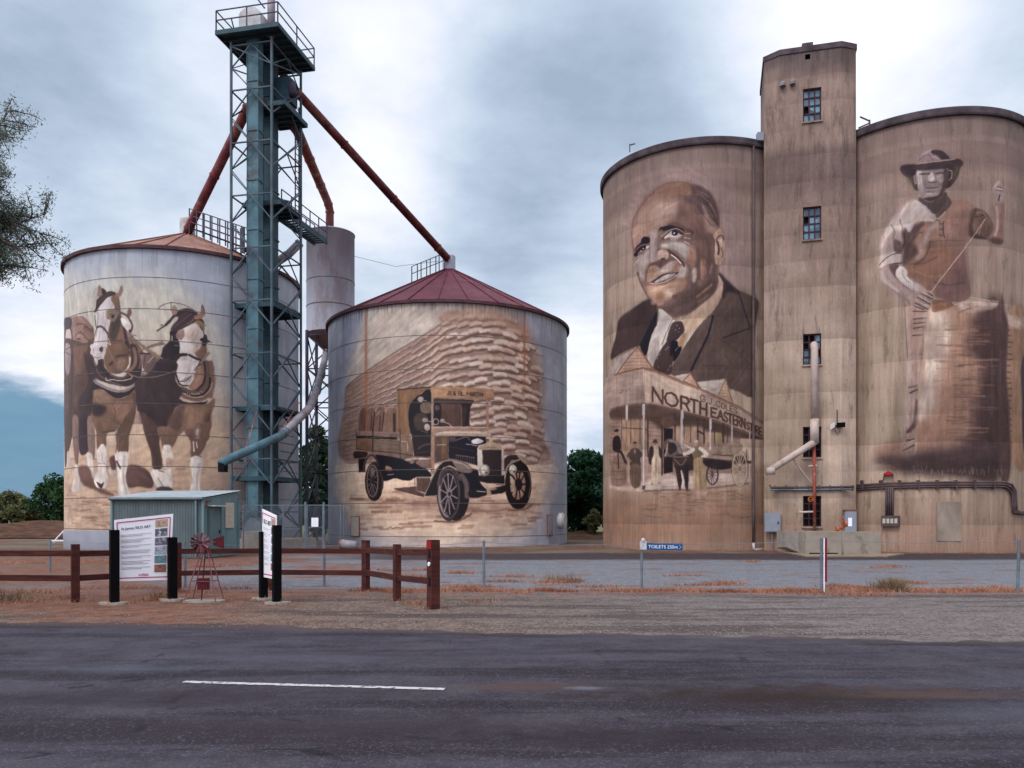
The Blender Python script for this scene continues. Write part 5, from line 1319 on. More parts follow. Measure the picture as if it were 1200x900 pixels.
p ccbcb4 1 3.5 0 1 -514,474 -478,466 -468,389 -440,361 -448,312 -496,326 -478,348 -509,390
p 775445 1 4.9 0 1 -592,405 -509,411 -478,355 -431,313 -349,269 -414,277 -468,298 -554,327
p 6c4c42 1 3.4 0 1 -283,399 -240,416 -179,387 -153,339 -165,303 -219,311 -275,310
s 5a3e38 0.5 6.9 9.6 1 -260,394 -192,380 -166,339
p 82624a 1 2.8 0 1 -478,647 -333,614 -339,580 -387,566 -395,505 -445,491 -454,583
s 54403a 1 3.4 5.5 1 -414,575 -341,580
p d4c6c0 1 2.8 0 1 -447,486 -414,518 -391,491 -391,421 -440,422
s 6a5450 1 2.1 3.5 1 -436,422 -399,420
p d8cac4 1 2.8 0 1 -440,419 -397,418 -392,388 -379,347 -389,311 -440,304 -468,340 -445,389
p 463634 1 2.8 0 1 -451,335 -423,325 -404,332 -423,301
s b4a29a 0.7 4.1 8.3 1 -418,478 -414,437
s 6e5248 1 3.4 6.9 1 -399,567 -404,519
p 70533f 1 2.7 0 1 -326,593 -240,702 -242,641 -268,558 -277,475 -326,475 -333,545
p c0ab9c 1 3.4 0 1 -380,400 -349,415 -324,380 -347,355 -372,366
p 684840 1 4.1 0 1 -371,450 -339,456 -339,394 -364,401
p d5c8c2 1 2.7 0 1 -339,469 -277,476 -273,435 -285,353 -268,284 -263,266 -322,262 -326,353 -333,408
s 644a46 1 4.1 9.6 1 -333,432 -315,401
s b8a8a2 0.8 5.5 11 1 -293,456 -298,353 -282,277
s 8a7468 0.7 3.4 4.8 1 -327,580 -324,483
s 5c4438 1 2.7 3.4 1 -339,566 -333,518 -339,477
s d5c8c2 1 2.1 4.1 1 -333,466 -330,480
s d5c8c2 1 2.1 4.1 1 -318,466 -315,480
s d5c8c2 1 2.1 4.1 1 -303,466 -301,480
s d5c8c2 1 2.1 4.1 1 -289,466 -286,480
p 5c423b 1 2.7 0 1 -212,668 -133,600 -126,511 -114,407 -153,393 -166,476 -192,558
p 86664f 1 2.8 0 1 -133,600 -44,575 -74,492 -104,476 -120,532
p d4c4b8 1 2.8 0 1 -109,508 -75,507 -63,443 -75,394 -101,397 -111,450
p c2987c 0.9 4.8 0 1 -96,446 -69,443 -72,409 -96,408
p d6c8c2 1 2.8 0 1 -153,394 -101,388 -75,392 -68,312 -88,297 -133,304 -153,339 -166,373
p 50403d 1 2.8 0 1 -140,301 -114,312 -75,305 -68,283 -133,283
s 86705f 1 2.8 5.5 1 -127,387 -107,381
s 86705f 0.7 3.4 4.8 1 -133,353 -114,319
p 7e5d48 1 2.8 0 1 -12,583 40,599 107,635 100,575 66,481 17,458 14,529
p c9b6a8 0.8 5.6 0 1 37,592 56,593 53,551 40,551
s d0c4be 1 2.1 6.3 1 26,531 30,484
s d0c4be 1 2.1 4.9 1 41,530 43,502
p d4c7c1 1 2.8 0 1 15,451 40,466 65,450 68,412 54,356 54,279 13,279 21,355 14,411
s b4a49e 0.8 4.9 8.4 1 56,426 45,356 43,286
s 7a6054 1 3.5 5.6 1 17,459 40,468 59,461
s 8a6446 0.3 4.2 4.2 1 -477,210 -431,211
s 8a6446 0.3 4.2 4.2 1 -637,197 -576,191
s 8a6446 0.3 4.2 4.2 1 -565,161 -489,153
s 8a6446 0.3 4.2 4.2 1 -547,168 -500,170
s 8a6446 0.3 4.2 4.2 1 -512,145 -446,149
s 8a6446 0.3 4.3 4.3 1 -710,188 -646,197
s 8a6446 0.3 4.1 4.1 1 -434,230 -384,232
s 8a6446 0.3 4.1 4.1 1 -395,137 -368,143
s 8a6446 0.3 4.1 4.1 1 -393,167 -355,162
s 8a6446 0.3 4.1 4.1 1 -425,182 -383,190
s 8a6446 0.3 4.2 4.2 1 -552,226 -492,224
s 8a6446 0.3 4.2 4.2 1 -636,165 -586,173
s 8a6446 0.3 4.2 4.2 1 -468,186 -408,183
s 8a6446 0.3 4.1 4.1 1 -453,228 -397,236
s 8a6446 0.3 4.2 4.2 1 -475,130 -414,123
s 8a6446 0.3 4.2 4.2 1 -523,157 -461,164
s 8a6446 0.3 4.1 4.1 1 -393,131 -355,125
s 8a6446 0.3 4.2 4.2 1 -525,210 -465,218
s 8a6446 0.3 4.1 4.1 1 -428,122 -392,114
s 8a6446 0.3 4.3 4.3 1 -665,136 -599,127
s 8a6446 0.3 4.2 4.2 1 -530,128 -496,137
s 8a6446 0.3 4.1 4.1 1 -424,164 -380,173
s 8a6446 0.3 4.2 4.2 1 -623,198 -578,188
s 8a6446 0.3 4.1 4.1 1 -437,125 -387,129
s 8a6446 0.3 4.3 4.3 1 -668,152 -611,151
s 8a6446 0.3 4.2 4.2 1 -519,182 -485,190
s 8a6446 0.3 4.2 4.2 1 -503,240 -453,247
s 8a6446 0.3 4.2 4.2 1 -580,226 -518,227
s 8a6446 0.3 4.2 4.2 1 -602,217 -536,208
s 8a6446 0.3 4.2 4.2 1 -533,224 -488,229
s 8a6446 0.3 4.2 4.2 1 -488,146 -438,152
s 8a6446 0.3 4.2 4.2 1 -564,197 -510,198
s 8a6446 0.3 4.1 4.1 1 -381,175 -337,171
s 8a6446 0.3 4.2 4.2 1 -468,143 -427,140
s 8a6446 0.3 4.1 4.1 1 -387,223 -343,225
s 8a6446 0.3 4.3 4.3 1 -677,241 -582,247
s 8a6446 0.3 4.1 4.1 1 -450,231 -411,240
s 8a6446 0.3 4.2 4.2 1 -496,146 -458,144
s 8a6446 0.3 4.1 4.1 1 -398,207 -359,203
s 8a6446 0.3 4.1 4.1 1 -412,222 -366,230
@truck
p b9aba0 1 43 0 1 -391,1350 -527,1212 -615,1057 -666,870 -705,631 -705,362 -649,191 -487,106 -265,52 18,34 255,41 469,105 566,240 606,485 614,780 582,1021 509,1179 419,1276 281,1351 -28,1363
p e8c6ac 1 86.1 0 1 -695,459 631,487 566,216 419,86 157,33 -265,42 -520,120 -676,240
p a68b78 1 6.6 0 1 -672,897 -569,941 -474,976 -316,1050 -177,1120 -106,1161 -41,1202 -57,1232 -25,1264 39,1278 126,1270 239,1276 336,1259 458,1165 554,988 590,639 590,480 -685,478 -689,797
p b4937a 0.7 44.2 0 1 -25,1245 362,1252 504,1127 571,956 571,638 362,624 311,950 126,1153
G
s 8a7060 0.8 4.4 6.6 1 -672,897 -569,941 -474,976 -316,1050 -177,1120 -106,1161 -41,1202
p b28c72 0.75 37.3 0 1 126,1293 311,1289 444,1230 489,1147 336,1216 193,1255
s 8c6648 0.34 9.2 11.8 1 -63,162 -19,166
s 8c6648 0.42 9.2 12 1 -273,125 -198,125
s 8c6648 0.45 9.3 8.2 1 -426,215 -322,218
s 8c6648 0.25 9.5 9.6 1 -524,154 -442,151
s 8c6648 0.49 9.5 11 1 -545,98 -484,94
s 8c6648 0.29 9.4 8.1 1 -470,219 -400,218
s 8c6648 0.35 9.3 8.2 1 164,308 251,310
s 8c6648 0.49 9.2 9.8 1 60,205 98,203
s 8c6648 0.42 9.7 10 1 501,160 591,158
s 8c6648 0.38 9.4 9.8 1 -468,265 -385,261
s 8c6648 0.36 9.5 10.4 1 -598,120 -497,124
s 8c6648 0.42 9.2 7.7 1 -151,134 -83,137
s 8c6648 0.36 9.5 9.7 1 -583,256 -476,259
s 8c6648 0.49 9.3 10.5 1 -348,253 -247,252
s 8c6648 0.48 9.3 9.7 1 -398,97 -341,95
s 8c6648 0.25 9.6 13.1 1 -636,259 -543,260
s 8c6648 0.26 9.5 14.6 1 -578,171 -445,171
s 8c6648 0.38 9.2 13 1 -220,131 -146,133
s 8c6648 0.29 9.2 8.8 1 -60,169 29,165
s 8c6648 0.42 9.2 9 1 -254,110 -161,110
s 8c6648 0.42 9.3 9.1 1 172,269 226,267
s 8c6648 0.49 9.4 10.2 1 -444,106 -381,107
s 8c6648 0.35 9.2 13.7 1 23,170 114,167
s 8c6648 0.34 9.2 12.7 1 52,103 121,105
s 8c6648 0.45 9.3 7.1 1 205,184 288,181
s 8c6648 0.27 9.6 11.3 1 393,99 501,99
s 8c6648 0.41 9.2 13.8 1 -188,245 -111,244
s 8c6648 0.35 9.4 12.3 1 -453,192 -379,194
s 8c6648 0.42 9.2 8 1 -219,155 -176,157
s 8c6648 0.37 9.3 14 1 231,161 294,166
s 8c6648 0.33 9.2 11.8 1 -94,276 -39,278
s 8c6648 0.36 9.6 10 1 454,323 530,328
s 8c6648 0.37 9.3 10.7 1 -334,98 -250,102
s 8c6648 0.46 9.2 8.8 1 70,117 133,114
s 8c6648 0.42 9.3 12.6 1 -326,191 -261,189
s 8c6648 0.33 9.7 12.5 1 495,187 583,185
s 8c6648 0.39 9.2 9.2 1 -38,233 7,235
s 8c6648 0.4 9.3 12.9 1 -298,309 -241,305
s 8c6648 0.41 9.2 13.5 1 -150,110 -95,114
s 8c6648 0.32 9.4 13 1 325,174 398,172
s 8c6648 0.29 9.2 9.7 1 -132,228 -73,225
s 8c6648 0.46 9.3 14.2 1 -352,259 -278,263
s 8c6648 0.28 9.5 9.9 1 363,121 463,123
s 8c6648 0.33 9.5 8.7 1 353,118 462,122
s 8c6648 0.3 9.6 8.4 1 -624,283 -504,283
s 8c6648 0.42 9.3 13.4 1 -377,246 -296,249
s 8c6648 0.38 9.2 10.8 1 -1,212 72,209
s 8c6648 0.38 9.2 11.6 1 100,207 160,208
s 8c6648 0.42 9.3 13.9 1 183,253 251,250
s 8c6648 0.44 9.7 10.5 1 472,155 561,154
s 8c6648 0.26 9.4 7.5 1 321,291 372,295
s 8c6648 0.49 9.6 8 1 -633,264 -513,261
s 8c6648 0.48 9.6 14.6 1 478,139 534,142
s 8c6648 0.33 9.2 12.5 1 -62,270 -2,269
s 8c6648 0.44 9.3 11.4 1 -310,299 -212,294
s 8c6648 0.42 9.6 9.5 1 440,235 570,235
s 8c6648 0.44 9.6 10.9 1 -625,269 -503,264
s 8c6648 0.3 9.2 13.3 1 -202,228 -108,228
s 8c6648 0.4 9.2 9.6 1 89,191 139,192
s 8c6648 0.35 9.4 14.2 1 -450,190 -354,192
p 80604c 0.5 37.4 0 1 -426,261 -120,296 157,260 482,239 362,191 64,163 -215,190 -426,200
p 7a5c50 1 1.9 0 1 -554,644 -540,753 -493,770 -486,748 -508,641
p 8e6e5c 1 1.9 0 1 -510,639 -500,735 -481,773 -437,774 -431,731 -442,635
p 8a6a5c 1 1.9 0 1 -444,635 -432,735 -414,777 -374,775 -368,727 -385,632
p 957662 1 1.9 0 1 -386,630 -366,732 -358,769 -299,762 -289,723 -294,624
s 3e2d2c 1 2.8 6.6 1 -508,646 -495,749
s 3e2d2c 1 2.8 6.6 1 -442,642 -433,740
s 3e2d2c 1 2.8 6.5 1 -383,634 -368,736
s 4a3633 1 7.4 16.7 1 -305,719 -304,631
s 5a4238 0.7 6.6 11.3 1 -453,718 -456,643
s 5a4238 0.7 6.6 11.2 1 -394,714 -400,640
s c4a89a 0.8 3.3 5.7 1 -487,758 -462,770 -438,768
s c4a89a 0.8 3.3 5.6 1 -426,744 -408,769 -375,768
s c4a89a 0.8 3.3 5.6 1 -358,741 -342,761 -305,758
s c4a89a 0.8 3.3 5.6 1 -420,721 -397,743
p 977250 1 0.9 0 0 -287,855 -97,865 -97,828 -144,834 -191,803 -218,753 -223,689 -211,615 -191,564 -191,511 -270,512 -270,612 -287,625
s 54403a 1 1.4 7.4 1 -288,852 -191,858 -101,862
s 7c5a40 0.6 4.6 9.3 1 -277,839 -276,630
s ab8660 0.6 4.6 6.5 1 -240,814 -237,652
s b89878 1 0.9 3.2 1 -221,689 -210,615 -191,564
p 2a202e 1 1.4 0 1 -190,561 -218,652 -220,744 -196,794 -153,825 -96,828 -96,510 -188,511
p 85735d 1 2.8 0 1 -152,773 -102,780 -99,724 -149,729
p b4a298 1 1.8 0 1 -135,798 -137,791 -142,786 -149,783 -157,783 -164,786 -169,792 -171,798 -169,805 -164,810 -157,813 -149,813 -142,810 -137,804
s 9c8c7c 1 1.8 5.5 1 -144,791 -123,789
p 54463f 1 3.7 0 1 -191,697 -158,724 -116,705 -116,650 -177,633
p 7c6e64 0.8 0.9 0 1 -177,662 -179,661 -181,661 -181,664 -179,664
p 7c6e64 0.8 0.9 0 1 -140,706 -141,704 -143,705 -143,707 -141,708
p 7c6e64 0.8 0.9 0 1 -146,673 -147,671 -149,672 -149,674 -147,675
p 7c6e64 0.8 0.9 0 1 -144,690 -145,688 -147,689 -147,691 -145,692
p 7c6e64 0.8 0.9 0 1 -162,692 -164,690 -166,691 -166,693 -164,694
p 7c6e64 0.8 0.9 0 1 -114,693 -115,692 -118,692 -118,694 -115,695
p 7c6e64 0.8 0.9 0 1 -149,684 -150,682 -152,683 -152,685 -150,685
p 7c6e64 0.8 0.9 0 1 -172,689 -174,687 -176,688 -176,690 -174,690
p 7c6e64 0.8 0.9 0 1 -170,695 -171,693 -173,694 -173,696 -171,696
p 7c6e64 0.8 0.9 0 1 -158,692 -160,691 -162,691 -162,693 -160,694
p 7c6e64 0.8 0.9 0 1 -118,696 -120,694 -122,695 -122,697 -120,698
p 7c6e64 0.8 0.9 0 1 -161,668 -162,667 -164,667 -164,669 -162,670
p 7c6e64 0.8 0.9 0 1 -156,679 -158,678 -160,678 -160,680 -158,681
p 7c6e64 0.8 0.9 0 1 -139,714 -140,712 -142,713 -142,715 -140,715
p 7c6e64 0.8 0.9 0 1 -137,712 -138,710 -140,710 -140,713 -138,713
p 7c6e64 0.8 0.9 0 1 -167,656 -168,655 -170,655 -170,658 -168,658
p 7c6e64 0.8 0.9 0 1 -115,666 -116,665 -118,665 -118,668 -116,668
p 7c6e64 0.8 0.9 0 1 -172,686 -174,684 -176,685 -176,687 -174,687
p 7c6e64 0.8 0.9 0 1 -164,654 -166,652 -168,653 -168,655 -166,656
p 7c6e64 0.8 0.9 0 1 -168,705 -169,703 -171,704 -171,706 -169,706
p 7c6e64 0.8 0.9 0 1 -139,670 -141,668 -143,669 -143,671 -141,671
p 7c6e64 0.8 0.9 0 1 -143,682 -144,680 -146,681 -146,683 -144,684
p 7c6e64 0.8 0.9 0 1 -117,683 -118,682 -120,682 -120,684 -118,685
p 7c6e64 0.8 0.9 0 1 -118,689 -120,687 -122,688 -122,690 -120,690
p 7c6e64 0.8 0.9 0 1 -151,692 -153,690 -155,690 -155,693 -153,693
p 7c6e64 0.8 0.9 0 1 -134,661 -135,659 -137,660 -137,662 -135,662
p 7c6e64 0.8 0.9 0 1 -167,679 -169,677 -171,678 -171,680 -169,681
p 7c6e64 0.8 0.9 0 1 -133,680 -134,678 -136,679 -136,681 -134,682
p 7c6e64 0.8 0.9 0 1 -138,671 -139,669 -141,670 -141,672 -139,673
p 7c6e64 0.8 0.9 0 1 -134,692 -135,690 -137,691 -137,693 -135,693
p a48e84 1 1.8 0 1 -112,685 -114,679 -118,675 -125,672 -133,672 -139,675 -144,679 -146,685 -144,691 -139,695 -133,697 -125,697 -118,695 -114,690
p bcaca4 1 1.8 0 1 -101,645 -103,637 -108,630 -114,627 -122,627 -129,631 -133,637 -135,646 -133,654 -129,661 -122,664 -114,664 -108,661 -103,654
s 7c6e60 0.6 3.7 9.2 1 -149,628 -116,618
p 937a6c 1 0.9 0 0 -585,644 -270,619 -270,599 -576,619
p 382a28 1 0.9 0 0 -569,618 -290,596 -289,583 -569,603
p 88725f 1 0.9 0 0 -573,603 -220,574 -221,511 -573,523
p 8c684f 1 0.9 0 0 -569,600 -447,590 -447,538 -569,549
s a89082 1 1.4 3.3 1 -584,642 -270,616
p 88745f 1 0.9 0 0 -576,600 -270,579 -225,569 -220,493 -270,506 -444,527 -576,545
p 8c6850 1 0.9 0 0 -569,595 -450,586 -450,535 -569,549
p 8f765f 1 0.9 0 0 -270,609 -211,608 -192,568 -192,492 -270,509
p 907866 1 0.9 0 0 -576,543 -270,504 -191,489 -270,470 -444,513 -576,527
s 342828 1 0.9 3.7 0 -573,546 -444,526 -270,507 -198,494
s 3c2e2e 1 1 3.8 0 -573,655 -573,545
s 3c2e2e 1 0.9 7.5 0 -444,647 -444,525
s 3c2e2e 1 0.9 4.2 0 -270,639 -270,480
s c4b4a8 1 0.9 3.7 1 -262,573 -230,568 -228,518
s ccbaaa 1 0.9 4.2 0 -214,608 -193,568 -193,494
s a08a74 0.6 3.7 3.7 1 -426,561 -285,547
p 33282e 1 0.9 0 0 -205,615 -96,613 -96,488 -190,490
s 6c5a50 0.8 5.5 10.1 1 -167,531 -139,549 -102,556
s 54463f 0.7 4.6 7.4 1 -177,508 -102,517
s 80685a 1 2.3 7.4 1 -191,488 -97,484
p 44342e 1 1.9 0 1 -590,529 -487,521 -500,493 -588,494
p 2b2122 1 1.4 0 0 -554,487 -499,489 -499,412 -551,413
s a8988c 0.7 1.4 3.3 1 -554,489 -500,493
p 20182a 1 1.9 0 1 -426,504 -270,480 -201,451 -177,467 -120,420 -96,383 -177,378 -215,360 -265,365 -305,373 -369,360 -380,401 -414,458
p ae8a6a 1 1.9 0 1 -358,442 -331,437 -316,425 -321,416 -357,417
s b8a298 1 1.9 4.6 1 -346,392 -309,397
p 8c7262 1 2.3 0 1 -182,461 -100,466 -96,429 -137,427
s 5a4c4c 0.8 1.9 2.8 1 -414,423 -97,420
p 2a2024 1 1.9 0 1 -373,356 -379,310 -396,273 -421,253 -449,253 -476,274 -495,312 -502,359 -495,406 -476,442 -449,462 -421,461 -396,440 -379,403
s 645650 0.8 6.5 9.3 1 -394,410 -379,359 -386,303
p 4a3c3a 1 1.4 0 1 -398,359 -403,315 -415,281 -434,261 -456,262 -476,281 -490,317 -495,361 -490,405 -476,440 -456,459 -434,458 -415,438 -403,403
s 9a8a82 1 0.9 5.2 1 -409,362 -412,328 -420,300 -432,281 -447,275 -462,282 -475,301 -483,330 -486,363 -483,397 -475,425 -462,444 -447,450 -432,443 -420,423 -412,395 -409,362
p 2c2224 1 1.4 0 1 -415,362 -418,329 -427,303 -439,289 -454,289 -467,304 -477,330 -480,363 -477,396 -467,422 -454,436 -439,436 -427,421 -418,394
s a39690 0.85 1.9 4.2 0 -438,360 -415,351
s a39690 0.85 1.9 4.2 0 -440,351 -421,316
s a39690 0.85 1.9 4.2 0 -444,345 -435,293
s a39690 0.85 1.9 4.2 0 -448,344 -451,289
s a39690 0.85 1.9 4.2 0 -452,348 -467,304
s a39690 0.85 1.9 4.2 0 -455,356 -478,335
s a39690 0.85 1.9 4.2 0 -455,365 -480,374
s a39690 0.85 1.9 4.2 0 -453,374 -473,409
s a39690 0.85 1.9 4.2 0 -450,380 -459,432
s a39690 0.85 1.9 4.2 0 -446,381 -442,436
s a39690 0.85 1.9 4.2 0 -442,377 -427,420
s a39690 0.85 1.9 4.2 0 -439,369 -417,390
p 8a7c78 1 2.4 0 1 -429,411 -431,401 -435,392 -441,388 -448,388 -455,393 -459,401 -461,412 -459,423 -455,431 -448,436 -441,435 -435,431 -431,422
p 3a2e30 1 1.9 0 1 -432,364 -433,354 -436,346 -440,342 -445,342 -449,346 -452,355 -453,365 -452,375 -449,383 -445,388 -440,387 -436,383 -433,375
s 4c3c39 1 2.4 12.3 1 -510,418 -497,475 -462,505 -426,492 -407,448
s 988272 1 1.4 2.8 1 -516,421 -503,475 -462,510 -423,498
p 6c4e45 1 1.4 0 0 -306,319 -177,328 -176,305 -131,286 -138,272
s 3a2a2a 1 1.4 3.2 1 -305,317 -137,272
p 705648 1 1.4 0 0 -177,374 -101,373 -101,347 -129,295 -175,305
s a89890 1 1.8 6.4 1 -175,378 -102,376
s 443434 1 1.4 2.8 1 -186,375 -186,333
s 54403a 0.7 2.3 4.6 1 -139,365 -139,301
s b08c72 1 1.4 18.4 0 -87,636 -87,402
s 7c6250 1 1.4 3.7 0 -97,632 -97,402
p 4a3736 1 1.6 0 0 -82,800 139,798 117,757 109,703 112,652 -82,650
p 6c5044 1 2.1 0 0 -45,773 67,772 70,652 14,649 -24,674 -45,684
s 8c7868 1 1.1 3.2 0 67,771 69,652
p 2e2229 1 2.1 0 1 -82,770 -45,770 -45,690 -82,690
p 6a5a58 1 2.7 0 1 -50,751 -51,744 -55,739 -61,736 -67,736 -73,739 -76,744 -78,751 -76,758 -73,764 -67,767 -61,767 -55,764 -51,758
s 2c2028 0.8 6.5 16.1 1 73,767 105,767 95,659
s 54403a 0.6 2.1 2.7 0 -18,769 -18,658
s 54403a 0.6 2.1 2.7 0 8,770 8,658
s 54403a 0.6 2.1 2.7 0 35,770 35,658
s 54403a 0.6 2.2 2.7 0 57,770 57,659
s 6c5450 1 2.2 5.4 1 -80,785 133,786
s b09882 1 1.1 12.9 0 -90,805 -90,647
s b08c74 1 1.1 15.2 0 211,799 213,639
p b69478 1 1.1 0 0 -96,650 222,653 222,635 -96,633
s d4c0ac 1 1.1 2.7 1 -83,647 206,650
p b58e68 1 1.1 0 0 -96,865 247,861 253,801 -96,805
s 8a684c 0.8 1.1 3.2 0 -96,804 252,801
s 46342e 1 0.5 3.8 0 -1,842 -1,824 -4,820 -7,820 -9,824
s 46342e 1 0.5 3.8 0 7,842 7,819
s 46342e 1 0.5 3.8 0 36,819 27,834 29,841 32,836 26,825 29,819 36,827
s 46342e 1 0.5 3.8 0 50,818 50,840 61,839 65,834 61,829 50,829
s 46342e 1 0.5 3.8 0 58,829 65,818
s 46342e 1 0.5 3.8 0 69,839 69,818 84,818
s 46342e 1 0.5 3.8 0 96,818 96,838 106,824 116,838 116,818
s 46342e 1 0.5 3.8 0 120,818 125,838 131,817
s 46342e 1 0.5 3.8 0 122,825 128,825
s 46342e 1 0.5 3.8 0 134,817 134,837 142,837 145,832 142,827 134,827
s 46342e 1 0.5 3.8 0 139,827 145,817
s 46342e 1 0.5 3.8 0 148,837 158,837
s 46342e 1 0.5 3.8 0 153,837 153,817
s 46342e 1 0.5 3.8 0 163,837 163,818
s 46342e 1 0.5 3.8 0 171,818 171,837 184,818 184,837
s b8aca4 1 1.1 4.8 1 -56,676 -57,670 -61,664 -65,661 -71,660 -76,661 -81,664 -84,670 -85,676 -84,682 -81,687 -76,691 -71,692 -65,691 -61,687 -57,682 -56,676
p 2a2426 1 1.6 0 1 -60,676 -61,671 -64,667 -68,664 -73,664 -78,667 -81,671 -82,676 -81,681 -78,685 -73,687 -68,687 -64,685 -61,681
p a89488 1 2.1 0 1 -22,681 -23,677 -27,673 -32,671 -39,671 -44,673 -48,677 -49,681 -48,686 -44,690 -39,692 -32,692 -27,690 -23,686
s c4b4a4 1 1.6 4.3 1 -24,674 3,663 15,648
s b8a898 1 1.6 4.3 1 -110,678 -83,678
p b29076 1 1.6 0 0 -96,634 -60,628 -75,599 -77,443 -96,443
p bfa48e 1 2.7 0 1 -75,598 -60,624 41,628 206,630 230,615 236,598 200,602 -2,598
s d8c6b4 1 3.2 4.9 1 -56,615 95,621 206,620
s 7c6456 0.8 1.6 3.2 1 -75,598 -58,622 41,630 206,635
p 665044 1 1.6 0 0 -77,595 -4,596 -4,474 -77,453
p 86684a 1 3.2 0 0 -40,592 -8,592 -8,480 -40,474
s c8b094 1 1.6 3.8 1 -64,551 -15,552
p 281e2e 1 2.2 0 0 -2,596 201,601 207,564 156,552 156,442 57,469 -2,480
p d8d0d0 1 2.7 0 1 119,575 155,589 190,576 162,560 122,562
s 8c7e7e 1 2.2 4.3 1 35,575 95,596 112,578
s bcb0b0 1 2.2 4.3 1 93,557 152,550
p 6a5a58 0.9 4.3 0 1 2,593 35,593 35,572 8,569
s 54484c 0.6 7.5 5.4 1 8,540 138,520
s 8c7c78 0.8 1.6 2.7 0 38,498 41,460
s 8c7c78 0.8 1.6 2.7 0 50,497 52,458
s 8c7c78 0.8 1.6 2.7 0 62,495 64,456
s 8c7c78 0.8 1.6 2.7 0 74,494 76,454
s 8c7c78 0.8 1.6 2.7 0 86,492 88,452
s 8c7c78 0.8 1.6 2.7 0 98,491 100,450
s 8c7c78 0.8 1.6 2.7 0 110,490 112,448
s 8c7c78 0.8 1.6 2.7 0 122,488 124,446
s 8c7c78 0.8 1.6 2.7 0 134,487 136,444
s b8a8a0 0.6 1.6 4.3 1 38,497 138,484
p 20182a 1 3.1 0 1 59,408 153,419 165,357 205,308 205,282 102,275
p 282026 1 2.5 0 0 153,391 314,399 314,346 204,350 165,356
p c9bcb0 1 1.9 0 0 153,535 185,555 230,571 278,563 303,542 310,526 310,390 291,396 294,531 182,527 182,393 165,387 155,468
p b8a084 1 1.9 0 1 159,537 185,555 230,571 279,562 300,542 291,530 178,527
s 8a745c 1 1.9 3.1 1 204,541 264,544
p 382a2d 1 1.9 0 0 182,526 295,531 295,396 191,387
s 5c4c4a 0.7 1.2 1.9 0 190,522 191,398
s 5c4c4a 0.7 1.2 1.9 0 198,522 199,398
s 5c4c4a 0.7 1.2 1.9 0 207,522 208,398
s 5c4c4a 0.7 1.2 1.9 0 215,522 217,398
s 5c4c4a 0.7 1.2 1.9 0 224,523 225,398
s 5c4c4a 0.7 1.2 1.9 0 232,523 234,399
s 5c4c4a 0.7 1.2 1.9 0 241,523 242,399
s 5c4c4a 0.7 1.2 1.9 0 250,523 251,399
s 5c4c4a 0.7 1.2 1.9 0 259,524 260,399
s 5c4c4a 0.7 1.2 1.9 0 267,524 269,399
s 5c4c4a 0.7 1.2 1.9 0 276,524 278,400
s 5c4c4a 0.7 1.2 1.9 0 285,525 287,400
p ccb288 1 1.9 0 0 220,594 238,598 242,570 224,569
s 8a7a74 1 1.2 2.5 1 165,387 313,392
s 6c5c5a 1 1.9 4.4 1 264,340 309,340
s 5c4e4e 1 1.9 3.7 1 204,348 313,347
p 282027 1 1.8 0 0 -134,275 -107,344 -70,423 -33,461 19,468 42,422 4,442 -33,429 -51,393 -62,343 -62,281
s b09c8c 1 1.2 4.9 1 -133,276 -100,350 -63,426 -27,461 17,468
p 918170 1 2.5 0 1 17,468 59,468 102,449 129,415 104,401 59,407 41,424
s b8a894 1 4.9 7.4 1 34,459 71,451 109,427
p 2a2025 1 2.5 0 1 109,280 101,220 81,173 52,146 20,146 -9,173 -29,220 -37,279 -29,338 -9,386 20,412 52,412 81,386 101,339
s 72645c 1 11.1 27.1 1 68,387 93,344 97,276
p 3c3033 1 1.8 0 1 63,287 56,224 39,173 13,145 -15,145 -41,173 -58,224 -65,287 -58,350 -41,401 -15,429 13,430 39,401 56,351
s 5c4e4c 1 1.2 8.6 1 55,287 51,237 39,194 20,166 -1,156 -23,166 -41,194 -53,237 -57,287 -53,337 -41,380 -23,408 -1,418 20,409 39,380 51,338 55,287
s a89a96 1 3.1 9.2 1 -6,166 -21,175 -34,194 -44,222 -51,256 -52,292 -49,329
p 2a2026 1 1.8 0 1 47,287 42,238 29,198 10,176 -12,176 -31,198 -44,238 -49,287 -44,337 -31,376 -12,398 10,398 29,376 42,337
s b0a4a2 0.9 2.5 6.8 0 12,281 43,265
s b0a4a2 0.9 2.5 6.7 0 8,264 29,206
s b0a4a2 0.9 2.5 6.7 0 0,257 4,179
s b0a4a2 0.9 2.5 6.7 0 -8,261 -24,193
s b0a4a2 0.9 2.5 6.7 0 -13,275 -42,243
s b0a4a2 0.9 2.5 6.7 0 -14,293 -45,310
s b0a4a2 0.9 2.5 6.7 0 -10,310 -31,368
s b0a4a2 0.9 2.5 6.7 0 -2,318 -6,396
s b0a4a2 0.9 2.5 6.7 0 6,314 22,382
s b0a4a2 0.9 2.5 6.8 0 11,300 40,332
s b4a8a6 0.7 2.5 4.9 1 -9,181 -26,197 -39,227 -45,266 -45,310 -38,349 -25,379 -8,394 10,392 26,373 38,341
p 94868a 1 3.7 0 1 16,290 14,278 10,269 4,263 -3,263 -10,268 -14,278 -16,290 -14,301 -10,311 -3,316 4,316 10,311 14,301
p 302628 1 1.8 0 1 10,287 9,282 7,278 4,275 1,275 -2,278 -4,282 -5,287 -4,292 -2,297 1,299 4,299 7,297 9,292
s 726258 1 3.1 6.7 1 -59,350 -39,411 -1,432 36,412 60,362
p 2a2026 1 3.1 0 1 109,307 153,320 230,318 327,338 316,300 204,282 115,275
p c4a88c 1 2.5 0 1 178,351 204,339 230,308 232,282 211,282 203,321
s ccbeb8 1 1.9 4.9 1 153,303 199,300
p bd9c80 0.9 3.1 0 1 211,321 257,324 271,315 237,307
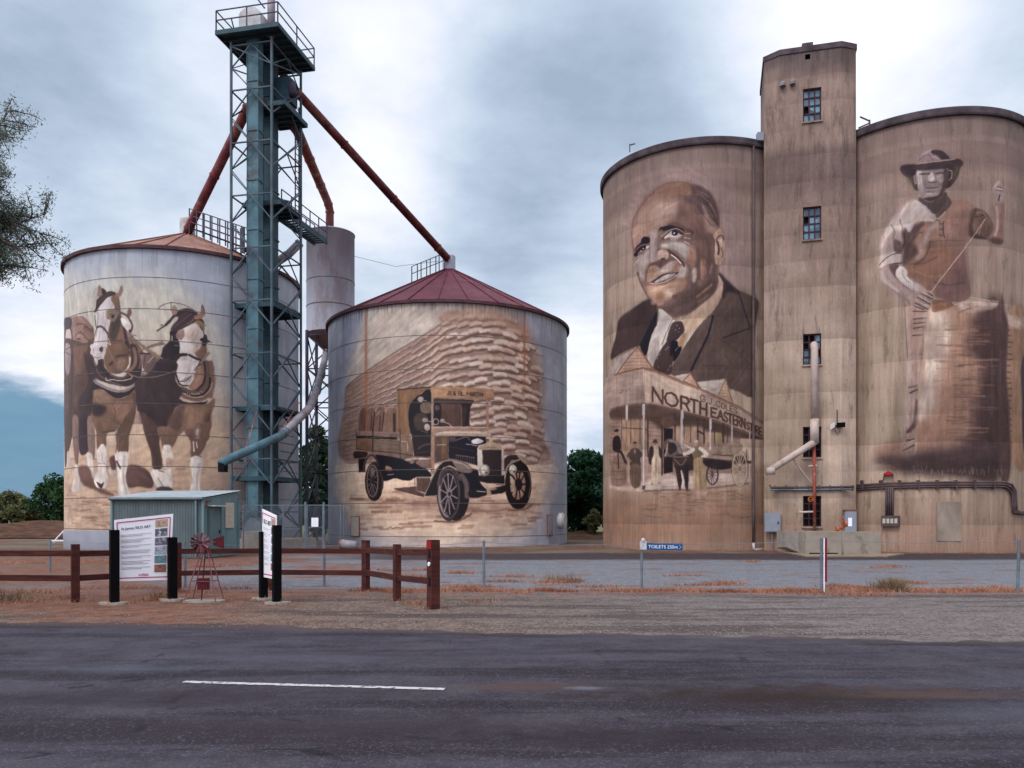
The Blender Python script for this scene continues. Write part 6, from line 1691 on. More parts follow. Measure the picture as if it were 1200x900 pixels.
p 40312d 1 1.9 0 0 311,410 313,485 341,504 394,509 450,492 490,467 486,456 442,463 410,481 363,479 327,447
p 2a1f24 1 2.5 0 1 501,345 491,285 463,236 425,210 384,209 349,235 326,282 318,341 326,400 349,448 384,475 425,477 463,452 491,405
s 685a52 1 5.1 10.2 1 475,415 495,352 477,274
p b8957a 1 1.9 0 1 455,347 449,309 434,278 412,261 388,261 368,277 354,307 349,345 354,383 368,413 388,431 412,431 434,415 449,385
s 2c2126 1 1.9 8.9 0 404,344 460,347
s 2c2126 1 1.9 8.9 0 404,344 449,293
s 2c2126 1 1.9 8.9 0 404,344 419,259
s 2c2126 1 1.9 8.9 0 404,344 384,258
s 2c2126 1 1.9 8.8 0 404,344 357,291
s 2c2126 1 1.9 8.8 0 404,344 347,344
s 2c2126 1 1.9 8.8 0 404,344 357,398
s 2c2126 1 1.9 8.9 0 404,344 384,431
s 2c2126 1 1.9 8.9 0 404,344 419,433
s 2c2126 1 1.9 8.9 0 404,344 449,400
p 2c2126 1 1.9 0 1 433,344 430,329 422,317 412,311 400,311 389,317 382,328 379,342 382,357 389,368 400,375 412,375 422,369 430,358
p 2a1f25 1 3.2 0 1 327,448 394,480 452,459 454,419 371,404 328,391
p c0a48c 1 2.5 0 1 349,392 371,367 391,311 371,290 356,335
p ab967a 1 2.5 0 1 394,508 450,498 495,464 460,455 419,481
s b09c84 1 5 10.1 1 323,410 336,445 371,468 410,481
p 94857a 1 1.9 0 1 226,417 223,402 214,391 202,384 189,384 177,390 169,401 166,416 169,430 177,442 189,449 202,449 214,443 223,432
p ccbfb5 1 4.3 0 1 215,420 212,409 206,400 198,395 188,395 180,400 174,408 172,419 174,430 180,439 188,444 198,444 206,439 212,431
p 5c4c46 1 2.5 0 1 213,404 212,402 210,400 207,399 204,399 200,400 198,402 198,404 198,407 200,409 204,410 207,410 210,409 212,407
s dcd2ca 1 2.5 4.3 1 178,432 194,441
p bcaea4 1 1.9 0 1 394,426 391,413 384,403 373,397 361,397 351,402 344,412 341,424 344,437 351,447 361,453 373,454 384,448 391,439
p d4c8be 1 3.8 0 1 380,429 378,421 374,414 367,411 360,410 353,414 349,420 347,428 349,437 353,443 360,447 367,447 374,444 378,438
p 6a5a52 1 2.5 0 1 382,413 382,411 380,409 377,408 374,408 371,409 369,410 369,413 369,415 371,417 374,418 377,418 380,417 382,415
s 74543f 0.8 7.4 9.8 1 -76,140 41,140 121,181
s 74543f 0.7 7.6 10.2 1 341,200 450,207 502,230
s 8a6448 0.5 8.7 8.7 1 127,197 244,194 341,210
s 8a6448 0 2.1 3.2 1 -15,419 18,421
s 8a5c40 0.8 2 4 1 -352,100 -327,110 -316,100 -293,108 -260,102"""
PPM = 72
def crom(P, closed):
    n = len(P); out = []
    P = np.array(P, float)
    rngi = range(n) if closed else range(n-1)
    for i in rngi:
        p1, p2 = P[i], P[(i+1) % n]
        p0 = P[(i-1) % n] if (closed or i > 0) else p1
        p3 = P[(i+2) % n] if (closed or i < n-2) else p2
        L = np.hypot(*(p2-p1)); k = int(min(6, max(1, L/6)))
        for j in range(k):
            u = j/k; u2 = u*u; u3 = u2*u
            out.append(.5*((2*p1)+(-p0+p2)*u+(2*p0-5*p1+4*p2-p3)*u2+(-p0+3*p1-3*p2+p3)*u3))
    if not closed: out.append(P[-1])
    return np.array(out)
def paint(ops, s0, s1, ztop):
    W = int((s1-s0)*PPM); H = int(ztop*PPM); can = np.zeros((H, W, 4), np.float32)
    gen_ = np.random.default_rng(5); NZ = gen_.random((128,128)).astype(np.float32)
    def brush(x0, x1, y0, y1, th, L, Wd, off):
        X, Y = np.meshgrid(np.arange(x0, x1, dtype=np.float32), np.arange(y0, y1, dtype=np.float32)); c, s_ = math.cos(th), math.sin(th)
        r = 0
        for k, a_ in ((1.0, .6), (2.3, .4)):
            u = (X*c+Y*s_)/L*k+off; v = (-X*s_+Y*c)/Wd*k+off*1.7; iu = np.floor(u).astype(int); iv = np.floor(v).astype(int); fu = u-iu; fv = v-iv; fu = fu*fu*(3-2*fu); fv = fv*fv*(3-2*fv)
            q_ = lambda a, b: NZ[b % 128, a % 128]
            r = r+a_*((q_(iu,iv)*(1-fu)+q_(iu+1,iv)*fu)*(1-fv)+(q_(iu,iv+1)*(1-fu)+q_(iu+1,iv+1)*fu)*fv)
        return r*2-1
    q = PPM/100.0
    for line in ops:
        kind, hx, a, f, w, sm, *pts = line.split(' ')
        a = float(a); f = float(f); f = max(f*q*(1.1 if kind == 's' else 1.3 if f < 4.5 else 1.9), .9); w = float(w)*q
        P = [tuple(map(float, t.split(','))) for t in pts]
        P = [((x-s0*100)*q, z*q) for x, z in P]
        if kind == 's' and len(P) == 1: continue
        Q = crom(P, kind == 'p') if (sm == '1' and len(P) > 2) else np.array(P)
        pad = f*1.3+w/2+1
        x0 = max(0, int(Q[:,0].min()-pad)); x1 = min(W, int(Q[:,0].max()+pad)+2); y0 = max(0, int(Q[:,1].min()-pad)); y1 = min(H, int(Q[:,1].max()+pad)+2)
        if x1 <= x0 or y1 <= y0: continue
        st = max(1, int(f/4)) if kind == 'p' else max(1, int(min(f, w)/5))
        gxs = np.arange(x0, x1+st, st)+.5; gys = np.arange(y0, y1+st, st)+.5
        X, Y = np.meshgrid(gxs.astype(np.float32), gys.astype(np.float32))
        d2 = np.full(X.shape, 1e12, np.float32); ins = np.zeros(X.shape, bool)
        n = len(Q)
        for i in range(n if kind == 'p' else n-1):
            ax, ay = Q[i]; bx, by = Q[(i+1) % n]; dx, dy = bx-ax, by-ay; L2 = dx*dx+dy*dy
            if L2 < 1e-9: continue
            t = np.clip(((X-ax)*dx+(Y-ay)*dy)/L2, 0, 1); ex = X-ax-t*dx; ey = Y-ay-t*dy
            np.minimum(d2, ex*ex+ey*ey, out=d2)
            if kind == 'p' and abs(dy) > 1e-9:
                c = ((ay > Y) != (by > Y)) & (X < (Y-ay)*dx/dy+ax); ins ^= c
        d = np.sqrt(d2)
        sd = np.where(ins, d, -d) if kind == 'p' else (w/2-d)
        m = np.clip(sd/(2*f)+.5, 0, 1) if kind == 'p' else np.clip(sd/f+.5, 0, 1)
        m = m*m*(3-2*m)*a
        if st > 1:
            tx = np.clip((np.arange(x0, x1)+.5-gxs[0])/st, 0, len(gxs)-1.001); ty = np.clip((np.arange(y0, y1)+.5-gys[0])/st, 0, len(gys)-1.001)
            ix = tx.astype(int); fx = (tx-ix)[None,:]; iy = ty.astype(int); fy = (ty-iy)[:,None]
            ix1 = np.minimum(ix+1, m.shape[1]-1); iy1 = np.minimum(iy+1, m.shape[0]-1)
            m = (m[iy][:,ix]*(1-fx)+m[iy][:,ix1]*fx)*(1-fy)+(m[iy1][:,ix]*(1-fx)+m[iy1][:,ix1]*fx)*fy
        else:
            m = m[:y1-y0, :x1-x0]
        c = [int(hx[i:i+2], 16)/255 for i in (0,2,4)]
        tn = 1.0
        bw, bh = Q[:,0].max()-Q[:,0].min(), Q[:,1].max()-Q[:,1].min()
        if kind == 'p' and min(bw, bh) > 9:
            d_ = Q-Q.mean(0); ev, V2 = np.linalg.eigh(d_.T @ d_); th = math.atan2(V2[1,1], V2[0,1]); sz_ = min(min(bw, bh), 120)
            nb = brush(x0, x1, y0, y1, th, max(9, sz_*.55), max(2.5, sz_*.10), len(can)*.01+x0*.37+y0*.11)
            n2 = brush(x0, x1, y0, y1, th+.4, max(14, sz_*.6), max(12, sz_*.5), x0*.21+y0*.07)
            gxn = (np.arange(x0, x1)-Q[:,0].mean())/max(bw, 1); gyn = (np.arange(y0, y1)-Q[:,1].mean())/max(bh, 1)
            tn = 1+.10*nb+.10*n2-.13*gxn[None,:]+.06*gyn[:,None]
            m = np.clip(m+(m*(1-m))*nb*.9, 0, 1)
        reg = can[y0:y1, x0:x1]; A = reg[...,3]; oA = m+A*(1-m); oS = np.maximum(oA, 1e-5)
        for k in range(3): reg[...,k] = (np.clip(c[k]*tn, 0, 1)*m+reg[...,k]*A*(1-m))/oS
        reg[...,3] = oA
    # airbrush softness: blend with a blurred copy
    pm = can.copy(); pm[...,:3] *= pm[...,3:]
    def blur(a, r):
        for ax in (0, 1):
            for _ in range(2):
                c = np.cumsum(np.pad(a, [(r+1, r) if i == ax else (0,0) for i in range(3)], mode='edge'), axis=ax, dtype=np.float64)
                a = ((c[2*r+1:]-c[:-2*r-1]) if ax == 0 else (c[:,2*r+1:]-c[:,:-2*r-1])).astype(np.float32)/(2*r+1)
        return a
    b = blur(pm, 3); mixd = pm*.75+b*.25; A = np.maximum(mixd[...,3:], 1e-4); out = np.concatenate([mixd[...,:3]/A, mixd[...,3:]], 2)
    g = out[...,:3].mean(2, keepdims=True); out[...,:3] = g+(out[...,:3]-g)*(.76 if s0 in (-9.2, -7.5) else .80 if s0 == -10.5 else .87)
    x = np.clip(out[...,:3], 0, 1); l = x.mean(2, keepdims=True); k = np.clip((l-.56)/.2, 0, 1)
    x = x*(np.array([.93, .88, .93])*(1-k)+np.array([1.0, .985, 1.0])*k); kc, kg = {-9.2: (1.06, 1.02), -7.2: (1.08, 1.02), -7.5: (1.06, 1.05)}.get(s0, (1.15, 1.0)); x = np.clip((.47+(x-.47)*kc)*kg, .04, 1); d = np.clip((.34-l)/.2, 0, 1); x = x*(1-d*np.array([0, .0, .1]))
    lin = np.where(x <= .04045, x/12.92, ((x+.055)/1.055)**2.4)/np.array(CAL); lin = np.clip(lin, 0, 1)
    out[...,:3] = np.where(lin <= .0031308, lin*12.92, 1.055*lin**(1/2.4)-.055)
    return out
SAT = [.87]
CAL = (1.22, 1.25, 1.40)   # paint albedo against the brightness it shows under this sky
def wheat_sacks():
    # rows of stacked wheat sacks, long and thin far off and lumpy near the truck
    out = []; rr = random.Random(11)
    def s(c, w, pts, f, a):
        q = []; 
        for x, y in pts:
            px, py = 390+x/4.2857, 345+y/4.2857; P = wall_pt(CB, RB, px, py); q.append('%.1f,%.1f' % (wall_s(CB, RB, px, py)*100, P.z*100))
        m = 43.5/F*100/4.2857; out.append('s %s %.2f %.1f %.1f 1 %s' % (c, a, f*m, w*m, ' '.join(q)))
    xs=[60,180,300,420,500,545,700,800,880,980,1050]; ys=[462,380,300,228,180,128,92,92,112,225,420]
    def top(x):
        for i in range(10):
            if x<=xs[i+1]: return ys[i]+(ys[i+1]-ys[i])*(x-xs[i])/(xs[i+1]-xs[i])
        return ys[-1]
    
    NR=19
    for i in range(NR):
        x=62.0
        while x<1045:
            t=top(x); y=t+(880-t)*((i+.45)/NR)
            big=min(1,max(0,(x-150)/600)); step=22+44*big; h=(3.6+13*big)*(0.8+.5*rr.random())
            sl=(top(min(1045,x+40))-top(x))/40*(1-(i+.45)/NR); sl=max(-.75,min(.45,sl))-.12*big
            y+=rr.uniform(-2,2)*(1+4*big); L0=step*rr.uniform(.75,1.05)
            if not (x>930 and rr.random()<.3) and y<850:
                fade=1-max(0,(x-960)/110); fade*=min(1,.35+max(0,(y-t))/120)
                s('75594c',h*.75,[(x,y+h*.75),(x+L0*.5,y+L0*.5*sl+h*.95),(x+L0,y+L0*sl+h*.6)],h*.5,.85*fade)
                c=rr.choice(('d2bbae','dac6ba','c9ae9c','d4b8a4'))
                if x<420: c='c4ab9c'
                s(c,h*1.15,[(x+1,y),(x+L0*.5,y+L0*.5*sl-h*.35),(x+L0*.9,y+L0*sl)],h*.55,.92*fade)
                if big>.5 and rr.random()<.5: s('b88468',h*.5,[(x+L0*.2,y+h*.3),(x+L0*.8,y+L0*.7*sl+h*.35)],h*.4,.5*fade)
            x+=step*rr.uniform(.8,1.1)
    return out
def mural_images():
    groups = {}; cur = None
    for ln in MURALS.strip().split('\n'):
        if ln.startswith('@'): cur = groups.setdefault(ln[1:], [])
        elif ln == 'G': cur += wheat_sacks()
        else: cur.append(ln)
    return groups
OPS = {}
def wall_material(name, key, s0, s1, ztop, kind, R):
    t = NT(name)
    uv = t.n('ShaderNodeUVMap').outputs[0]; sx, sz, _ = t.sep(uv)
    can = paint(OPS[key], s0, s1, ztop); H, W = can.shape[:2]
    im = bpy.data.images.new(name+'_paint', W, H, alpha=True); im.alpha_mode = 'CHANNEL_PACKED'
    im.pixels.foreach_set(np.clip(can, 0, 1).ravel().astype(np.float32)); im.update(); im.pack()
    mp = t.comb(t.math('DIVIDE', t.math('SUBTRACT', sx, s0), s1-s0), t.math('DIVIDE', sz, ztop))
    wv = t.n('ShaderNodeTexNoise'); wv.inputs['Scale'].default_value = 5.5; wv.inputs['Detail'].default_value = 4; t.l(t.comb(sx, t.math('MULTIPLY', sz, .55), 2.0), wv.inputs['Vector'])
    wo = t.n('ShaderNodeVectorMath', operation='MULTIPLY_ADD'); t.l(wv.outputs['Color'], wo.inputs[0]); wo.inputs[1].default_value = (.07/(s1-s0), .07/ztop, 0); t.l(mp, wo.inputs[2])
    wq = t.n('ShaderNodeVectorMath', operation='SUBTRACT'); t.l(wo.outputs[0], wq.inputs[0]); wq.inputs[1].default_value = (.035/(s1-s0), .035/ztop, 0); mp = wq.outputs[0]
    ti = t.n('ShaderNodeTexImage', image=im, extension='CLIP', interpolation='Cubic'); t.l(mp, ti.inputs[0])
    # arc direction is wrapped on a circle so noise has no seam at the back
    streak = t.noise(t.comb(t.math('MULTIPLY', sx, 7.0), t.math('MULTIPLY', sz, .22), 3.0), 1.0, 6, .65)
    streak2 = t.noise(t.comb(t.math('MULTIPLY', sx, 1.6), t.math('MULTIPLY', sz, .1), 9.0), 1.0, 5, .6)
    blot = t.noise(t.comb(sx, sz, 1.0), .55, 6, .6); fine = t.noise(t.comb(sx, sz, 5.0), 9.0, 4, .65)
    if kind == 'concrete':
        lift = t.math('FLOOR', t.math('DIVIDE', t.math('ADD', sz, t.math('MULTIPLY', t.math('SUBTRACT', blot, .5), .12)), 1.27))
        wn = t.n('ShaderNodeTexWhiteNoise', noise_dimensions='1D'); t.l(t.math('ADD', lift, 3.7), wn.inputs['W'])
        fr = t.math('FRACT', t.math('DIVIDE', t.math('ADD', sz, t.math('MULTIPLY', t.math('SUBTRACT', blot, .5), .12)), 1.27))
        tone = t.math('ADD', t.math('MULTIPLY', t.math('SUBTRACT', wn.outputs[0], .5), .22), 1.0)
        tone = t.math('MULTIPLY', tone, t.mapr(fr, .0, .55, .91, 1.03))
        w2 = t.n('ShaderNodeTexWhiteNoise', noise_dimensions='2D'); t.l(t.comb(t.math('FLOOR', t.math('ADD', t.math('DIVIDE', sx, 1.55), t.math('MULTIPLY', wn.outputs[0], 3.0))), lift), w2.inputs['Vector'])
        tone = t.math('MULTIPLY', tone, t.math('ADD', t.math('MULTIPLY', t.math('SUBTRACT', w2.outputs[0], .5), .15), 1.0))
        fst = t.noise(t.comb(t.math('MULTIPLY', sx, 21.0), t.math('MULTIPLY', sz, .9), 6.0), 1.0, 3, .7)
        tone = t.math('MULTIPLY', tone, t.math('ADD', t.math('MULTIPLY', t.math('SUBTRACT', fst, .5), .5), 1.0))
        tone = t.math('MULTIPLY', tone, t.math('ADD', t.math('MULTIPLY', t.math('SUBTRACT', streak, .5), .8), 1.0))
        tone = t.math('MULTIPLY', tone, t.math('ADD', t.math('MULTIPLY', t.math('SUBTRACT', blot, .5), .45), 1.0))
        base = t.mix(t.mapr(streak2, .4, .62), srgb('8b7463'), srgb('a48c7a'))
        base = t.mix(t.mapr(sz, 8, 18, 0, .55), base, srgb('7c645d'))
        base = t.mix(t.math('MULTIPLY', t.mapr(sz, .2, 3.2, 1, 0), t.mapr(blot, .3, .6, .25, .85)), base, srgb('92705f'))
        stn = t.noise(t.comb(t.math('MULTIPLY', sx, 2.3), t.math('MULTIPLY', sz, .55), 4.0), 1.0, 8, .75)
        base = t.mix(t.math('MULTIPLY', t.mapr(stn, .53, .65), .55), base, srgb('5c4b44')); base = t.mix(t.math('MULTIPLY', t.mapr(stn, .44, .32), .4), base, srgb('b09888'))
        # drips below the roof slab
        drip = t.math('MULTIPLY', t.mapr(t.math('ADD', sz, t.math('MULTIPLY', streak, 3.2)), 19.6, 21.6), .55)
        base = t.mix(drip, base, srgb('5c4c4c'))
        band = t.math('MULTIPLY', t.mapr(sz, 17.3, 17.7, 0, 1), t.mapr(t.math('ADD', sz, t.math('MULTIPLY', streak, .5)), 18.95, 19.1, 1, 0))
        base = t.mix(t.math('MULTIPLY', band, .5), base, srgb('6a5450'))
        rough = .88
    else:
        gal = ('979aa5', 'a8aab2') if key == 'horses' else ('8f8f9c', 'a7a6b1')
        base = t.mix(t.mapr(blot, .35, .65), srgb(gal[0]), srgb(gal[1]))
        base = t.mix(t.math('MULTIPLY', t.mapr(streak, .52, .7), .45), base, srgb('545660'))
        base = t.mix(t.math('MULTIPLY', t.mapr(streak2, .5, .66), .3), base, srgb('5c5458'))
        tone = t.math('ADD', t.math('MULTIPLY', t.math('SUBTRACT', streak, .5), .28), 1.0)
        tone = t.math('MULTIPLY', tone, t.math('ADD', t.math('MULTIPLY', t.math('SUBTRACT', blot, .5), .22), 1.0))
        rough = .55
    tone = t.math('MULTIPLY', tone, t.math('ADD', t.math('MULTIPLY', t.math('SUBTRACT', fine, .5), .3 if kind == 'concrete' else .14), 1.0))
    wear = t.mapr(t.math('ADD', streak, t.math('MULTIPLY', fine, .25)), .3, .42, .72 if kind == 'concrete' else .86, 1.0)
    br = t.noise(t.comb(t.math('MULTIPLY', sx, 3.2), t.math('MULTIPLY', sz, 1.7), 7.0), 1.0, 6, .7)
    bc = t.n('ShaderNodeCombineColor'); [t.l(t.mapr(br, .25, .75, .84, 1.15), bc.inputs[i]) for i in range(3)]
    k = t.mix(t.math('MULTIPLY', ti.outputs['Alpha'], wear), base, t.mix(1.0, ti.outputs['Color'], bc.outputs[0], 'MULTIPLY'))
    tc = t.n('ShaderNodeCombineColor'); [t.l(tone, tc.inputs[i]) for i in range(3)]
    k = t.mix(1.0, k, tc.outputs[0], 'MULTIPLY')
    if key == 'truck':   # rust weeping from the roof edge
        line = t.math('MULTIPLY', t.mapr(t.math('ABSOLUTE', t.math('SUBTRACT', sx, RUST[0])), .02, .2, 1, 0), t.mapr(t.math('ADD', sz, t.math('MULTIPLY', streak, 1.5)), 6.5, 9.6))
        line2 = t.math('MULTIPLY', t.mapr(t.math('ABSOLUTE', t.math('SUBTRACT', sx, RUST[1])), .02, .16, 1, 0), t.mapr(t.math('ADD', sz, t.math('MULTIPLY', streak, 1.5)), 8.3, 11.3))
        k = t.mix(t.math('MULTIPLY', t.math('ADD', line, line2), .75), k, srgb('9a5c3c'))
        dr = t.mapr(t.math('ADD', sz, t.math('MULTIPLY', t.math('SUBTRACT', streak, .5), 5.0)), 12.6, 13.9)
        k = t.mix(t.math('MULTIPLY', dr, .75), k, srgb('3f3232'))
    t.bump(t.math('ADD', streak, fine), .25 if kind == 'concrete' else .06, .02)
    return t.fin(k, rough, 0, .25)
RUST = (0, 0)

# ---------------------------------------------------------------- camera, sky, sun
cam = bpy.data.cameras.new('Camera'); co = bpy.data.objects.new('Camera', cam); col.objects.link(co); scene.camera = co
co.location = (0, 0, CZ); co.rotation_euler = (math.pi/2, 0, 0)
cam.sensor_width = 36; cam.sensor_fit = 'HORIZONTAL'; cam.lens = F/1200*36; cam.shift_y = (HZ-450)/1200; cam.clip_end = 4000; cam.clip_start = .1

SUN_EL, SUN_DIR = R_(48), Vector((-.50, -.62, 0)).normalized()
sd = Vector((SUN_DIR.x*math.cos(SUN_EL), SUN_DIR.y*math.cos(SUN_EL), math.sin(SUN_EL)))
sl = bpy.data.lights.new('sun', 'SUN'); so = bpy.data.objects.new('sun', sl); col.objects.link(so)
sl.energy = 1.35; sl.angle = R_(20); sl.color = (1, .965, .92); so.rotation_euler = sd.to_track_quat('Z', 'Y').to_euler(); so.location = (-20, -30, 40)

w = bpy.data.worlds.new('World'); scene.world = w; w.use_nodes = True
wt = NT.__new__(NT); wt.t = w.node_tree; wt.m = w
bg = w.node_tree.nodes['Background']
sky = wt.n('ShaderNodeTexSky', sky_type='NISHITA'); sky.sun_disc = False; sky.sun_elevation = SUN_EL; sky.sun_rotation = math.atan2(SUN_DIR.x, SUN_DIR.y); sky.air_density = 1.2; sky.dust_density = 1.5
gen = wt.n('ShaderNodeTexCoord').outputs['Generated']; dx, dy, dz = wt.sep(gen)
# project the direction on a cloud deck so that clouds flatten towards the horizon
dzc = wt.math('ADD', wt.math('MAXIMUM', dz, 0.0), .16)
deck = wt.comb(wt.math('DIVIDE', dx, dzc), wt.math('DIVIDE', dy, dzc), 0.0)
c1 = wt.noise(deck, 1.15, 7, .55, dist=.4); c2 = wt.noise(deck, .5, 4, .5); c3 = wt.noise(deck, 3.2, 6, .6)
cl = wt.math('ADD', wt.math('MULTIPLY', wt.math('SUBTRACT', c1, .5), 1.3), wt.math('MULTIPLY', wt.math('SUBTRACT', c2, .5), .7))
cl = wt.math('ADD', cl, wt.math('MULTIPLY', wt.math('SUBTRACT', c3, .5), .8))
def blob(px, py, rad, amt):
    d = Vector(((px-600)/F, 1, (HZ-py)/F)).normalized(); nd = wt.n('ShaderNodeVectorMath', operation='DISTANCE'); wt.l(gen, nd.inputs[0]); nd.inputs[1].default_value = d
    return wt.math('MULTIPLY', wt.mapr(nd.outputs['Value'], 0.0, rad, 1, 0), amt)
for b in BLOBS if 'BLOBS' in globals() else (
    (110,150,.34,-.3),(20,60,.25,-.1),(180,30,.14,-.12),(650,200,.26,-.28),(600,90,.2,-.24),(700,60,.16,-.2),(560,320,.16,-.2),(750,140,.14,-.12),(380,120,.26,.22),(220,80,.12,.3),(480,60,.16,.18),
    (960,30,.2,.42),(1100,60,.22,.2),(860,90,.12,-.12),(1170,30,.1,-.08),(200,250,.2,.2),(480,260,.14,.12),(30,410,.10,.35),(680,440,.1,.3),(620,290,.1,-.1),(690,330,.1,.1),(800,110,.14,-.14),(40,280,.18,.05)):
    cl = wt.math('ADD', cl, blob(*b))
ramp = wt.n('ShaderNodeValToRGB'); el = ramp.color_ramp.elements
el[0].position = .08; el[0].color = (.26, .33, .425, 1); el[1].position = .95; el[1].color = (.76, .77, .84, 1)
e = ramp.color_ramp.elements.new(.30); e.color = (.36, .435, .55, 1); e = ramp.color_ramp.elements.new(.52); e.color = (.49, .555, .65, 1); e = ramp.color_ramp.elements.new(.7); e.color = (.63, .655, .745, 1)
wt.l(wt.math('ADD', wt.math('MULTIPLY', cl, .85), .555, clamp=True), ramp.inputs[0])
tenx = wt.mix(1.0, ramp.outputs[0], (12.0, 12.0, 12.0), 'MULTIPLY')
# the veil of cloud is brighter high up and round the hidden sun behind the viewer
sv = wt.n('ShaderNodeVectorMath', operation='DOT_PRODUCT'); wt.l(gen, sv.inputs[0]); sv.inputs[1].default_value = sd
gain = wt.math('ADD', wt.math('ADD', 1.0, wt.mapr(dz, .58, 1.0, 0, .55)), wt.mapr(sv.outputs['Value'], .1, 1.0, 0, 1.0))
gc = wt.n('ShaderNodeCombineColor'); [wt.l(gain, gc.inputs[i]) for i in range(3)]
clouds = wt.mix(1.0, tenx, gc.outputs[0], 'MULTIPLY')
# a break of clear blue low in the west
gap = wt.math('ADD', wt.math('ADD', blob(5, 585, .17, 1.35), blob(25, 520, .12, .7)), wt.math('MULTIPLY', wt.math('SUBTRACT', c3, .5), -.9))
gap = wt.mapr(gap, .3, .75, 0, .9)
blue = wt.mix(.92, sky.outputs[0], (.85, 2.3, 3.7))
wt.l(wt.mix(gap, clouds, blue), bg.inputs[0]); bg.inputs[1].default_value = .1
scene.view_settings.view_transform = 'Standard'; scene.view_settings.look = 'None'; scene.view_settings.exposure = .25; scene.view_settings.gamma = 1
scene.cycles.max_bounces = 6; scene.cycles.diffuse_bounces = 3; scene.cycles.use_denoising = True

# ---------------------------------------------------------------- ground and road
def ground_mat():
    t = NT('yard_ground'); p = t.pos(); px, py, pz = t.sep(p)
    warp = t.math('MULTIPLY', t.math('SUBTRACT', t.noise(p, .35, 5, .6), .5), 1.0)
    warp2 = t.math('MULTIPLY', t.math('SUBTRACT', t.noise(p, 1.6, 5, .65), .5), 1.0)
    yy = t.math('ADD', py, t.math('ADD', t.math('MULTIPLY', warp, 2.2), t.math('MULTIPLY', warp2, .9)))
    nz = t.noise(p, 2.5, 8, .72); sp = t.vor(p, 30); sp2 = t.vor(p, 16); big = t.noise(p, .22, 4, .55)
    s1 = t.n('ShaderNodeSeparateColor'); t.l(sp, s1.inputs[0]); s2 = t.n('ShaderNodeSeparateColor'); t.l(sp2, s2.inputs[0])
    dirt = t.mix(t.mapr(nz, .3, .7), srgb('4a3b34'), srgb('735e53'))
    dirt = t.mix(t.math('MULTIPLY', t.mapr(s1.outputs[0], .45, 1.0, 0, 1), .7), dirt, srgb('85776c'))
    dirt = t.mix(t.math('MULTIPLY', t.mapr(s1.outputs[1], .72, .95), .75), dirt, srgb('2c2221'))
    grav = t.mix(t.mapr(nz, .3, .7), srgb('5e5c5f'), srgb('777578'))
    grav = t.mix(t.math('MULTIPLY', s2.outputs[0], .5), grav, srgb('767a80')); grav = t.mix(t.mapr(s1.outputs[1], .6, .95, 0, .6), grav, srgb('3e4148'))
    gc_ = t.noise(p, 11, 4, .85); grav = t.mix(t.math('MULTIPLY', t.mapr(gc_, .52, .68), .6), grav, srgb('3c3b40')); grav = t.mix(t.math('MULTIPLY', t.mapr(gc_, .46, .34), .6), grav, srgb('9a989c')); dirt = t.mix(t.math('MULTIPLY', t.mapr(gc_, .53, .68), .45), dirt, srgb('30251f'))
    mixed = t.mix(.38, dirt, grav)
    tar = t.mix(t.mapr(nz, .3, .7), srgb('2f272b'), srgb('473b3b'))
    red = t.mix(t.mapr(nz, .35, .65), srgb('5e3a2c'), srgb('80523e'))
    right = t.mapr(t.math('ADD', px, t.math('MULTIPLY', warp, 6.0)), -3.0, 4.0)
    near = t.mix(right, dirt, mixed)
    # light wheel tracks along the shoulder
    trk = t.math('MULTIPLY', t.mapr(t.noise(t.scalev(p, (.12, 1.6, 1)), 1.0, 5, .6), .5, .68), .22)
    near = t.mix(trk, near, srgb('7c6e62'))
    near = t.mix(t.math('MULTIPLY', t.mapr(t.noise(t.scalev(p, (.16, .9, 1)), 1.3, 6, .65), .48, .6), .7), near, srgb('3e3230'))
    leftred = t.math('MULTIPLY', t.mapr(big, .42, .58), t.mapr(t.math('ADD', px, warp2), -2.0, -6.0))
    back = t.mix(t.mapr(t.math('ADD', px, t.math('MULTIPLY', warp, 14)), -13.0, -6.0), t.mix(.3, dirt, red), grav)
    back = t.mix(t.math('MULTIPLY', t.mapr(t.noise(t.scalev(p, (.5, 1.4, 1)), .8, 6, .65), .54, .64), .75), back, red)
    k = t.mix(t.mapr(yy, 16.8, 18.0), near, back)
    strip = t.math('MULTIPLY', t.math('MULTIPLY', t.mapr(yy, 16.4, 17.4), t.mapr(yy, 17.8, 18.8, 1, 0)), t.mapr(nz, .38, .6))
    k = t.mix(t.math('MULTIPLY', strip, .8), k, red)
    k = t.mix(t.math('MULTIPLY', leftred, .7), k, red)
    k = t.mix(t.math('MULTIPLY', t.mapr(yy, 29.5, 31.0), t.mapr(px, -9, -4)), k, tar)
    far = t.mix(t.mapr(nz, .35, .65), srgb('50392f'), srgb('6c5044'))
    far = t.mix(t.math('MULTIPLY', t.mapr(big, .45, .6), .6), far, srgb('6a6656'))
    k = t.mix(t.mapr(yy, 35.0, 36.6), k, far)
    k = t.mix(t.mapr(yy, 60, 90), k, srgb('5a5a3c'))
    t.bump(t.math('ADD', t.math('MULTIPLY', s1.outputs[2], .5), nz), .7, .03)
    return t.fin(k, .95, 0, .15)
me = bpy.data.meshes.new('ground'); g = bpy.data.objects.new('ground', me); col.objects.link(g)
xs = [-2500,-400,-120]+list(np.linspace(-60,60,61))+[120,400,2500]; ys = [-300,-40]+list(np.linspace(0,60,61))+[90,150,400,3000]
me.from_pydata([(x, y, 0) for y in ys for x in xs], [], [(j*len(xs)+i, j*len(xs)+i+1, (j+1)*len(xs)+i+1, (j+1)*len(xs)+i) for j in range(len(ys)-1) for i in range(len(xs)-1)])
me.materials.append(ground_mat()); struct(g)

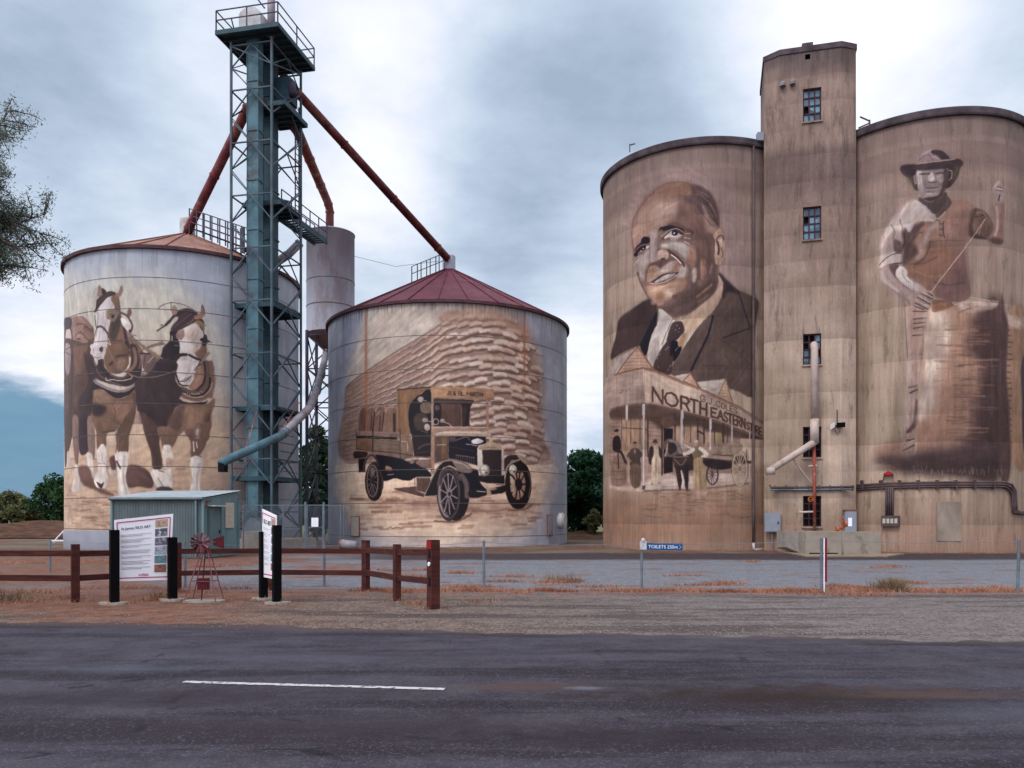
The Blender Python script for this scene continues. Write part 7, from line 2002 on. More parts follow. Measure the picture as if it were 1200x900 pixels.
def road_mat():
    t = NT('worn_asphalt'); p = t.pos(); px, py, pz = t.sep(p)
    nz = t.noise(p, 1.2, 8, .72); st = t.noise(t.scalev(p, (.14, 1.1, 1)), 1.0, 7, .66); sp = t.vor(p, 60)
    s1 = t.n('ShaderNodeSeparateColor'); t.l(sp, s1.inputs[0])
    k = t.mix(t.mapr(nz, .3, .7), srgb('332e35'), srgb('454046'))
    k = t.mix(t.math('MULTIPLY', t.mapr(st, .46, .6), .85), k, srgb('261e23'))
    k = t.mix(t.math('MULTIPLY', t.mapr(t.noise(t.scalev(p, (.2, .8, 1)), .9, 5, .6), .56, .7), .35), k, srgb('4b4a55'))
    fg = t.noise(p, 95, 3, .8); k = t.mix(t.math('MULTIPLY', t.mapr(fg, .52, .75), .55), k, srgb('645e6a')); k = t.mix(t.math('MULTIPLY', t.mapr(fg, .48, .25), .6), k, srgb('141116')); k = t.mix(t.mapr(s1.outputs[0], .8, 1.0, 0, .35), k, srgb('66626c')); k = t.mix(t.mapr(s1.outputs[1], .8, 1.0, 0, .3), k, srgb('161318'))
    ck = t.vor(t.scalev(p, (.35, .8, 1)), 1.0, 'Distance', 'DISTANCE_TO_EDGE'); wv = t.noise(p, 2.0, 5, .7)
    k = t.mix(t.math('MULTIPLY', t.math('MULTIPLY', t.mapr(ck, .004, .016, 1, 0), t.mapr(wv, .5, .6)), .6), k, srgb('120f13'))
    # oily brown stain in the near lane with paler grey and darker patches across the road
    def patch(cx, cy, rx, ry, c, a, k):
        d = t.n('ShaderNodeVectorMath', operation='LENGTH'); t.l(t.comb(t.math('DIVIDE', t.math('SUBTRACT', px, cx), rx), t.math('DIVIDE', t.math('SUBTRACT', py, cy), ry)), d.inputs[0])
        f = t.mapr(t.math('ADD', d.outputs['Value'], t.math('ADD', t.math('MULTIPLY', t.math('SUBTRACT', st, .5), 2.6), t.math('MULTIPLY', t.math('SUBTRACT', t.noise(p, 3.5, 6, .7), .5), 1.6))), .2, 1.3, a, 0); return t.mix(f, k, srgb(c))
    k = patch(2.6, 7.35, 2.1, .6, '2a1f1c', .95, k); k = patch(3.9, 7.5, 1.2, .3, '4a3832', .8, k); k = patch(.25, 7.85, .8, .22, '4a3830', .6, k)
    k = patch(.72, 7.75, .2, .1, '6a6c78', .5, k); k = patch(-4.4, 8.6, 1.3, .3, '50535e', .4, k); k = patch(4.4, 6.9, 1.3, .5, '4e4e58', .35, k)
    k = patch(-1.5, 6.3, 2.5, .5, '30262c', .7, k); k = patch(-3.2, 7.3, 2.2, .35, '2a2026', .6, k); k = patch(1.2, 6.0, 2.4, .35, '261d22', .7, k); k = patch(-.3, 9.6, 3.5, .5, '4a444e', .4, k)
    edge = t.mapr(t.math('SUBTRACT', EDGE_Y(t, px), py), .05, .55, .45, 0); k = t.mix(edge, k, srgb('5a4a44'))
    t.bump(t.math('ADD', s1.outputs[2], t.math('MULTIPLY', nz, .5)), .55, .012)
    wet = t.math('MULTIPLY', t.mapr(nz, .3, .7, .1, -.08), 1.0)
    return t.fin(k, t.math('ADD', .78, wet), 0, .1)
def edge_y(x): return 11.55-.125*x
def EDGE_Y(t, px): return t.math('ADD', t.math('MULTIPLY', px, -.125), 11.55)
me = bpy.data.meshes.new('road'); g = bpy.data.objects.new('road', me); col.objects.link(g)
N = 900; xs = np.linspace(-60, 60, N); pts = []
ph = rng.random(8)*6
for x in xs:
    j = sum(math.sin(x*f_+ph[i])*a_ for i, (f_, a_) in enumerate(((.35,.14),(.9,.1),(2.3,.07),(5.1,.06),(11,.05),(23,.03))))+rng.normal()*.02
    pts.append((x, edge_y(x)+j, .006))
vs = pts+[(x, edge_y(x)-16, .006) for x in xs]
me.from_pydata(vs, [], [(i, N+i, N+i+1, i+1) for i in range(N-1)]); me.materials.append(road_mat()); struct(g)
def line_mat():
    t = NT('worn_white_line'); p = t.pos(); k = t.mix(t.mapr(t.noise(p, 14, 5, .7), .36, .52), srgb('4c4650'), srgb('b4aeac')); return t.fin(k, .7)
a = gnd(215, 800); b = gnd(521, 808.6); d = (b-a).normalized(); nrm = Vector((-d.y, d.x, 0))
q = MB()
for k in range(3):
    s0 = a+d*(-12*k); s1_ = b+d*(-12*k)
    if k == 0:
        m_ = 40; up = [s0+(s1_-s0)*i/m_+nrm*(.045+rng.normal()*.004)+Vector((0,0,.011)) for i in range(m_+1)]; dn = [s0+(s1_-s0)*i/m_-nrm*(.045+rng.normal()*.004)+Vector((0,0,.011)) for i in range(m_+1)]
        for i in range(m_): q.quad(dn[i], dn[i+1], up[i+1], up[i])
o = q.build('road_marking', line_mat()); struct(o)

# low bank of dry grass far left, with a rising profile
def bank(name, x0, x1, y0, y1, h, m):
    nx, ny = 40, 10; v = []; 
    for j in range(ny+1):
        for i in range(nx+1):
            u, w_ = i/nx, j/ny; v.append((x0+(x1-x0)*u, y0+(y1-y0)*w_, -.05+h*math.sin(math.pi*min(1, w_*.9+.02))**.8*min(1, 6*u*(1-u)+.1)*(1+.12*math.sin(u*23)+.08*math.sin(u*51+2))))
    me = bpy.data.meshes.new(name); o = bpy.data.objects.new(name, me); col.objects.link(o)
    me.from_pydata(v, [], [(j*(nx+1)+i, j*(nx+1)+i+1, (j+1)*(nx+1)+i+1, (j+1)*(nx+1)+i) for j in range(ny) for i in range(nx)])
    me.materials.append(m); me.polygons.foreach_set('use_smooth', [True]*len(me.polygons)); return struct(o)
M['bank'] = simple('dry_grass_bank', '4a2e1e', .95, var=.55, scale=1.3, hex2='4a3c20', bump=.6)
bank('grass_bank', -62, -26, 58, 76, 1.15, M['bank'])
bank('far_bank', 2, 12, 56, 70, .5, M['bank'])

# ---------------------------------------------------------------- silos
def silo_wall(root, c, R, H, m, n=224, seams=(), extra=0):
    cx, cy = c; face = math.atan2(-cy, -cx); me = bpy.data.meshes.new('wall'); o = bpy.data.objects.new('wall', me); col.objects.link(o); o.parent = root
    v = []; f = []; uv = []
    for i in range(n+1):
        a = -math.pi+2*math.pi*i/n
        v += [(R*math.cos(a+face), R*math.sin(a+face), 0), (R*math.cos(a+face), R*math.sin(a+face), H)]
    for i in range(n):
        f.append((2*i, 2*i+2, 2*i+3, 2*i+1)); a0 = (-math.pi+2*math.pi*i/n)*R; a1 = (-math.pi+2*math.pi*(i+1)/n)*R
        uv += [(a0, 0), (a1, 0), (a1, H), (a0, H)]
    me.from_pydata(v, [], f); l = me.uv_layers.new(name='UVMap'); l.data.foreach_set('uv', [x for q in uv for x in q])
    me.polygons.foreach_set('use_smooth', [True]*len(f)); me.materials.append(m); return o
def wall_pt(c, R, px, py, off=0.0):
    dx = (px-600)/F; dz_ = (HZ-py)/F; A = dx*dx+1; B = dx*c[0]+c[1]; C = c[0]**2+c[1]**2-(R+off)**2
    D = max(0, B*B-A*C); t = (B-math.sqrt(D))/A; return Vector((t*dx, t, CZ+dz_*t))
def wall_s(c, R, px, py):
    P = wall_pt(c, R, px, py); face = math.atan2(-c[1], -c[0]); d = (math.atan2(P.y-c[1], P.x-c[0])-face+math.pi) % (2*math.pi)-math.pi; return d*R
def ring_seam(root, c, R, z, h=.014, d=.008):
    return MB().lathe((c[0], c[1], z), [(R-.01, -h), (R+d, -h), (R+d, h), (R-.01, h)], 160).build('seam_ring', M['seam'], root, False)

CA, RA, HA = (-18.11, 43.97), 5.99, 14.68
CB, RB, HB = (-3.99, 49.90), 7.45, 13.29
CC, RC, HC = (10.16, 43.73), 5.07, 20.04
CD, RD, HD = (20.85, 40.93), 5.07, 20.05
OPS.update(mural_images())
RUST = (wall_s(CB, RB, 429, 420), wall_s(CB, RB, 614.5, 420))

def roof_cone(root, c, R, z0, z1, rtop, m, nseg=28):
    q = MB(); v = []
    q.lathe((c[0], c[1], 0), [(R+.12, z0-.02), (rtop, z1)], 112)
    o = q.build('roof', m, root, True)
    r = MB()
    for k in range(nseg):
        a = 2*math.pi*k/nseg; p0 = Vector((c[0]+(R+.1)*math.cos(a), c[1]+(R+.1)*math.sin(a), z0+.02)); p1 = Vector((c[0]+rtop*math.cos(a), c[1]+rtop*math.sin(a), z1+.02)); r.bar(p0, p1, .05, .06)
    build_each(r, 'roof_rib', m, root)
def steel_silo(label, c, R, H, zap, key, s0, s1, seams, roofm):
    root = thing('steel_silo', label, 'silo', (c[0], c[1], 0), 'round steel grain silos painted with murals')
    silo_wall(root, c, R, H, wall_material(key+'_silo_steel', key, s0, s1, H, 'steel', R))
    for z in seams: ring_seam(root, c, R, z)
    q = MB()   # standing vertical sheet joints
    nj = 18
    roof_cone(root, c, R, H+.05, zap, .42, roofm)
    MB().lathe((c[0], c[1], H), [(R-.02, -.1), (R+.16, -.1), (R+.16, .06), (R-.02, .08)], 160).build('rim', M['rim_dark'], root)
    MB().lathe((c[0], c[1], zap), [(.0, .98), (.38, .95), (.41, .9), (.41, -.15), (.5, -.2)], 24).build('roof_cap', M['white_metal'] if key == 'horses' else M['hopper'], root, False)
    return root
sA = steel_silo('grey steel silo painted with heavy horses in harness, rusty orange cone roof', CA, RA, HA, 17.3, 'horses', -9.2, 6.5, [1.05+1.52*k for k in range(9)], M['roof_orange'])
sB = steel_silo('grey steel silo painted with an old truck and sacks, maroon cone roof', CB, RB, HB, 17.2, 'truck', -10.5, 10.5, [.57+1.81*k for k in range(7)], M['roof_maroon'])
# concrete plinth of silo A's grey base is part of its paint: a grey band
MB().lathe((CA[0], CA[1], 0), [(RA+.03, 0), (RA+.03, .95), (RA-.02, .98)], 160).build('base_band', simple('grey_base_paint', '7d7c84', .7, var=.1, scale=1), sA, True)
# hatch, hatch frame and port on silo B
def wall_panel(root, c, R, px0, px1, py0, py1, th, name, m, fr=None):
    P = wall_pt(c, R, (px0+px1)/2, (py0+py1)/2); n = Vector((P.x-c[0], P.y-c[1], 0)).normalized(); tn = Vector((-n.y, n.x, 0))
    w_ = abs(px1-px0)/F*P.y/abs(tn.x if abs(tn.x) > .3 else 1); h_ = (py1-py0)/F*P.y
    if fr: MB().box(P+n*th*.4, (w_*1.2, th*.8, h_*1.08), tn, n).build('panel_frame', fr, root)
    return MB().box(P+n*th/2, (w_, th+.02, h_), tn, n).build(name, m, root)
wall_panel(sB, CB, RB, 412, 422, 606, 628, .08, 'access_panel', M['cream'], M['rustedge'])
wall_panel(sB, CB, RB, 641, 646.5, 604, 627, .08, 'access_panel', M['greypipe'], M['rustedge'])
P = wall_pt(CB, RB, 656, 610); n = Vector((P.x-CB[0], P.y-CB[1], 0)).normalized()
MB().tube([P-n*.1, P+n*.28], .47, 24).tube([P+n*.28, P+n*.34], .36, 24).build('round_port', M['white_metal'], sB)

def concrete_silo(label, c, R, H, key, s0, s1):
    root = thing('concrete_silo', label, 'silo', (c[0], c[1], 0), 'tall concrete grain silos painted with portraits')
    silo_wall(root, c, R, H, wall_material(key+'_silo_concrete', key, s0, s1, H, 'concrete', R))
    MB().lathe((c[0], c[1], H), [(R-.02, -.12), (R+.14, -.12), (R+.17, -.05), (R+.17, .2), (R+.1, .26), (0, .6)], 128).build('roof', M['rim_conc'], root, False)
    return root
sC = concrete_silo('tall concrete silo painted with a balding man in a suit above an old store', CC, RC, HC, 'portrait', -7.2, 7.2)
sD = concrete_silo('tall concrete silo painted with a man in a hat beside a wheat sack', CD, RD, HD, 'worker', -7.5, 8.0)
def pdress(root, c, R, pts, r, name, m, off, nn=8):
    return MB().tube([wall_pt(c, R, x, y, off) for x, y in pts], r, nn).build(name, m, root, True)
pdress(sC, CC, RC, [(883, y) for y in (166, 300, 450, 600, 638)], .065, 'downpipe', M['conduit'], .09)
pdress(sC, CC, RC, [(883, 636), (883.3, 643), (886, 644.5), (897, 643.5)], .07, 'pipe_elbow', M['white_metal'], .1)
P = wall_pt(CC, RC, 890.5, 161, .2); MB().box(P, (.3, .3, .4)).build('rainwater_head', M['greybox'], sC)
o = MB(); [o.bar(wall_pt(CC, RC, 738, 178, .1)+Vector((0,0,z)), wall_pt(CC, RC, 744, 176.5, .1)+Vector((0,0,z)), .05) for z in (.35,)]
o.bar(wall_pt(CC, RC, 738, 178, .1), wall_pt(CC, RC, 738, 178, .1)+Vector((0,0,.4)), .05).build('roof_bracket', M['conduit'], sC)
o = MB(); P = at(1019, 149, 38.5); o.bar(P, P+Vector((0,0,.35)), .07).bar(P+Vector((0,0,.3)), at(1008, 137, 38.7), .06).bar(P+Vector((0,0,.2)), at(1006, 150, 38.7), .05).build('roof_bracket', M['conduit'], sD)
# cable run and fittings on silo D
top = [(1004,569),(1040,566.5),(1080,565.5),(1120,565),(1160,565),(1178,565.2),(1186,568),(1190,575),(1191,590),(1191.5,598),(1196,600),(1203,600)]
for dy, r in ((0, .055), (2.6, .06), (5.2, .05)):
    pdress(sD, CD, RD, [(x-(dy*.8 if 1184 < x < 1193 else 0), y+(dy if x < 1188 else dy*.4)) for x, y in top], r, 'conduit', M['conduit'], .1)
o = MB()
for x in range(1010, 1184, 22): P = wall_pt(CD, RD, x, 568, .08); o.box(P, (.06, .2, .42), (1,.1,0))
build_each(o, 'conduit_clip', M['conduit'], sD)
for x in (1038.5, 1041, 1043.5, 1046): pdress(sD, CD, RD, [(x, 571), (x, 606)], .045, 'conduit', M['conduit'], .1, 6)
P = wall_pt(CD, RD, 1043.5, 610.5, .12); n = Vector((P.x-CD[0], P.y-CD[1], 0)).normalized(); tn = Vector((-n.y, n.x, 0))
mb = MB().box(P, (.76, .24, .5), tn, n).build('meter_box', M['conduit'], sD)
q = MB(); [q.box(P+n*.13+tn*s_, (.12, .03, .22), tn, n) for s_ in (-.25,-.08,.09,.26)]; build_each(q, 'meter_dial', M['cream'], mb)
P = wall_pt(CD, RD, 1041, 555, .1); n2 = (P-Vector((CD[0], CD[1], P.z))).normalized()
MB().lathe((P.x, P.y, P.z), [(.02,.12), (.2,0), (.22,-.08), (.0,-.1)], 16).build('alarm_bell', M['brightred'], sD)
pdress(sD, CD, RD, [(1039,556), (1036,558), (1035,562), (1033,566)], .025, 'conduit', M['conduit'], .08, 6)
wall_panel(sD, CD, RD, 1197, 1216, 601, 644, .07, 'door', simple('dark_green_door', '24403c', .5), M['hole'])
wall_panel(sD, CD, RD, 1099, 1125, 588, 634, .012, 'patched_doorway', simple('grey_cement_patch', '8a7a6e', .9, var=.25, scale=1.2, stretch=(1,1,.5)))

# hydrant against silo D
P = gnd(1120, 648); h = thing('standpipe', 'short rusty standpipe at the foot of the silo with the man in a hat', 'standpipe', P)
MB().tube([P, P+Vector((0,0,.55))], .05, 8).tube([P+Vector((-.1,0,.5)), P+Vector((.12,-.05,.5))], .04, 8).build('pipe', M['rustred'], h); MB().tube([P+Vector((0,0,.53)), P+Vector((0,0,.64))], .07, 8).build('cap', M['rustred'], h)

# ---------------------------------------------------------------- concrete elevator tower between the silos
mid = Vector(((CC[0]+CD[0])/2, (CC[1]+CD[1])/2, 0)); ta = Vector((CD[0]-CC[0], CD[1]-CC[1], 0)).normalized(); tn_ = Vector((ta.y, -ta.x, 0))
if tn_.y > 0: tn_ = -tn_
def tw(a, d, z): return mid+ta*a+tn_*d+Vector((0,0,z))
DF, ZT = 4.6, 24.15
def face_pt(px, py, off=0.0):
    r = Vector(((px-600)/F, 1, (HZ-py)/F)); P0 = mid+tn_*(DF+off); t = (P0-Vector((0,0,0))).dot(tn_)/Vector((r.x, r.y, 0)).dot(tn_); return Vector((r.x*t, t, CZ+r.z*t))
def face_a(px): return (face_pt(px, 500)-mid).dot(ta)
def face_z(px, py): return face_pt(px, py).z
tower = thing('elevator_tower', 'square concrete tower with chamfered corners standing between the two concrete silos', 'tower', mid)
def tower_mat():
    t = NT('tower_concrete'); p = t.pos(); px, py, pz = t.sep(p)
    v = t.scalev(p, (4,4,.14)); streak = t.noise(v, 1.2, 6, .65); blot = t.noise(p, .5, 6, .6); fine = t.noise(p, 8, 4, .65)
    zz = t.math('ADD', pz, t.math('MULTIPLY', t.math('SUBTRACT', blot, .5), .14)); lift = t.math('FLOOR', t.math('DIVIDE', zz, 1.27))
    wn = t.n('ShaderNodeTexWhiteNoise', noise_dimensions='1D'); t.l(t.math('ADD', lift, 11.3), wn.inputs['W']); fr = t.math('FRACT', t.math('DIVIDE', zz, 1.27))
    tone = t.math('ADD', t.math('MULTIPLY', t.math('SUBTRACT', wn.outputs[0], .5), .16), 1.0); tone = t.math('MULTIPLY', tone, t.mapr(fr, 0, .5, .9, 1.04))
    fst = t.noise(t.scalev(p, (15,15,.8)), 1.2, 3, .7); w2 = t.n('ShaderNodeTexWhiteNoise', noise_dimensions='2D'); t.l(t.comb(t.math('FLOOR', t.math('DIVIDE', px, .9)), lift), w2.inputs['Vector'])
    for nz, a in ((streak, .75), (blot, .5), (fine, .35), (fst, .42), (w2.outputs[0], .1)): tone = t.math('MULTIPLY', tone, t.math('ADD', t.math('MULTIPLY', t.math('SUBTRACT', nz, .5), a), 1.0))
    base = t.mix(t.mapr(t.noise(p, .3, 3), .4, .6), srgb('937c6b'), srgb('a99281'))
    base = t.mix(t.mapr(pz, 6, 18, 0, .7), base, srgb('7a625b'))
    base = t.mix(t.math('MULTIPLY', t.mapr(pz, .2, 2.6, 1, 0), t.mapr(blot, .3, .6, .2, .7)), base, srgb('94725f'))
    stn = t.noise(t.scalev(p, (2.2,2.2,.5)), 1.0, 8, .75); base = t.mix(t.math('MULTIPLY', t.mapr(t.math('ADD', stn, t.mapr(pz, 8, 24, 0, .07)), .54, .68), .55), base, srgb('4c3e39')); base = t.mix(t.math('MULTIPLY', t.mapr(stn, .44, .32), .4), base, srgb('ab9484'))
    base = t.mix(t.math('MULTIPLY', t.mapr(t.math('ADD', pz, t.math('MULTIPLY', blot, 2.4)), 23.6, 25.0), .75), base, srgb('453a3c'))
    base = t.mix(t.math('MULTIPLY', t.math('MULTIPLY', t.mapr(t.math('ADD', pz, t.math('MULTIPLY', streak, 3)), 17.6, 19.4), t.mapr(pz, 19.0, 19.8, 1, 0)), .5), base, srgb('4c3e3e'))
    tc = t.n('ShaderNodeCombineColor'); [t.l(tone, tc.inputs[i]) for i in range(3)]
    t.bump(t.math('ADD', streak, fine), .25, .02); return t.fin(t.mix(1.0, base, tc.outputs[0], 'MULTIPLY'), .9, 0, .2)
M['tower'] = tower_mat()
wins = [(103,142),(242,280.5),(391,427),(500,536),(581,617)]
a0, a1 = face_a(941), face_a(962.5); zs = sorted([(face_z(952, b), face_z(952, t_)) for t_, b in wins])
sq = (face_a(943.5), face_a(949.5), face_z(947, 69.5), face_z(947, 63.5))
q = MB(); E = 1.4
def fq(u0, u1, z0, z1, d=DF): q.quad(tw(u0, d, z0), tw(u1, d, z0), tw(u1, d, z1), tw(u0, d, z1))
fq(-E, a0, 0, ZT); fq(a1, E, 0, ZT)
zp = 0
for z0, z1 in zs: fq(a0, a1, zp, z0); zp = z1
fq(a0, a1, zp, sq[2]); fq(a0, sq[0], sq[2], sq[3]); fq(sq[1], a1, sq[2], sq[3]); fq(a0, a1, sq[3], ZT)
for z0, z1 in zs:   # reveals
    for (u, v_) in (((a0, z0), (a1, z0)), ((a1, z0), (a1, z1)), ((a1, z1), (a0, z1)), ((a0, z1), (a0, z0))):
        q.quad(tw(u[0], DF, u[1]), tw(v_[0], DF, v_[1]), tw(v_[0], DF-.25, v_[1]), tw(u[0], DF-.25, u[1]))
O, DO, DB_ = 2.1, 4.2, 1.0
for s_ in (-1, 1):
    q.quad(tw(s_*E, DF, 0), tw(s_*O, DO, 0), tw(s_*O, DO, ZT), tw(s_*E, DF, ZT)); q.quad(tw(s_*O, DO, 0), tw(s_*O, DB_, 0), tw(s_*O, DB_, ZT), tw(s_*O, DO, ZT))
q.quad(tw(-O, DB_, 0), tw(O, DB_, 0), tw(O, DB_, ZT), tw(-O, DB_, ZT))
q.add([tw(-E, DF, ZT-.06), tw(E, DF, ZT-.06), tw(O, DO, ZT-.06), tw(O, DB_, ZT-.06), tw(-O, DB_, ZT-.06), tw(-O, DO, ZT-.06)], [(0,1,2,3,4,5)])
q.build('wall', M['tower'], tower)
MB().quad(tw(sq[0], DF-.3, sq[2]), tw(sq[1], DF-.3, sq[2]), tw(sq[1], DF-.3, sq[3]), tw(sq[0], DF-.3, sq[3])).build('vent_opening', M['hole'], tower)
q = MB(); cp = [(-E, DF+.05), (E, DF+.05), (O+.05, DO), (O+.05, DB_), (-O-.05, DB_), (-O-.05, DO)]
q.prism([tw(a, d, ZT-.12) for a, d in cp], (0,0,.26)); q.build('parapet', M['rim_conc'], tower)
MB().box(face_pt(946, 55.5, -.4)+Vector((0,0,.0)), (.5,.3,.3), ta).build('roof_vent', M['tower'], tower)
for i, (z0, z1) in enumerate(zs):
    dk = i < 2
    fr = MB(); T_ = .05; zc = (z0+z1)/2
    for u in np.linspace(a0+.03, a1-.03, 4): fr.box(tw(u, DF-.13, zc), (T_, .06, z1-z0-.01), ta)
    for z in np.linspace(z0+.03, z1-.03, 5): fr.box(tw((a0+a1)/2, DF-.132, z), (a1-a0-.01, .05, T_), ta)
    w_ = fr.build('window', M['winframe'], tower)
    pm = M['glass'] if not dk else M['hole']
    q = MB()
    us = np.linspace(a0+.03, a1-.03, 4); zz = np.linspace(z0+.03, z1-.03, 5); broken = {4: [(0,2)], 3: [(0,1)], 2: [(0,0),(0,1),(1,0),(2,2)]}.get(i, [])
    for iu in range(3):
        for iz in range(4):
            if (iu, iz) in [(b_[0], 3-b_[1]) for b_ in broken]: continue
            q.quad(tw(us[iu], DF-.16, zz[iz]), tw(us[iu+1], DF-.16, zz[iz]), tw(us[iu+1], DF-.16, zz[iz+1]), tw(us[iu], DF-.16, zz[iz+1]))
    q.build('pane', pm, w_)
    MB().quad(tw(a0, DF-.24, z0), tw(a1, DF-.24, z0), tw(a1, DF-.24, z1), tw(a0, DF-.24, z1)).build('dark_interior', M['hole'], w_)
    MB().box(tw((a0+a1)/2, DF+.03, z0-.05), (a1-a0+.1, .1, .07), ta).build('sill', M['tower'], w_)
for x, y in ((917, 100), (928.5, 98)):
    P = face_pt(x, y); MB().tube([P-tn_*.02, P+tn_*.16], .13, 14).lathe((P+tn_*.16)[:], [(.13,-.13),(.15,.0),(.0,.13)], 12).build('vent_cowl', M['greypipe'], tower)
P = face_pt(1000, 158, .05); 
# outloading spout in front of the tower
P0 = face_pt(954, 400, .42)
sp = thing('grain_spout', 'cream painted pipe down the front of the concrete tower with a slanting spout', 'spout', face_pt(954, 520, .42))
MB().tube([face_pt(953, 407, -.02), face_pt(954, 404, .3), face_pt(954.5, 410, .42), face_pt(954.5, 492, .42)], .165, 16).build('upper_pipe', M['pinkpipe'], sp, True)
MB().tube([face_pt(954.5, 491, .42), face_pt(954.5, 519, .42)], .2, 16).build('sleeve', M['pinkpipe'], sp, True)
MB().tube([face_pt(956, 517, .42), face_pt(903.5, 550.5, 1.2)], .16, 16).build('slanting_pipe', M['pinkpipe'], sp, True)
MB().tube([face_pt(903.5, 548, 1.2), face_pt(903.5, 556, 1.2)], .2, 14).build('spout_end', M['pinkpipe'], sp, True)
MB().tube([face_pt(929.5, 538, .8), face_pt(952.5, 570, .1)], .045, 8).build('strut', M['pinkpipe'], sp)
MB().tube([face_pt(954, 520, .3), face_pt(954.5, 622, .3)], .075, 10).build('standpipe', M['rustred'], sp, True)
q = MB(); 
for y in (546.5, 600.5): q.tube([face_pt(947 if y < 560 else 936, y, .3), face_pt(957 if y < 560 else 953, y-.8, .3)], .05, 8)
build_each(q, 'lever', M['pinkpipe'], sp)
P = face_pt(950, 585, .35); q = MB(); q.tube([P+ta*.11*math.cos(a)+Vector((0,0,.11*math.sin(a))) for a in np.linspace(0, 2*math.pi, 17)], .025, 6); q.bar(P-ta*.1, P+ta*.1, .03); q.build('valve_wheel', M['orange'], sp)
# floodlight pair
fl = thing('flood_light', 'pair of small black and white floodlights on the concrete tower', 'floodlight', face_pt(980, 497, .1))
P = face_pt(985.5, 498, .2); MB().box(P, (.36, .18, .22), ta+Vector((0,0,.05)), tn_).build('lamp', M['black'], fl)
P = face_pt(975.5, 499, .2); MB().box(P, (.24, .12, .26), ta+Vector((0,0,.6)), tn_).build('lamp', M['white_metal'], fl)
q = MB(); q.bar(face_pt(981, 480, .03), face_pt(981, 500, .03), .04); q.tube([face_pt(979, 504, .05), face_pt(981, 509, .06), face_pt(984, 505, .05)], .02, 6); q.bar(face_pt(977, 499, .05), face_pt(984, 498, .05), .05); q.build('bracket', M['conduit'], fl)
# cable duct on the tower, level with the run on silo D
cd = thing('cable_duct', 'long mauve cable duct running along the foot of the concrete tower', 'cable duct', face_pt(950, 572, .05))
MB().tube([face_pt(902, 568, .12), face_pt(903.5, 571.5, .12), face_pt(950, 571.2, .1), face_pt(1001, 570.5, .1)], .055, 8).build('conduit', M['conduit'], cd, True)
MB().tube([face_pt(903, 574, .12), face_pt(950, 573.8, .1), face_pt(1001, 573, .1)], .05, 8).build('conduit', M['galv'], cd, True)
q = MB(); [q.box(face_pt(x, 572.3, .08), (.05, .14, .3), ta) for x in range(908, 1000, 13)]; build_each(q, 'clip', M['conduit'], cd)
def wbox(name, label, cat, px0, px1, py0, py1, depth, off, m, det=None):
    P = face_pt((px0+px1)/2, (py0+py1)/2, off+depth/2); wd = (px1-px0)/F*P.y; hg = (py1-py0)/F*P.y
    r = thing(name, label, cat, P-Vector((0,0,hg/2)))
    MB().box(P, (wd, depth, hg), ta, None).build('case', m, r); MB().box(P+tn_*(depth/2+.012), (wd*.9, .024, hg*.93), ta).build('door', m, r)
    return r, P, wd, hg
r, P, wd, hg = wbox('switch_box', 'wide grey electrical box on the left corner of the concrete tower', 'electrical box', 896, 914, 601, 623.5, .3, -.1, M['greybox'])
MB().box(P+tn_*.2+ta*wd*.35, (.05,.03,.1), ta).build('handle', M['black'], r); MB().tube([P-Vector((0,0,hg/2)), P-Vector((0,0,hg/2+.85))], .03, 8).build('conduit', M['galv'], r)
r, P, wd, hg = wbox('meter_cabinet', 'narrow pale grey meter cabinet on the right side of the concrete tower', 'electrical box', 990, 1003, 598.5, 625, .2, .02, M['greybox'])
MB().box(P+tn_*.135-Vector((0,0,.0))-ta*.03, (.17,.02,.4), ta).build('meter_window', M['white'], r); MB().box(P+Vector((0,0,hg/2+.03)), (wd*1.15,.3,.05), ta).build('hood', M['rustedge'], r)
# loading blocks at the foot
b0, b1 = gnd(944, 650.5), gnd(1032, 650.5); dd = (b1-b0).normalized(); dn = Vector((-dd.y, dd.x, 0))
if dn.y < 0: dn = -dn
lb = thing('loading_block', 'long mossy concrete block in front of the concrete tower', 'concrete block', b0)
hz_ = 1.0
MB().prism([b0, b1, b1+dn*1.3, b0+dn*1.3], (0,0,hz_)).build('block', M['block'], lb)
q = MB(); [q.box(b0+dd*((x-944)/88*(b1-b0).length)+Vector((0,-.004,.05)), (.7,.03,.1), dd) for x in (958, 972)]; build_each(q, 'drain_slot', M['hole'], lb)
e0, e1 = gnd(920.5, 648.2), gnd(943, 650)
rb = thing('concrete_ramp', 'ribbed pale concrete ramp against the left end of the mossy block', 'concrete ramp', e0)
q = MB(); dd2 = (e1-e0).normalized(); L_ = (e1-e0).length
q.hexa([e0+Vector((0,0,.28)), e1+Vector((0,0,.02)), e1+dn*1.2, e0+dn*1.2+Vector((0,0,.2)), e0+Vector((0,0,1.02)), e1+Vector((0,0,.99)), e1+dn*1.2+Vector((0,0,.99)), e0+dn*1.2+Vector((0,0,1.02))]); q.build('block', M['concrete'], rb)
q = MB(); [q.box(e0+dd2*(L_*k/6)+Vector((0,-.01,.62)), (.04,.03,.7), dd2) for k in range(1,6)]; build_each(q, 'rib', M['concrete'], rb)
q = MB(); q.prism([e0-dn*.3, gnd(944, 653), gnd(1040, 653), gnd(1060, 650), e0+dn*1.0], (0,0,.05)); o = q.build('slab', simple('dusty_slab', '84705f', .95, var=.2, scale=2), rb)
vp = thing('valve_post', 'steel post with an orange valve standing on the concrete block', 'valve post', gnd(987, 652))
P = gnd(987, 652); MB().box(P+Vector((0,-.05,.55)), (.09,.06,1.1)).build('post', M['block'], vp)
MB().tube([P+Vector((0,-.05,1.1)), P+Vector((0,-.05,1.75))], .05, 8).tube([P+Vector((-.2,-.05,1.15)), P+Vector((.12,-.05,1.28))], .05, 8).build('valve_pipe', M['rustred'], vp)
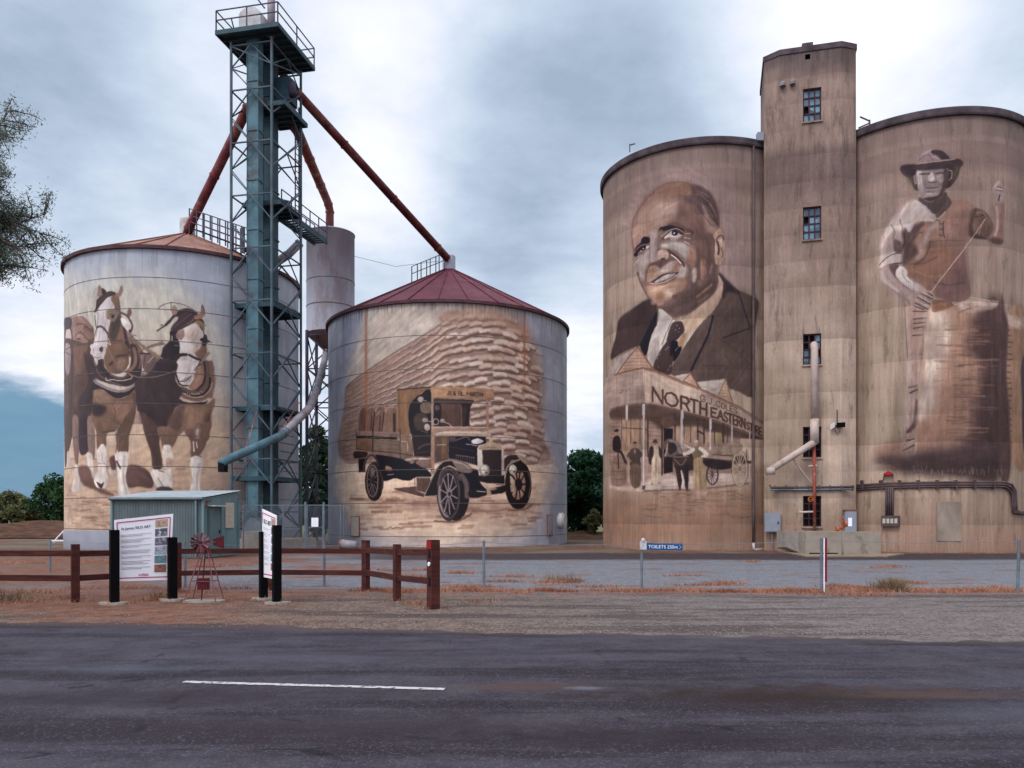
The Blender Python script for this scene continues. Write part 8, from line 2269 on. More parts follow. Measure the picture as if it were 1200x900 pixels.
MB().tube([P+Vector((.05,-.1,1.35)), P+Vector((.15,-.1,1.35))], .11, 10).tube([P+Vector((-.28,-.05,1.14)), P+Vector((-.18,-.05,1.14))], .1, 10).build('valve', M['orange'], vp)

# ---------------------------------------------------------------- steel bucket elevator with its lattice tower
PH = R_(12); U = Vector((-math.cos(PH), math.sin(PH), 0)); V_ = Vector((math.sin(PH), math.cos(PH), 0)); C0 = Vector((-11.74, 38.5, 0)); SA, SB = 2.19, 3.03
def lt(a, b, z): return C0+U*a+V_*b+Vector((0,0,z))
le = thing('lattice_elevator', 'tall teal bucket elevator inside a steel lattice tower with a railed top deck', 'grain elevator', C0)
ZTOP = 25.1; TIER = [1.9+2.6*k for k in range(9)]
for a, b in ((0,0),(SA,0),(SA,SB),(0,SB)):
    MB().box(lt(a, b, ZTOP/2), (.1,.1,ZTOP), U, V_).build('post', M['lattice'], le)
faces = [((0,0),(SA,0)),((0,0),(0,SB)),((SA,0),(SA,SB)),((0,SB),(SA,SB))]
for (p, q_) in faces:
    h = MB(); dgl = MB()
    for k, z in enumerate(TIER+[ZTOP-.2]):
        h.bar(lt(*p, z), lt(*q_, z), .06)
    zz = [0.15]+TIER
    for k in range(len(zz)):
        z0 = zz[k]; z1 = (zz+[ZTOP-.2])[k+1]; zm = (z0+z1)/2
        m_ = ((p[0]+q_[0])/2, (p[1]+q_[1])/2)
        dgl.bar(lt(*p, zm), lt(*q_, z1+(z1-z0)*.45 if z1 < ZTOP-1 else z1), .05); dgl.bar(lt(*p, zm), lt(*m_, z1), .042); dgl.bar(lt(*m_, z1), lt(*q_, zm), .05); dgl.bar(lt(*m_, z0), lt(*q_, zm), .042)
    build_each(h, 'crossbar', M['lattice'], le)
    if p == (0,0): build_each(dgl, 'brace', M['lattice'], le)
    else: dgl.build('rear_bracing', M['lattice'], le)['kind'] = 'stuff'
def leg(a, b, wa, wb, m):
    q = MB(); q.box(lt(a, b, 13.0), (wa, wb, 25.6), U, V_); o = q.build('elevator_leg', m, le)
    f = MB(); [f.box(lt(a, b, z), (wa+.08, wb+.08, .09), U, V_) for z in np.arange(1.2, 25, 2.45)]; build_each(f, 'flange', m, o)
    s = MB(); [s.box(lt(a+sa*wa/2, b-wb/2-.015, 13), (.05,.03,25.5), U, V_) for sa in (-1,1)]; build_each(s, 'corner_strip', m, o)
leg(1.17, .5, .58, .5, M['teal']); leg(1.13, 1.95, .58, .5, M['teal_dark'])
# boot
MB().box(lt(1.15, 1.2, .8), (1.0, 2.2, 1.6), U, V_).build('boot', M['galv'], le)
MB().prism([lt(2.9, -.6, 0), lt(-.6, -.6, 0), lt(-.6, 3.6, 0), lt(2.9, 3.6, 0)], (0,0,.55)).build('plinth', M['concrete'], le)
# landings
def landing(a0_, a1_, b0_, b1_, z, rail=True, m=None, skip=()):
    d = MB(); d.box(lt((a0_+a1_)/2, (b0_+b1_)/2, z), (a1_-a0_, b1_-b0_, .05), U, V_)
    for b in np.arange(b0_+.1, b1_, .5): d.box(lt((a0_+a1_)/2, b, z-.09), (a1_-a0_, .06, .12), U, V_)
    for a in (a0_, a1_): d.box(lt(a, (b0_+b1_)/2, z-.06), (.08, b1_-b0_, .22), U, V_)
    for b in (b0_, b1_): d.box(lt((a0_+a1_)/2, b, z-.06), (a1_-a0_+.08, .08, .22), U, V_)
    o = d.build('landing', m or M['teal_dark'], le)
    if rail:
        r = MB(); cs = [(a0_,b0_),(a1_,b0_),(a1_,b1_),(a0_,b1_)]
        for i in range(4):
            if i in skip: continue
            p, q_ = cs[i], cs[(i+1)%4]
            for hgt in (.55, 1.02): r.bar(lt(*p, z+hgt), lt(*q_, z+hgt), .045)
            for k in range(3): u = k/2; r.bar(lt(p[0]+(q_[0]-p[0])*u, p[1]+(q_[1]-p[1])*u, z), lt(p[0]+(q_[0]-p[0])*u, p[1]+(q_[1]-p[1])*u, z+1.02), .05)
        r.build('railing', M['rail'], o)
    return o
landing(-.55, 2.75, -.42, 3.45, 25.45)
landing(-.25, 1.3, .8, 3.2, 22.35, False); landing(.05, SA-.05, 1.0, SB, TIER[6], False); landing(.05, SA-.05, .3, SB-.05, TIER[4]-.1, False); landing(.05, SA-.05, .4, SB, TIER[2], False); landing(.1, SA-.1, 0.1, SB-.1, TIER[1]-.9, False)
# head house and mast
hh = MB(); P = [lt(.55,-.05,25.5), lt(1.75,-.05,25.5), lt(1.75,-.05,26.4), lt(1.55,-.05,26.62), lt(1.2,-.05,26.72), lt(.85,-.05,26.64), lt(.6,-.05,26.4)]
hh.prism(P, V_*2.4); hh.build('head_cover', M['white_metal'], le)
MB().tube([lt(.3, .5, 25.4), lt(.3, .5, 28.5)], .19, 12).build('mast', M['greypipe'], le, True)
MB().bar(lt(.5, .2, 26.7), lt(1.7, .2, 28.3), .07).bar(lt(2.4, 1.0, 25.5), lt(2.3,.2,26.4), .05).build('stay', M['rail'], le)
# ladder with cage hoops inside the frame
for (a, b, z0, z1) in ((1.85, 2.55, .3, 7.0), (1.7, 2.6, 7.0, 12.2), (1.8, 2.5, 12.2, 17.5), (.2, 2.8, 17.5, 22.3), (1.75, 1.6, 17.5, 24.9)):
    l = MB(); l.bar(lt(a, b, z0), lt(a, b, z1+1), .05); l.bar(lt(a, b+.4, z0), lt(a, b+.4, z1+1), .05)
    for z in np.arange(z0+.2, z1+.9, .3): l.bar(lt(a, b, z), lt(a, b+.4, z), .03)
    l.build('ladder', M['rail'], le)
# distributor hood where the red pipes start
MB().box(lt(.5, 2.3, 23.6), (.9, .9, 1.2), U, V_).build('distributor', M['teal_dark'], le)
MB().tube([lt(.4, 2.2, 24.3), lt(.0, 2.0, 23.9), lt(-.15, 1.9, 23.2)], .2, 10).build('distributor_hood', M['rail'], le, True)
q = MB()
for k in range(7): z = 4.5+k*.42; q.bar(lt(-.05, .7, z), lt(-.05, 2.2, z), .04)
q.build('ladder_cage', M['lattice'], le)

def pipe_thing(label, pts, r, m, n=14, collars=True, m2=None, split=None):
    o = thing('grain_pipe', label, 'pipe', pts[0])
    MB().tube(pts, r, n).build('pipe', m, o, True)
    if collars:
        q = MB(); pts = [Vector(p) for p in pts]
        for i in range(len(pts)-1):
            L = (pts[i+1]-pts[i]).length; d = (pts[i+1]-pts[i]).normalized()
            for k in range(int(L/4)+1):
                p = pts[i]+d*min(L-.1, .1+k*4); q.tube([p-d*.04, p+d*.04], r*1.14, n)
        build_each(q, 'collar', m, o)
    return o
pipe_thing('thick rusty red pipe sloping down from the lattice tower to the rusty orange roof', [lt(1.0, 1.3, 22.6), at(291, 125, 40.0), at(222, 266, 43.4), at(219, 276, 43.6)], .24, M['redpipe'])
pipe_thing('longest rusty red pipe sloping down from the lattice tower to the maroon roof', [at(331, 93, 40.6), at(337, 96, 41), at(524.5, 303, 49.4)], .24, M['redpipe'])
pipe_thing('faded red pipe with a bend dropping from the lattice tower onto the small hopper', [at(340, 133, 41.2), at(347, 150, 41.8), at(384.5, 238, 53.0), at(386.5, 247, 53.5), at(386.5, 276, 53.5)], .27, M['darkredpipe'])
pipe_thing('short grey pipe slanting behind the lattice tower below the walkway', [at(352, 284, 42.3), at(338, 298, 42.2), at(322, 309, 42.2)], .22, M['greypipe'])

# walkway from the lattice tower to the orange roof
wk = thing('walkway', 'narrow railed steel walkway bridging from the lattice tower to the rusty orange roof', 'walkway', lt(SA, 1.5, 15.2))
A1 = lt(SA, 1.5, 15.25); dirA = Vector((CA[0]-A1.x, CA[1]-A1.y, 0)); dist = dirA.length; dirA.normalize(); sideA = Vector((-dirA.y, dirA.x, 0))
E1 = A1+dirA*(dist-RA-.1); E1.z = 15.25; T1 = Vector((CA[0], CA[1], 17.45))-dirA*.9
d = MB(); d.box((A1+E1)/2+Vector((0,0,-.05)), ((E1-A1).length, .8, .06), dirA, sideA)
for s_ in (-1, 1): d.bar(A1+sideA*.4*s_-Vector((0,0,.12)), E1+sideA*.4*s_-Vector((0,0,.12)), .06, .2)
d.build('deck', M['rail'], wk)
r = MB()
for s_ in (-1, 1):
    for hgt in (.35, .7, 1.05): r.bar(A1+sideA*.4*s_+Vector((0,0,hgt)), E1+sideA*.4*s_+Vector((0,0,hgt)), .045); r.bar(E1+sideA*.4*s_+Vector((0,0,hgt)), T1+sideA*.4*s_+Vector((0,0,hgt)), .045)
    for k in range(5): p = A1+(E1-A1)*k/4+sideA*.4*s_; r.bar(p, p+Vector((0,0,1.05)), .05)
    for k in range(8): p = E1+(T1-E1)*k/7+sideA*.4*s_; r.bar(p-Vector((0,0,.3)), p+Vector((0,0,1.05)), .05)
r.build('railing', M['rail'], wk)
q = MB(); [q.bar(E1+(T1-E1)*k/14+sideA*.35-Vector((0,0,.0)), E1+(T1-E1)*k/14-sideA*.35, .05) for k in range(15)]; build_each(q, 'tread', M['rail'], wk)
# stair from the lattice tower down to the hopper
S0, S1 = at(322, 246, 41.6), at(376, 284, 46.5)
st = thing('stair_bridge', 'steep railed steel stair leading from the lattice tower to the small hopper', 'stair', S0)
dS = (S1-S0); dh = Vector((dS.x, dS.y, 0)).normalized(); sd_ = Vector((-dh.y, dh.x, 0)); q = MB()
for s_ in (-1, 1): q.bar(S0+sd_*.4*s_, S1+sd_*.4*s_, .07, .32)
for k in range(16): p = S0+dS*k/15; q.box(p, (.2,.8,.04), dh, sd_)
q.build('flight', M['teal_dark'], st); r = MB()
for s_ in (-1, 1):
    for hgt in (.55, 1.05): r.bar(S0+sd_*.4*s_+Vector((0,0,hgt)), S1+sd_*.4*s_+Vector((0,0,hgt)), .045)
    for k in range(6): p = S0+dS*k/5+sd_*.4*s_; r.bar(p, p+Vector((0,0,1.05)), .05)
r.build('railing', M['rail'], st)
S2 = lt(.3, 1.8, S0.z); q = MB(); q.bar(S2, S0, .8, .08); q.build('landing', M['teal_dark'], st)

# hopper bin on its lattice legs
HX = Vector((gx(387.5, 53.5), 53.5, 0)); HR = 1.6; ht = at(0, 275, 53.5).z; hb = at(0, 392, 53.5).z; hc = at(0, 412, 53.5).z
hp = thing('hopper_bin', 'small weathered white hopper bin on a lattice stand between the two steel silos', 'hopper', HX)
MB().lathe((HX.x, HX.y, 0), [(0, ht+.12), (HR*.6, ht+.1), (HR+.04, ht), (HR+.04, ht-.06), (HR, ht-.06), (HR, hb)], 48).build('bin', M['hopper'], hp, True)
MB().lathe((HX.x, HX.y, 0), [(HR, hb), (HR+.03, hb-.02), (.42, hc), (.42, hc-.5), (0, hc-.5)], 48).build('cone', M['rim_dark'], hp, True)
for z in (ht-3.3, ht-5.0): MB().lathe((HX.x, HX.y, z), [(HR-.01,-.03),(HR+.02,-.03),(HR+.02,.03),(HR-.01,.03)], 48).build('seam_ring', M['seam'], hp)
q = MB(); cs = [(sx*1.28, sy*1.28) for sx, sy in ((-1,-1),(1,-1),(1,1),(-1,1))]
for x, y in cs: MB().bar(HX+Vector((x,y,0)), HX+Vector((x,y,hb)), .16).build('leg', M['rail'], hp)
for i in range(4):
    p, q_ = cs[i], cs[(i+1)%4]
    for k in range(6):
        z0 = .2+k*2.25; z1 = z0+2.25; q.bar(HX+Vector((*p,z0)), HX+Vector((*q_,z1)), .07); q.bar(HX+Vector((*q_,z0)), HX+Vector((*p,z1)), .07); q.bar(HX+Vector((*p,z1)), HX+Vector((*q_,z1)), .08)
q.build('brace', M['rail'], hp)
ch = thing('chute_pipe', 'long bent chute pipe, grey above and teal below, running across the lattice tower', 'chute', at(258, 548, 36.2))
MB().tube([at(382, 412, 52.6), at(380, 424, 51.5), at(371, 458, 46), at(363, 477, 42.2), at(360, 481, 41.4), at(333, 507, 38.8)], .215, 16).build('upper_pipe', M['greypipe'], ch, True)
MB().tube([at(335, 505, 38.9), at(328, 511.5, 38.2), at(262, 541, 36.2), at(259.5, 544, 36.1)], .205, 16).build('lower_pipe', M['teal'], ch, True)
P = at(261.3, 548, 36.2); MB().box(P, (.3,.34,.4), U, V_).build('outlet', M['hole'], ch)
q = MB(); [q.tube([a_, b_], .25, 16) for a_, b_ in ((at(334,506,38.85), at(331,508.5,38.6)), (at(372,455,46.5), at(371,459,46)), (at(377,437,49.4), at(376,441,48.9)))]; build_each(q, 'collar', M['galv'], ch)
MB().bar(at(301, 482, 38.2), at(288, 527, 36.9), .03).build('stay', M['rustred'], ch); MB().bar(at(352, 470, 41.2), at(326, 510, 38.0), .03).build('stay', M['rustred'], ch)
# rail and ladder on silo B's roof
rl = thing('roof_rail', 'short steel handrail beside the cap of the maroon roof', 'handrail', (CB[0]-.6, CB[1]-.6, 17.0))
dB = Vector((-.75,-.66,0)).normalized(); q = MB(); pA = Vector((CB[0], CB[1], 17.2))+dB*.55; pB = Vector((CB[0], CB[1], 13.4))+dB*RB; sB_ = Vector((-dB.y, dB.x, 0))
for s_ in (-.3, .3):
    for hgt in (.5, .95): q.bar(pA+sB_*s_+Vector((0,0,hgt)), pA+(pB-pA)*.3+sB_*s_+Vector((0,0,hgt)), .045)
    for k in range(4): p = pA+(pB-pA)*.1*k+sB_*s_; q.bar(p-Vector((0,0,.05)), p+Vector((0,0,.95)), .05)
q.build('railing', M['rail'], rl)
q = MB(); pa, pb = at(414, 300, 50), at(514, 306, 49.3)
tag(MB().tube([pa, (pa+pb)/2-Vector((0,0,.5)), pb], .012, 5).build('guy_wire', M['rail']), 'thin slack wire stretched from the hopper bin to the maroon roof', 'wire')

# ---------------------------------------------------------------- shed
Y1 = 31.2; SC = Vector((gx(238.5, Y1), Y1, 0)); sdir = Vector((-.989,.148,0)).normalized(); sback = Vector((.148,.989,0)).normalized(); SW, SD_ = 3.95, 2.75
z_f, z_b = 2.40, 2.72
shed = thing('corrugated_shed', 'small grey green corrugated iron shed with a sloping roof and side door', 'shed', SC)
def sh(a, b, z): return SC+sdir*a+sback*b+Vector((0,0,z))
def corr(p0, p1, zb0, zt0, zb1, zt1, name, m, parent, amp=.018, pitch=.12, n=None):
    p0 = Vector(p0); p1 = Vector(p1); L = (p1-p0).length; d = (p1-p0).normalized(); nr = Vector((d.y,-d.x,0)); N_ = int(L/pitch*6); q = MB(); v = []
    for i in range(N_+1):
        u = i/N_; o_ = nr*amp*math.sin(2*math.pi*u*L/pitch); p = p0+d*L*u+o_
        v += [p+Vector((0,0,zb0+(zb1-zb0)*u)), p+Vector((0,0,zt0+(zt1-zt0)*u))]
    q.add(v, [(2*i, 2*i+2, 2*i+3, 2*i+1) for i in range(N_)]); return q.build(name, m, parent, True)
corr(sh(SW,0,0), sh(0,0,0), .03, z_f, .03, z_f, 'wall', M['shedwall'], shed)
corr(sh(0,0,0), sh(0,SD_,0), .03, z_f, .03, z_b, 'wall', M['shedside'], shed, .006, .2)
corr(sh(0,SD_,0), sh(SW,SD_,0), .03, z_b, .03, z_b, 'wall', M['shedwall'], shed); corr(sh(SW,SD_,0), sh(SW,0,0), .03, z_b, .03, z_f, 'wall', M['shedwall'], shed)
q = MB(); nr_ = 80; v = []
for i in range(nr_*4+1):
    u = i/(nr_*4); a = -.08+(SW+.16)*u; zz_ = .02*math.sin(2*math.pi*u*34)
    v += [sh(a, -.12, z_f+.03+zz_), sh(a, SD_+.1, z_b+.06+zz_)]
q.add(v, [(2*i, 2*i+1, 2*i+3, 2*i+2) for i in range(nr_*4)]); q.build('roof', M['shedroof'], shed, True)
MB().tube([sh(-.05,-.13,z_f-.02), sh(SW+.05,-.13,z_f-.02)], .06, 8).build('gutter', M['shedwall'], shed)
MB().tube([sh(.28,-.08,z_f-.05), sh(.28,-.08,.1)], .045, 8).build('downpipe', M['shedside'], shed)
q = MB(); [q.box(sh(a, b, z_f/2), (.09,.09,z_f), sdir, sback) for a, b in ((0,-.02),(SW,-.02),(-.02,SD_))]; build_each(q, 'corner_post', M['shedside'], shed)
dr = MB().box(sh(-.04,.78,1.02), (.05,.82,1.98), sdir, sback).build('door', simple('green_grey_door', '5a7074', .5, var=.12, scale=2), shed)
MB().box(sh(-.06,1.1,1.05), (.06,.05,.14), sdir, sback).build('handle', M['black'], dr)
q = MB(); [q.box(sh(-.045,b,1.02), (.07,.07,2.1), sdir, sback) for b in (.33,1.23)]; q.box(sh(-.045,.78,2.05), (.07,.97,.07), sdir, sback); q.build('door_frame', M['shedwall'], dr)
MB().box(sh(-.18,.78,2.1), (.3,1.0,.05), sdir, sback).build('door_hood', M['white_metal'], shed)
nb = MB().box(sh(-.03,2.0,1.72), (.04,.62,.98), sdir, sback).build('notice_board', M['paper'], shed)
MB().box(sh(-.055,2.0,1.72), (.012,.55,.08), sdir, sback).box(sh(-.055,2.0,2.05), (.012,.15,.2), sdir, sback).build('notice_text', M['cream'], nb)
MB().box(sh(-.036,2.0,1.72), (.03,.7,1.06), sdir, sback).build('notice_frame', M['cream'], nb)
q = MB(); q.bar(sh(-.02,.0,2.3), sh(-.02,.55,2.3), .04); q.bar(sh(-.02,.1,2.0), sh(-.02,.3,2.3), .04); q.build('bracket', M['rustedge'], shed)
cb = thing('concrete_plinth', 'low pale concrete block beside the shed at the foot of the lattice tower', 'concrete block', gnd(283, 646.5))
p0 = gnd(283, 646.5); MB().prism([p0, p0+Vector((.98,-.1,0)), p0+Vector((1.2,1.2,0)), p0+Vector((.2,1.3,0))], (0,0,.95)).build('block', M['concrete'], cb)

# ---------------------------------------------------------------- chain-link fence, gate
YF = 36.6
cf = thing('chain_link_fence', 'grey chain link fence with a gate between the two steel silos', 'fence', (gx(370, YF), YF, 0))
zt_ = at(0, 592, YF).z
fpx = [285, 307, 332, 358, 379.5, 399, 403]
for i, x in enumerate(fpx):
    Y_ = YF+(0 if x < 380 else (x-380)*.06); p = Vector((gx(x, Y_), Y_, 0)); MB().tube([p, p+Vector((0,0,zt_+(.15 if 350 < x < 385 else 0)))], .055 if 350 < x < 385 else .035, 8).build('post', M['steelpost'], cf)
for (xa, xb, nm) in ((285, 356, 'mesh'), (360, 378.5, 'gate'), (381, 403, 'mesh')):
    a_, b_ = gx(xa, YF), gx(xb, YF); q = MB()
    q.bar((a_, YF, zt_), (b_, YF, zt_), .04); q.bar((a_, YF, .12), (b_, YF, .12), .03)
    if nm == 'gate':
        for x in (a_, b_): q.bar((x, YF, .1), (x, YF, zt_), .05)
        q.bar((a_, YF, 1.15), (b_, YF, 1.15), .04)
    k = a_-zt_
    while k < b_:
        for sgn in (1, -1):
            x0, z0, x1, z1 = (k, .12, k+zt_-.12, zt_) if sgn == 1 else (k+zt_-.12, .12, k, zt_)
            # clip to the bay
            def cl_(xa_, za_, xb_, zb_):
                if xa_ > xb_: xa_, za_, xb_, zb_ = xb_, zb_, xa_, za_
                if xb_ <= a_ or xa_ >= b_: return None
                s_ = (zb_-za_)/(xb_-xa_)
                if xa_ < a_: za_ += s_*(a_-xa_); xa_ = a_
                if xb_ > b_: zb_ -= s_*(xb_-b_); xb_ = b_
                return xa_, za_, xb_, zb_
            c_ = cl_(x0, z0, x1, z1)
            if c_: q.bar((c_[0], YF+.01*sgn, c_[1]), (c_[2], YF+.01*sgn, c_[3]), .008)
        k += .11
    o = q.build('gate' if nm == 'gate' else 'mesh_panel', M['steelpost'], cf)
    if nm == 'gate':
        P = at(369, 612, YF-.05); MB().box(P, (.32,.02,.42)).build('gate_notice', M['white'], o)
p = at(401, 633, 36.0); dp = thing('drum_pipe', 'short silver pipe lying on its side by the foot of the truck silo', 'pipe', (p.x, p.y, 0))
P = Vector((gx(400, 36), 36, .42)); MB().tube([P, P+Vector((.72,-.15,-.08))], .21, 20).build('pipe', M['greypipe'], dp, True); MB().tube([P+Vector((-.03,.005,0)), P+Vector((.02,-.004,0))], .24, 20).build('flange', M['rustred'], dp); MB().box(P+Vector((.1,0,-.32)), (.12,.3,.2)).build('cradle', M['concrete'], dp); MB().box(P+Vector((.6,-.13,-.34)), (.12,.3,.16)).build('cradle', M['concrete'], dp)

# ---------------------------------------------------------------- red timber fence
rf = thing('timber_fence', 'dark red post and rail timber fence along the car park', 'fence', gnd(316, 692))
tp = [(-40, 15.3), (88.3, 15.5), (208.5, 17.7), (316, 18.0), (428.6, 17.75), (465.2, 15.75), (507.8, 14.4)]
TP = [Vector((gx(x, y), y, 0)) for x, y in tp]; ht_ = [1.14, 1.14, 1.1, 1.1, 1.15, 1.13, 1.26]
for i, p in enumerate(TP):
    w_ = .145 if i not in (2,3) else .13; w_ = .2 if i == 6 else w_
    dirn = (TP[min(i+1, 6)]-TP[max(i-1, 0)]).normalized()
    o = MB().box(p+Vector((0,0,ht_[i]/2)), (w_, w_*.85, ht_[i]), dirn).build('post', M['fence_red'], rf)
    if i == 6:
        nn_ = Vector((dirn.y, -dirn.x, 0)); nn_ = nn_ if nn_.y < 0 else -nn_
        f_ = p+nn_*(w_*.43+.004); MB().box(f_+Vector((0,0,1.17)), (w_*.93, .012, .14), dirn).build('red_plate', M['brightred'], o)
        MB().tube([f_+Vector((0,0,.82))+dirn*.02, f_+nn_*.02+Vector((0,0,.82))+dirn*.02], .04, 12).build('reflector', M['white'], o)
        q = MB(); q.box(f_+Vector((0,0,1.0))+dirn*.02, (.06,.012,.12), dirn); q.box(f_+Vector((0,0,.5))+dirn*.02, (.07,.012,.16), dirn); build_each(q, 'mortise', M['hole'], o)
for i in range(6):
    for z0, z1 in (((.97,.96) if i < 1 else (.95,.9) if i == 1 else (.9,.9) if i < 4 else (.92,.97) if i == 4 else (.97,1.03)), ((.5,.47) if i < 1 else (.47,.42) if i == 1 else (.41,.41) if i < 4 else (.42,.46) if i == 4 else (.46,.5))):
        MB().bar(TP[i]+Vector((0,0,z0)), TP[i+1]+Vector((0,0,z1)), .055, .115).build('rail', M['fence_red'], rf)

# ---------------------------------------------------------------- wire fence with steel posts
wf = thing('wire_fence', 'sagging wire fence on thin grey steel posts beside the gravel yard', 'fence', (gx(567, 18.4), 18.4, 0))
wp = [(58.7, 23.5, .98), (217, 18.8, 1.1), (380, 18.9, 1.02), (567, 18.4, 1.12), (962.5, 17.6, 1.2), (1192.5, 17.3, 1.18)]
WP = [(Vector((gx(x, y), y, 0)), h) for x, y, h in wp]
for i, (p, h) in enumerate(WP):
    MB().tube([p, p+Vector((.02*(i == 5)*1.5, 0, h))], .032, 8).build('post', M['steelpost'], wf)
for i in range(len(WP)-1):
    if i == 3: segs = [(WP[3], (Vector((gx(752, 18.15), 18.15, 0)), 1.1)), ((Vector((gx(752, 18.15), 18.15, 0)), 1.1), WP[4])]
    else: segs = [(WP[i], WP[i+1])]
    for (p, h), (q_, h2) in segs:
        for fz in (.96, .55):
            pa = p+Vector((0,0,h*fz)); pb = q_+Vector((0,0,h2*fz)); q = MB(); q.tube([pa, pa+(pb-pa)*.25-Vector((0,0,.03)), (pa+pb)/2-Vector((0,0,.05)), pa+(pb-pa)*.75-Vector((0,0,.03)), pb], .0045, 4); q.build('wire', M['steelpost'], wf)
P = Vector((gx(965.8, 17.55), 17.55, 0)); gp = thing('guide_post', 'white and maroon roadside guide post leaning on the wire fence', 'guide post', P)
MB().box(P+Vector((.034,-.02,.72)), (.036,.03,.98)).build('maroon_face', M['maroonpaint'], gp); MB().box(P+Vector((-.008,-.018,.6)), (.014,.03,1.2)).build('white_face', M['white'], gp)

def text_mesh(s, size, m, parent, loc, xdir, zdir, name='lettering', ext=.002, align='LEFT'):
    cu = bpy.data.curves.new(name, 'FONT'); cu.body = s; cu.size = size; cu.extrude = ext; cu.align_x = align; cu.resolution_u = 3
    o = bpy.data.objects.new(name, cu); col.objects.link(o)
    bpy.context.view_layer.update(); dg = bpy.context.evaluated_depsgraph_get(); me = bpy.data.meshes.new_from_object(o.evaluated_get(dg)); bpy.data.objects.remove(o)
    o = bpy.data.objects.new(name, me); col.objects.link(o); me.materials.clear(); me.materials.append(m)
    x = Vector(xdir).normalized(); z = Vector(zdir); z = (z-x*z.dot(x)).normalized(); y = x.cross(z)   # text y axis -> z
    rot = Matrix((x, z, y)).transposed(); 
    off = Vector((0,0,0)); q = parent
    while q is not None: off += q.location; q = q.parent
    for v in me.vertices: v.co = rot @ v.co + Vector(loc)-off
    o.parent = parent; me.update(); return o
# toilet sign
P = Vector((gx(752, 18.15), 18.15, 0)); tsn = thing('direction_sign', 'small blue toilets direction sign on a thin grey post', 'sign', P)
MB().tube([P, P+Vector((0,0,1.13))], .03, 8).build('post', M['steelpost'], tsn)
MB().box(P+Vector((.03,-.02,1.02)), (.15,.05,.19)).lathe((P.x+.03, P.y-.02, 1.11), [(.05,0),(.04,.06),(0,.08)], 10).build('bracket', M['white_metal'], tsn)
sx = Vector((1,-.02,-.012)); bp = P+Vector((.1,-.03,1.0))
bo = MB().box(bp+sx*.41+Vector((0,0,-.005)), (.84,.012,.155), sx).build('blade', M['blue'], tsn)
text_mesh('TOILETS 250m', .108, M['white'], bo, bp+Vector((.045,-.009,-.045)), sx, (0,0,1))
c_ = bp+sx*.775+Vector((0,-.0085,-.012)); q = MB(); q.bar(c_+Vector((-.025,0,.045)), c_+Vector((.02,0,0)), .004, .026, (0,1,0)); q.bar(c_+Vector((.02,0,0)), c_+Vector((-.025,0,-.045)), .004, .026, (0,1,0)); q.build('arrow', M['white'], bo)
text_mesh('i', .1, M['blue'], tsn, P+Vector((.015,-.048,.985)), (1,0,0), (0,0,1))

# ---------------------------------------------------------------- information boards
def info_board(label, pl_, pr_, hl, hr, pw, corners, head, cols_left):
    root = thing('info_board', label, 'sign', (pl_+pr_)/2, 'information boards with black posts')
    for p, h in ((pl_, hl), (pr_, hr)):
        MB().box(p+Vector((0,0,h/2)), (pw, pw, h), (pr_-pl_)).build('post', M['black'], root)
        q = MB(); q.prism([p+Vector((pw*1.75*math.cos(a)*(1+.12*math.sin(3*a+p.x)), pw*1.1*math.sin(a), 0)) for a in np.linspace(0, 2*math.pi, 12)[:-1]], (0,0,.045)); q.build('footing', M['concrete'], root)
    TL, TR, BR, BL = corners; x = (TR-TL); x = Vector((x.x, x.y, 0)).normalized(); nr = Vector((x.y, -x.x, 0)); nr = nr if nr.dot(Vector((0,0,0))-pl_) > 0 else -nr
    pan = MB().prism([BL, BR, TR, TL], -nr*.02).build('panel', M['white'], root)
    Lw = (Vector((TR.x, TR.y, 0))-Vector((TL.x, TL.y, 0))).length
    def at_(u, v):   # bilinear point on the panel
        b = BL+(BR-BL)*u; t_ = TL+(TR-TL)*u; return b+(t_-b)*v+nr*.004
    q = MB()
    def strip(u0, v0, u1, v1, wd=.018):
        q.bar(at_(u0, v0), at_(u1, v1), .004, wd, nr.cross(at_(u1, v1)-at_(u0, v0)))
    for (u0, v0, u1, v1) in ((.04,.95,.95,.95),(.04,.95,.045,.8),(.95,.95,.95,.05),(.04,.05,.95,.05),(.04,.05,.04,.2)): strip(u0, v0, u1, v1)
    q.build('red_border', M['signred'], pan)
    for i, ln in enumerate(head): text_mesh(ln[0], ln[1]*Lw, M[ln[2]], pan, at_(ln[3], ln[4])+nr*.001, (at_(.9, ln[4])-at_(.1, ln[4])), (0,0,1))
    q = MB(); rr = random.Random(4); v = .74
    while v > .15:
        for k in range(rr.choice((2,3,3))):
            u1 = .1+.52*rr.uniform(.6,1) if k else .62
            q.bar(at_(.1, v)+nr*.0005, at_(u1, v)+nr*.0005, .003, .0065, (0,0,1)); v -= .021
        v -= .035
    q.build('text_lines', M['inkgrey'], pan)
    for k, mm in enumerate(('picture1','picture2','picture2','picture3','picture4','picture5')):
        v1 = .93-k*.138; v0 = v1-.115; a_, b_, c_, d_ = at_(.69, v0), at_(.91, v0), at_(.91, v1), at_(.69, v1)
        MB().quad(a_+nr*.002, b_+nr*.002, c_+nr*.002, d_+nr*.002).build('photo_print', M[mm], pan)
    return root
pl1, pr1 = Vector((gx(134, 15.1), 15.1, 0)), Vector((gx(202, 15.75), 15.75, 0))
bk = Vector((-.05,.1,0))
info_board('large white information board with photos on two black posts, facing the road', pl1, pr1, 1.43, 1.27, .155,
    (at(134, 609.4, 15.2), at(203, 602, 15.86), at(199.5, 679.5, 15.83), at(136, 681.3, 15.2)),
    [('St James SILO ART', .064, 'ink', .11, .825), ('coles', .085, 'signred', .40, .075)], 0)
pl2, pr2 = Vector((gx(308.6, 15.95), 15.95, 0)), Vector((gx(324.4, 15.2), 15.2, 0))
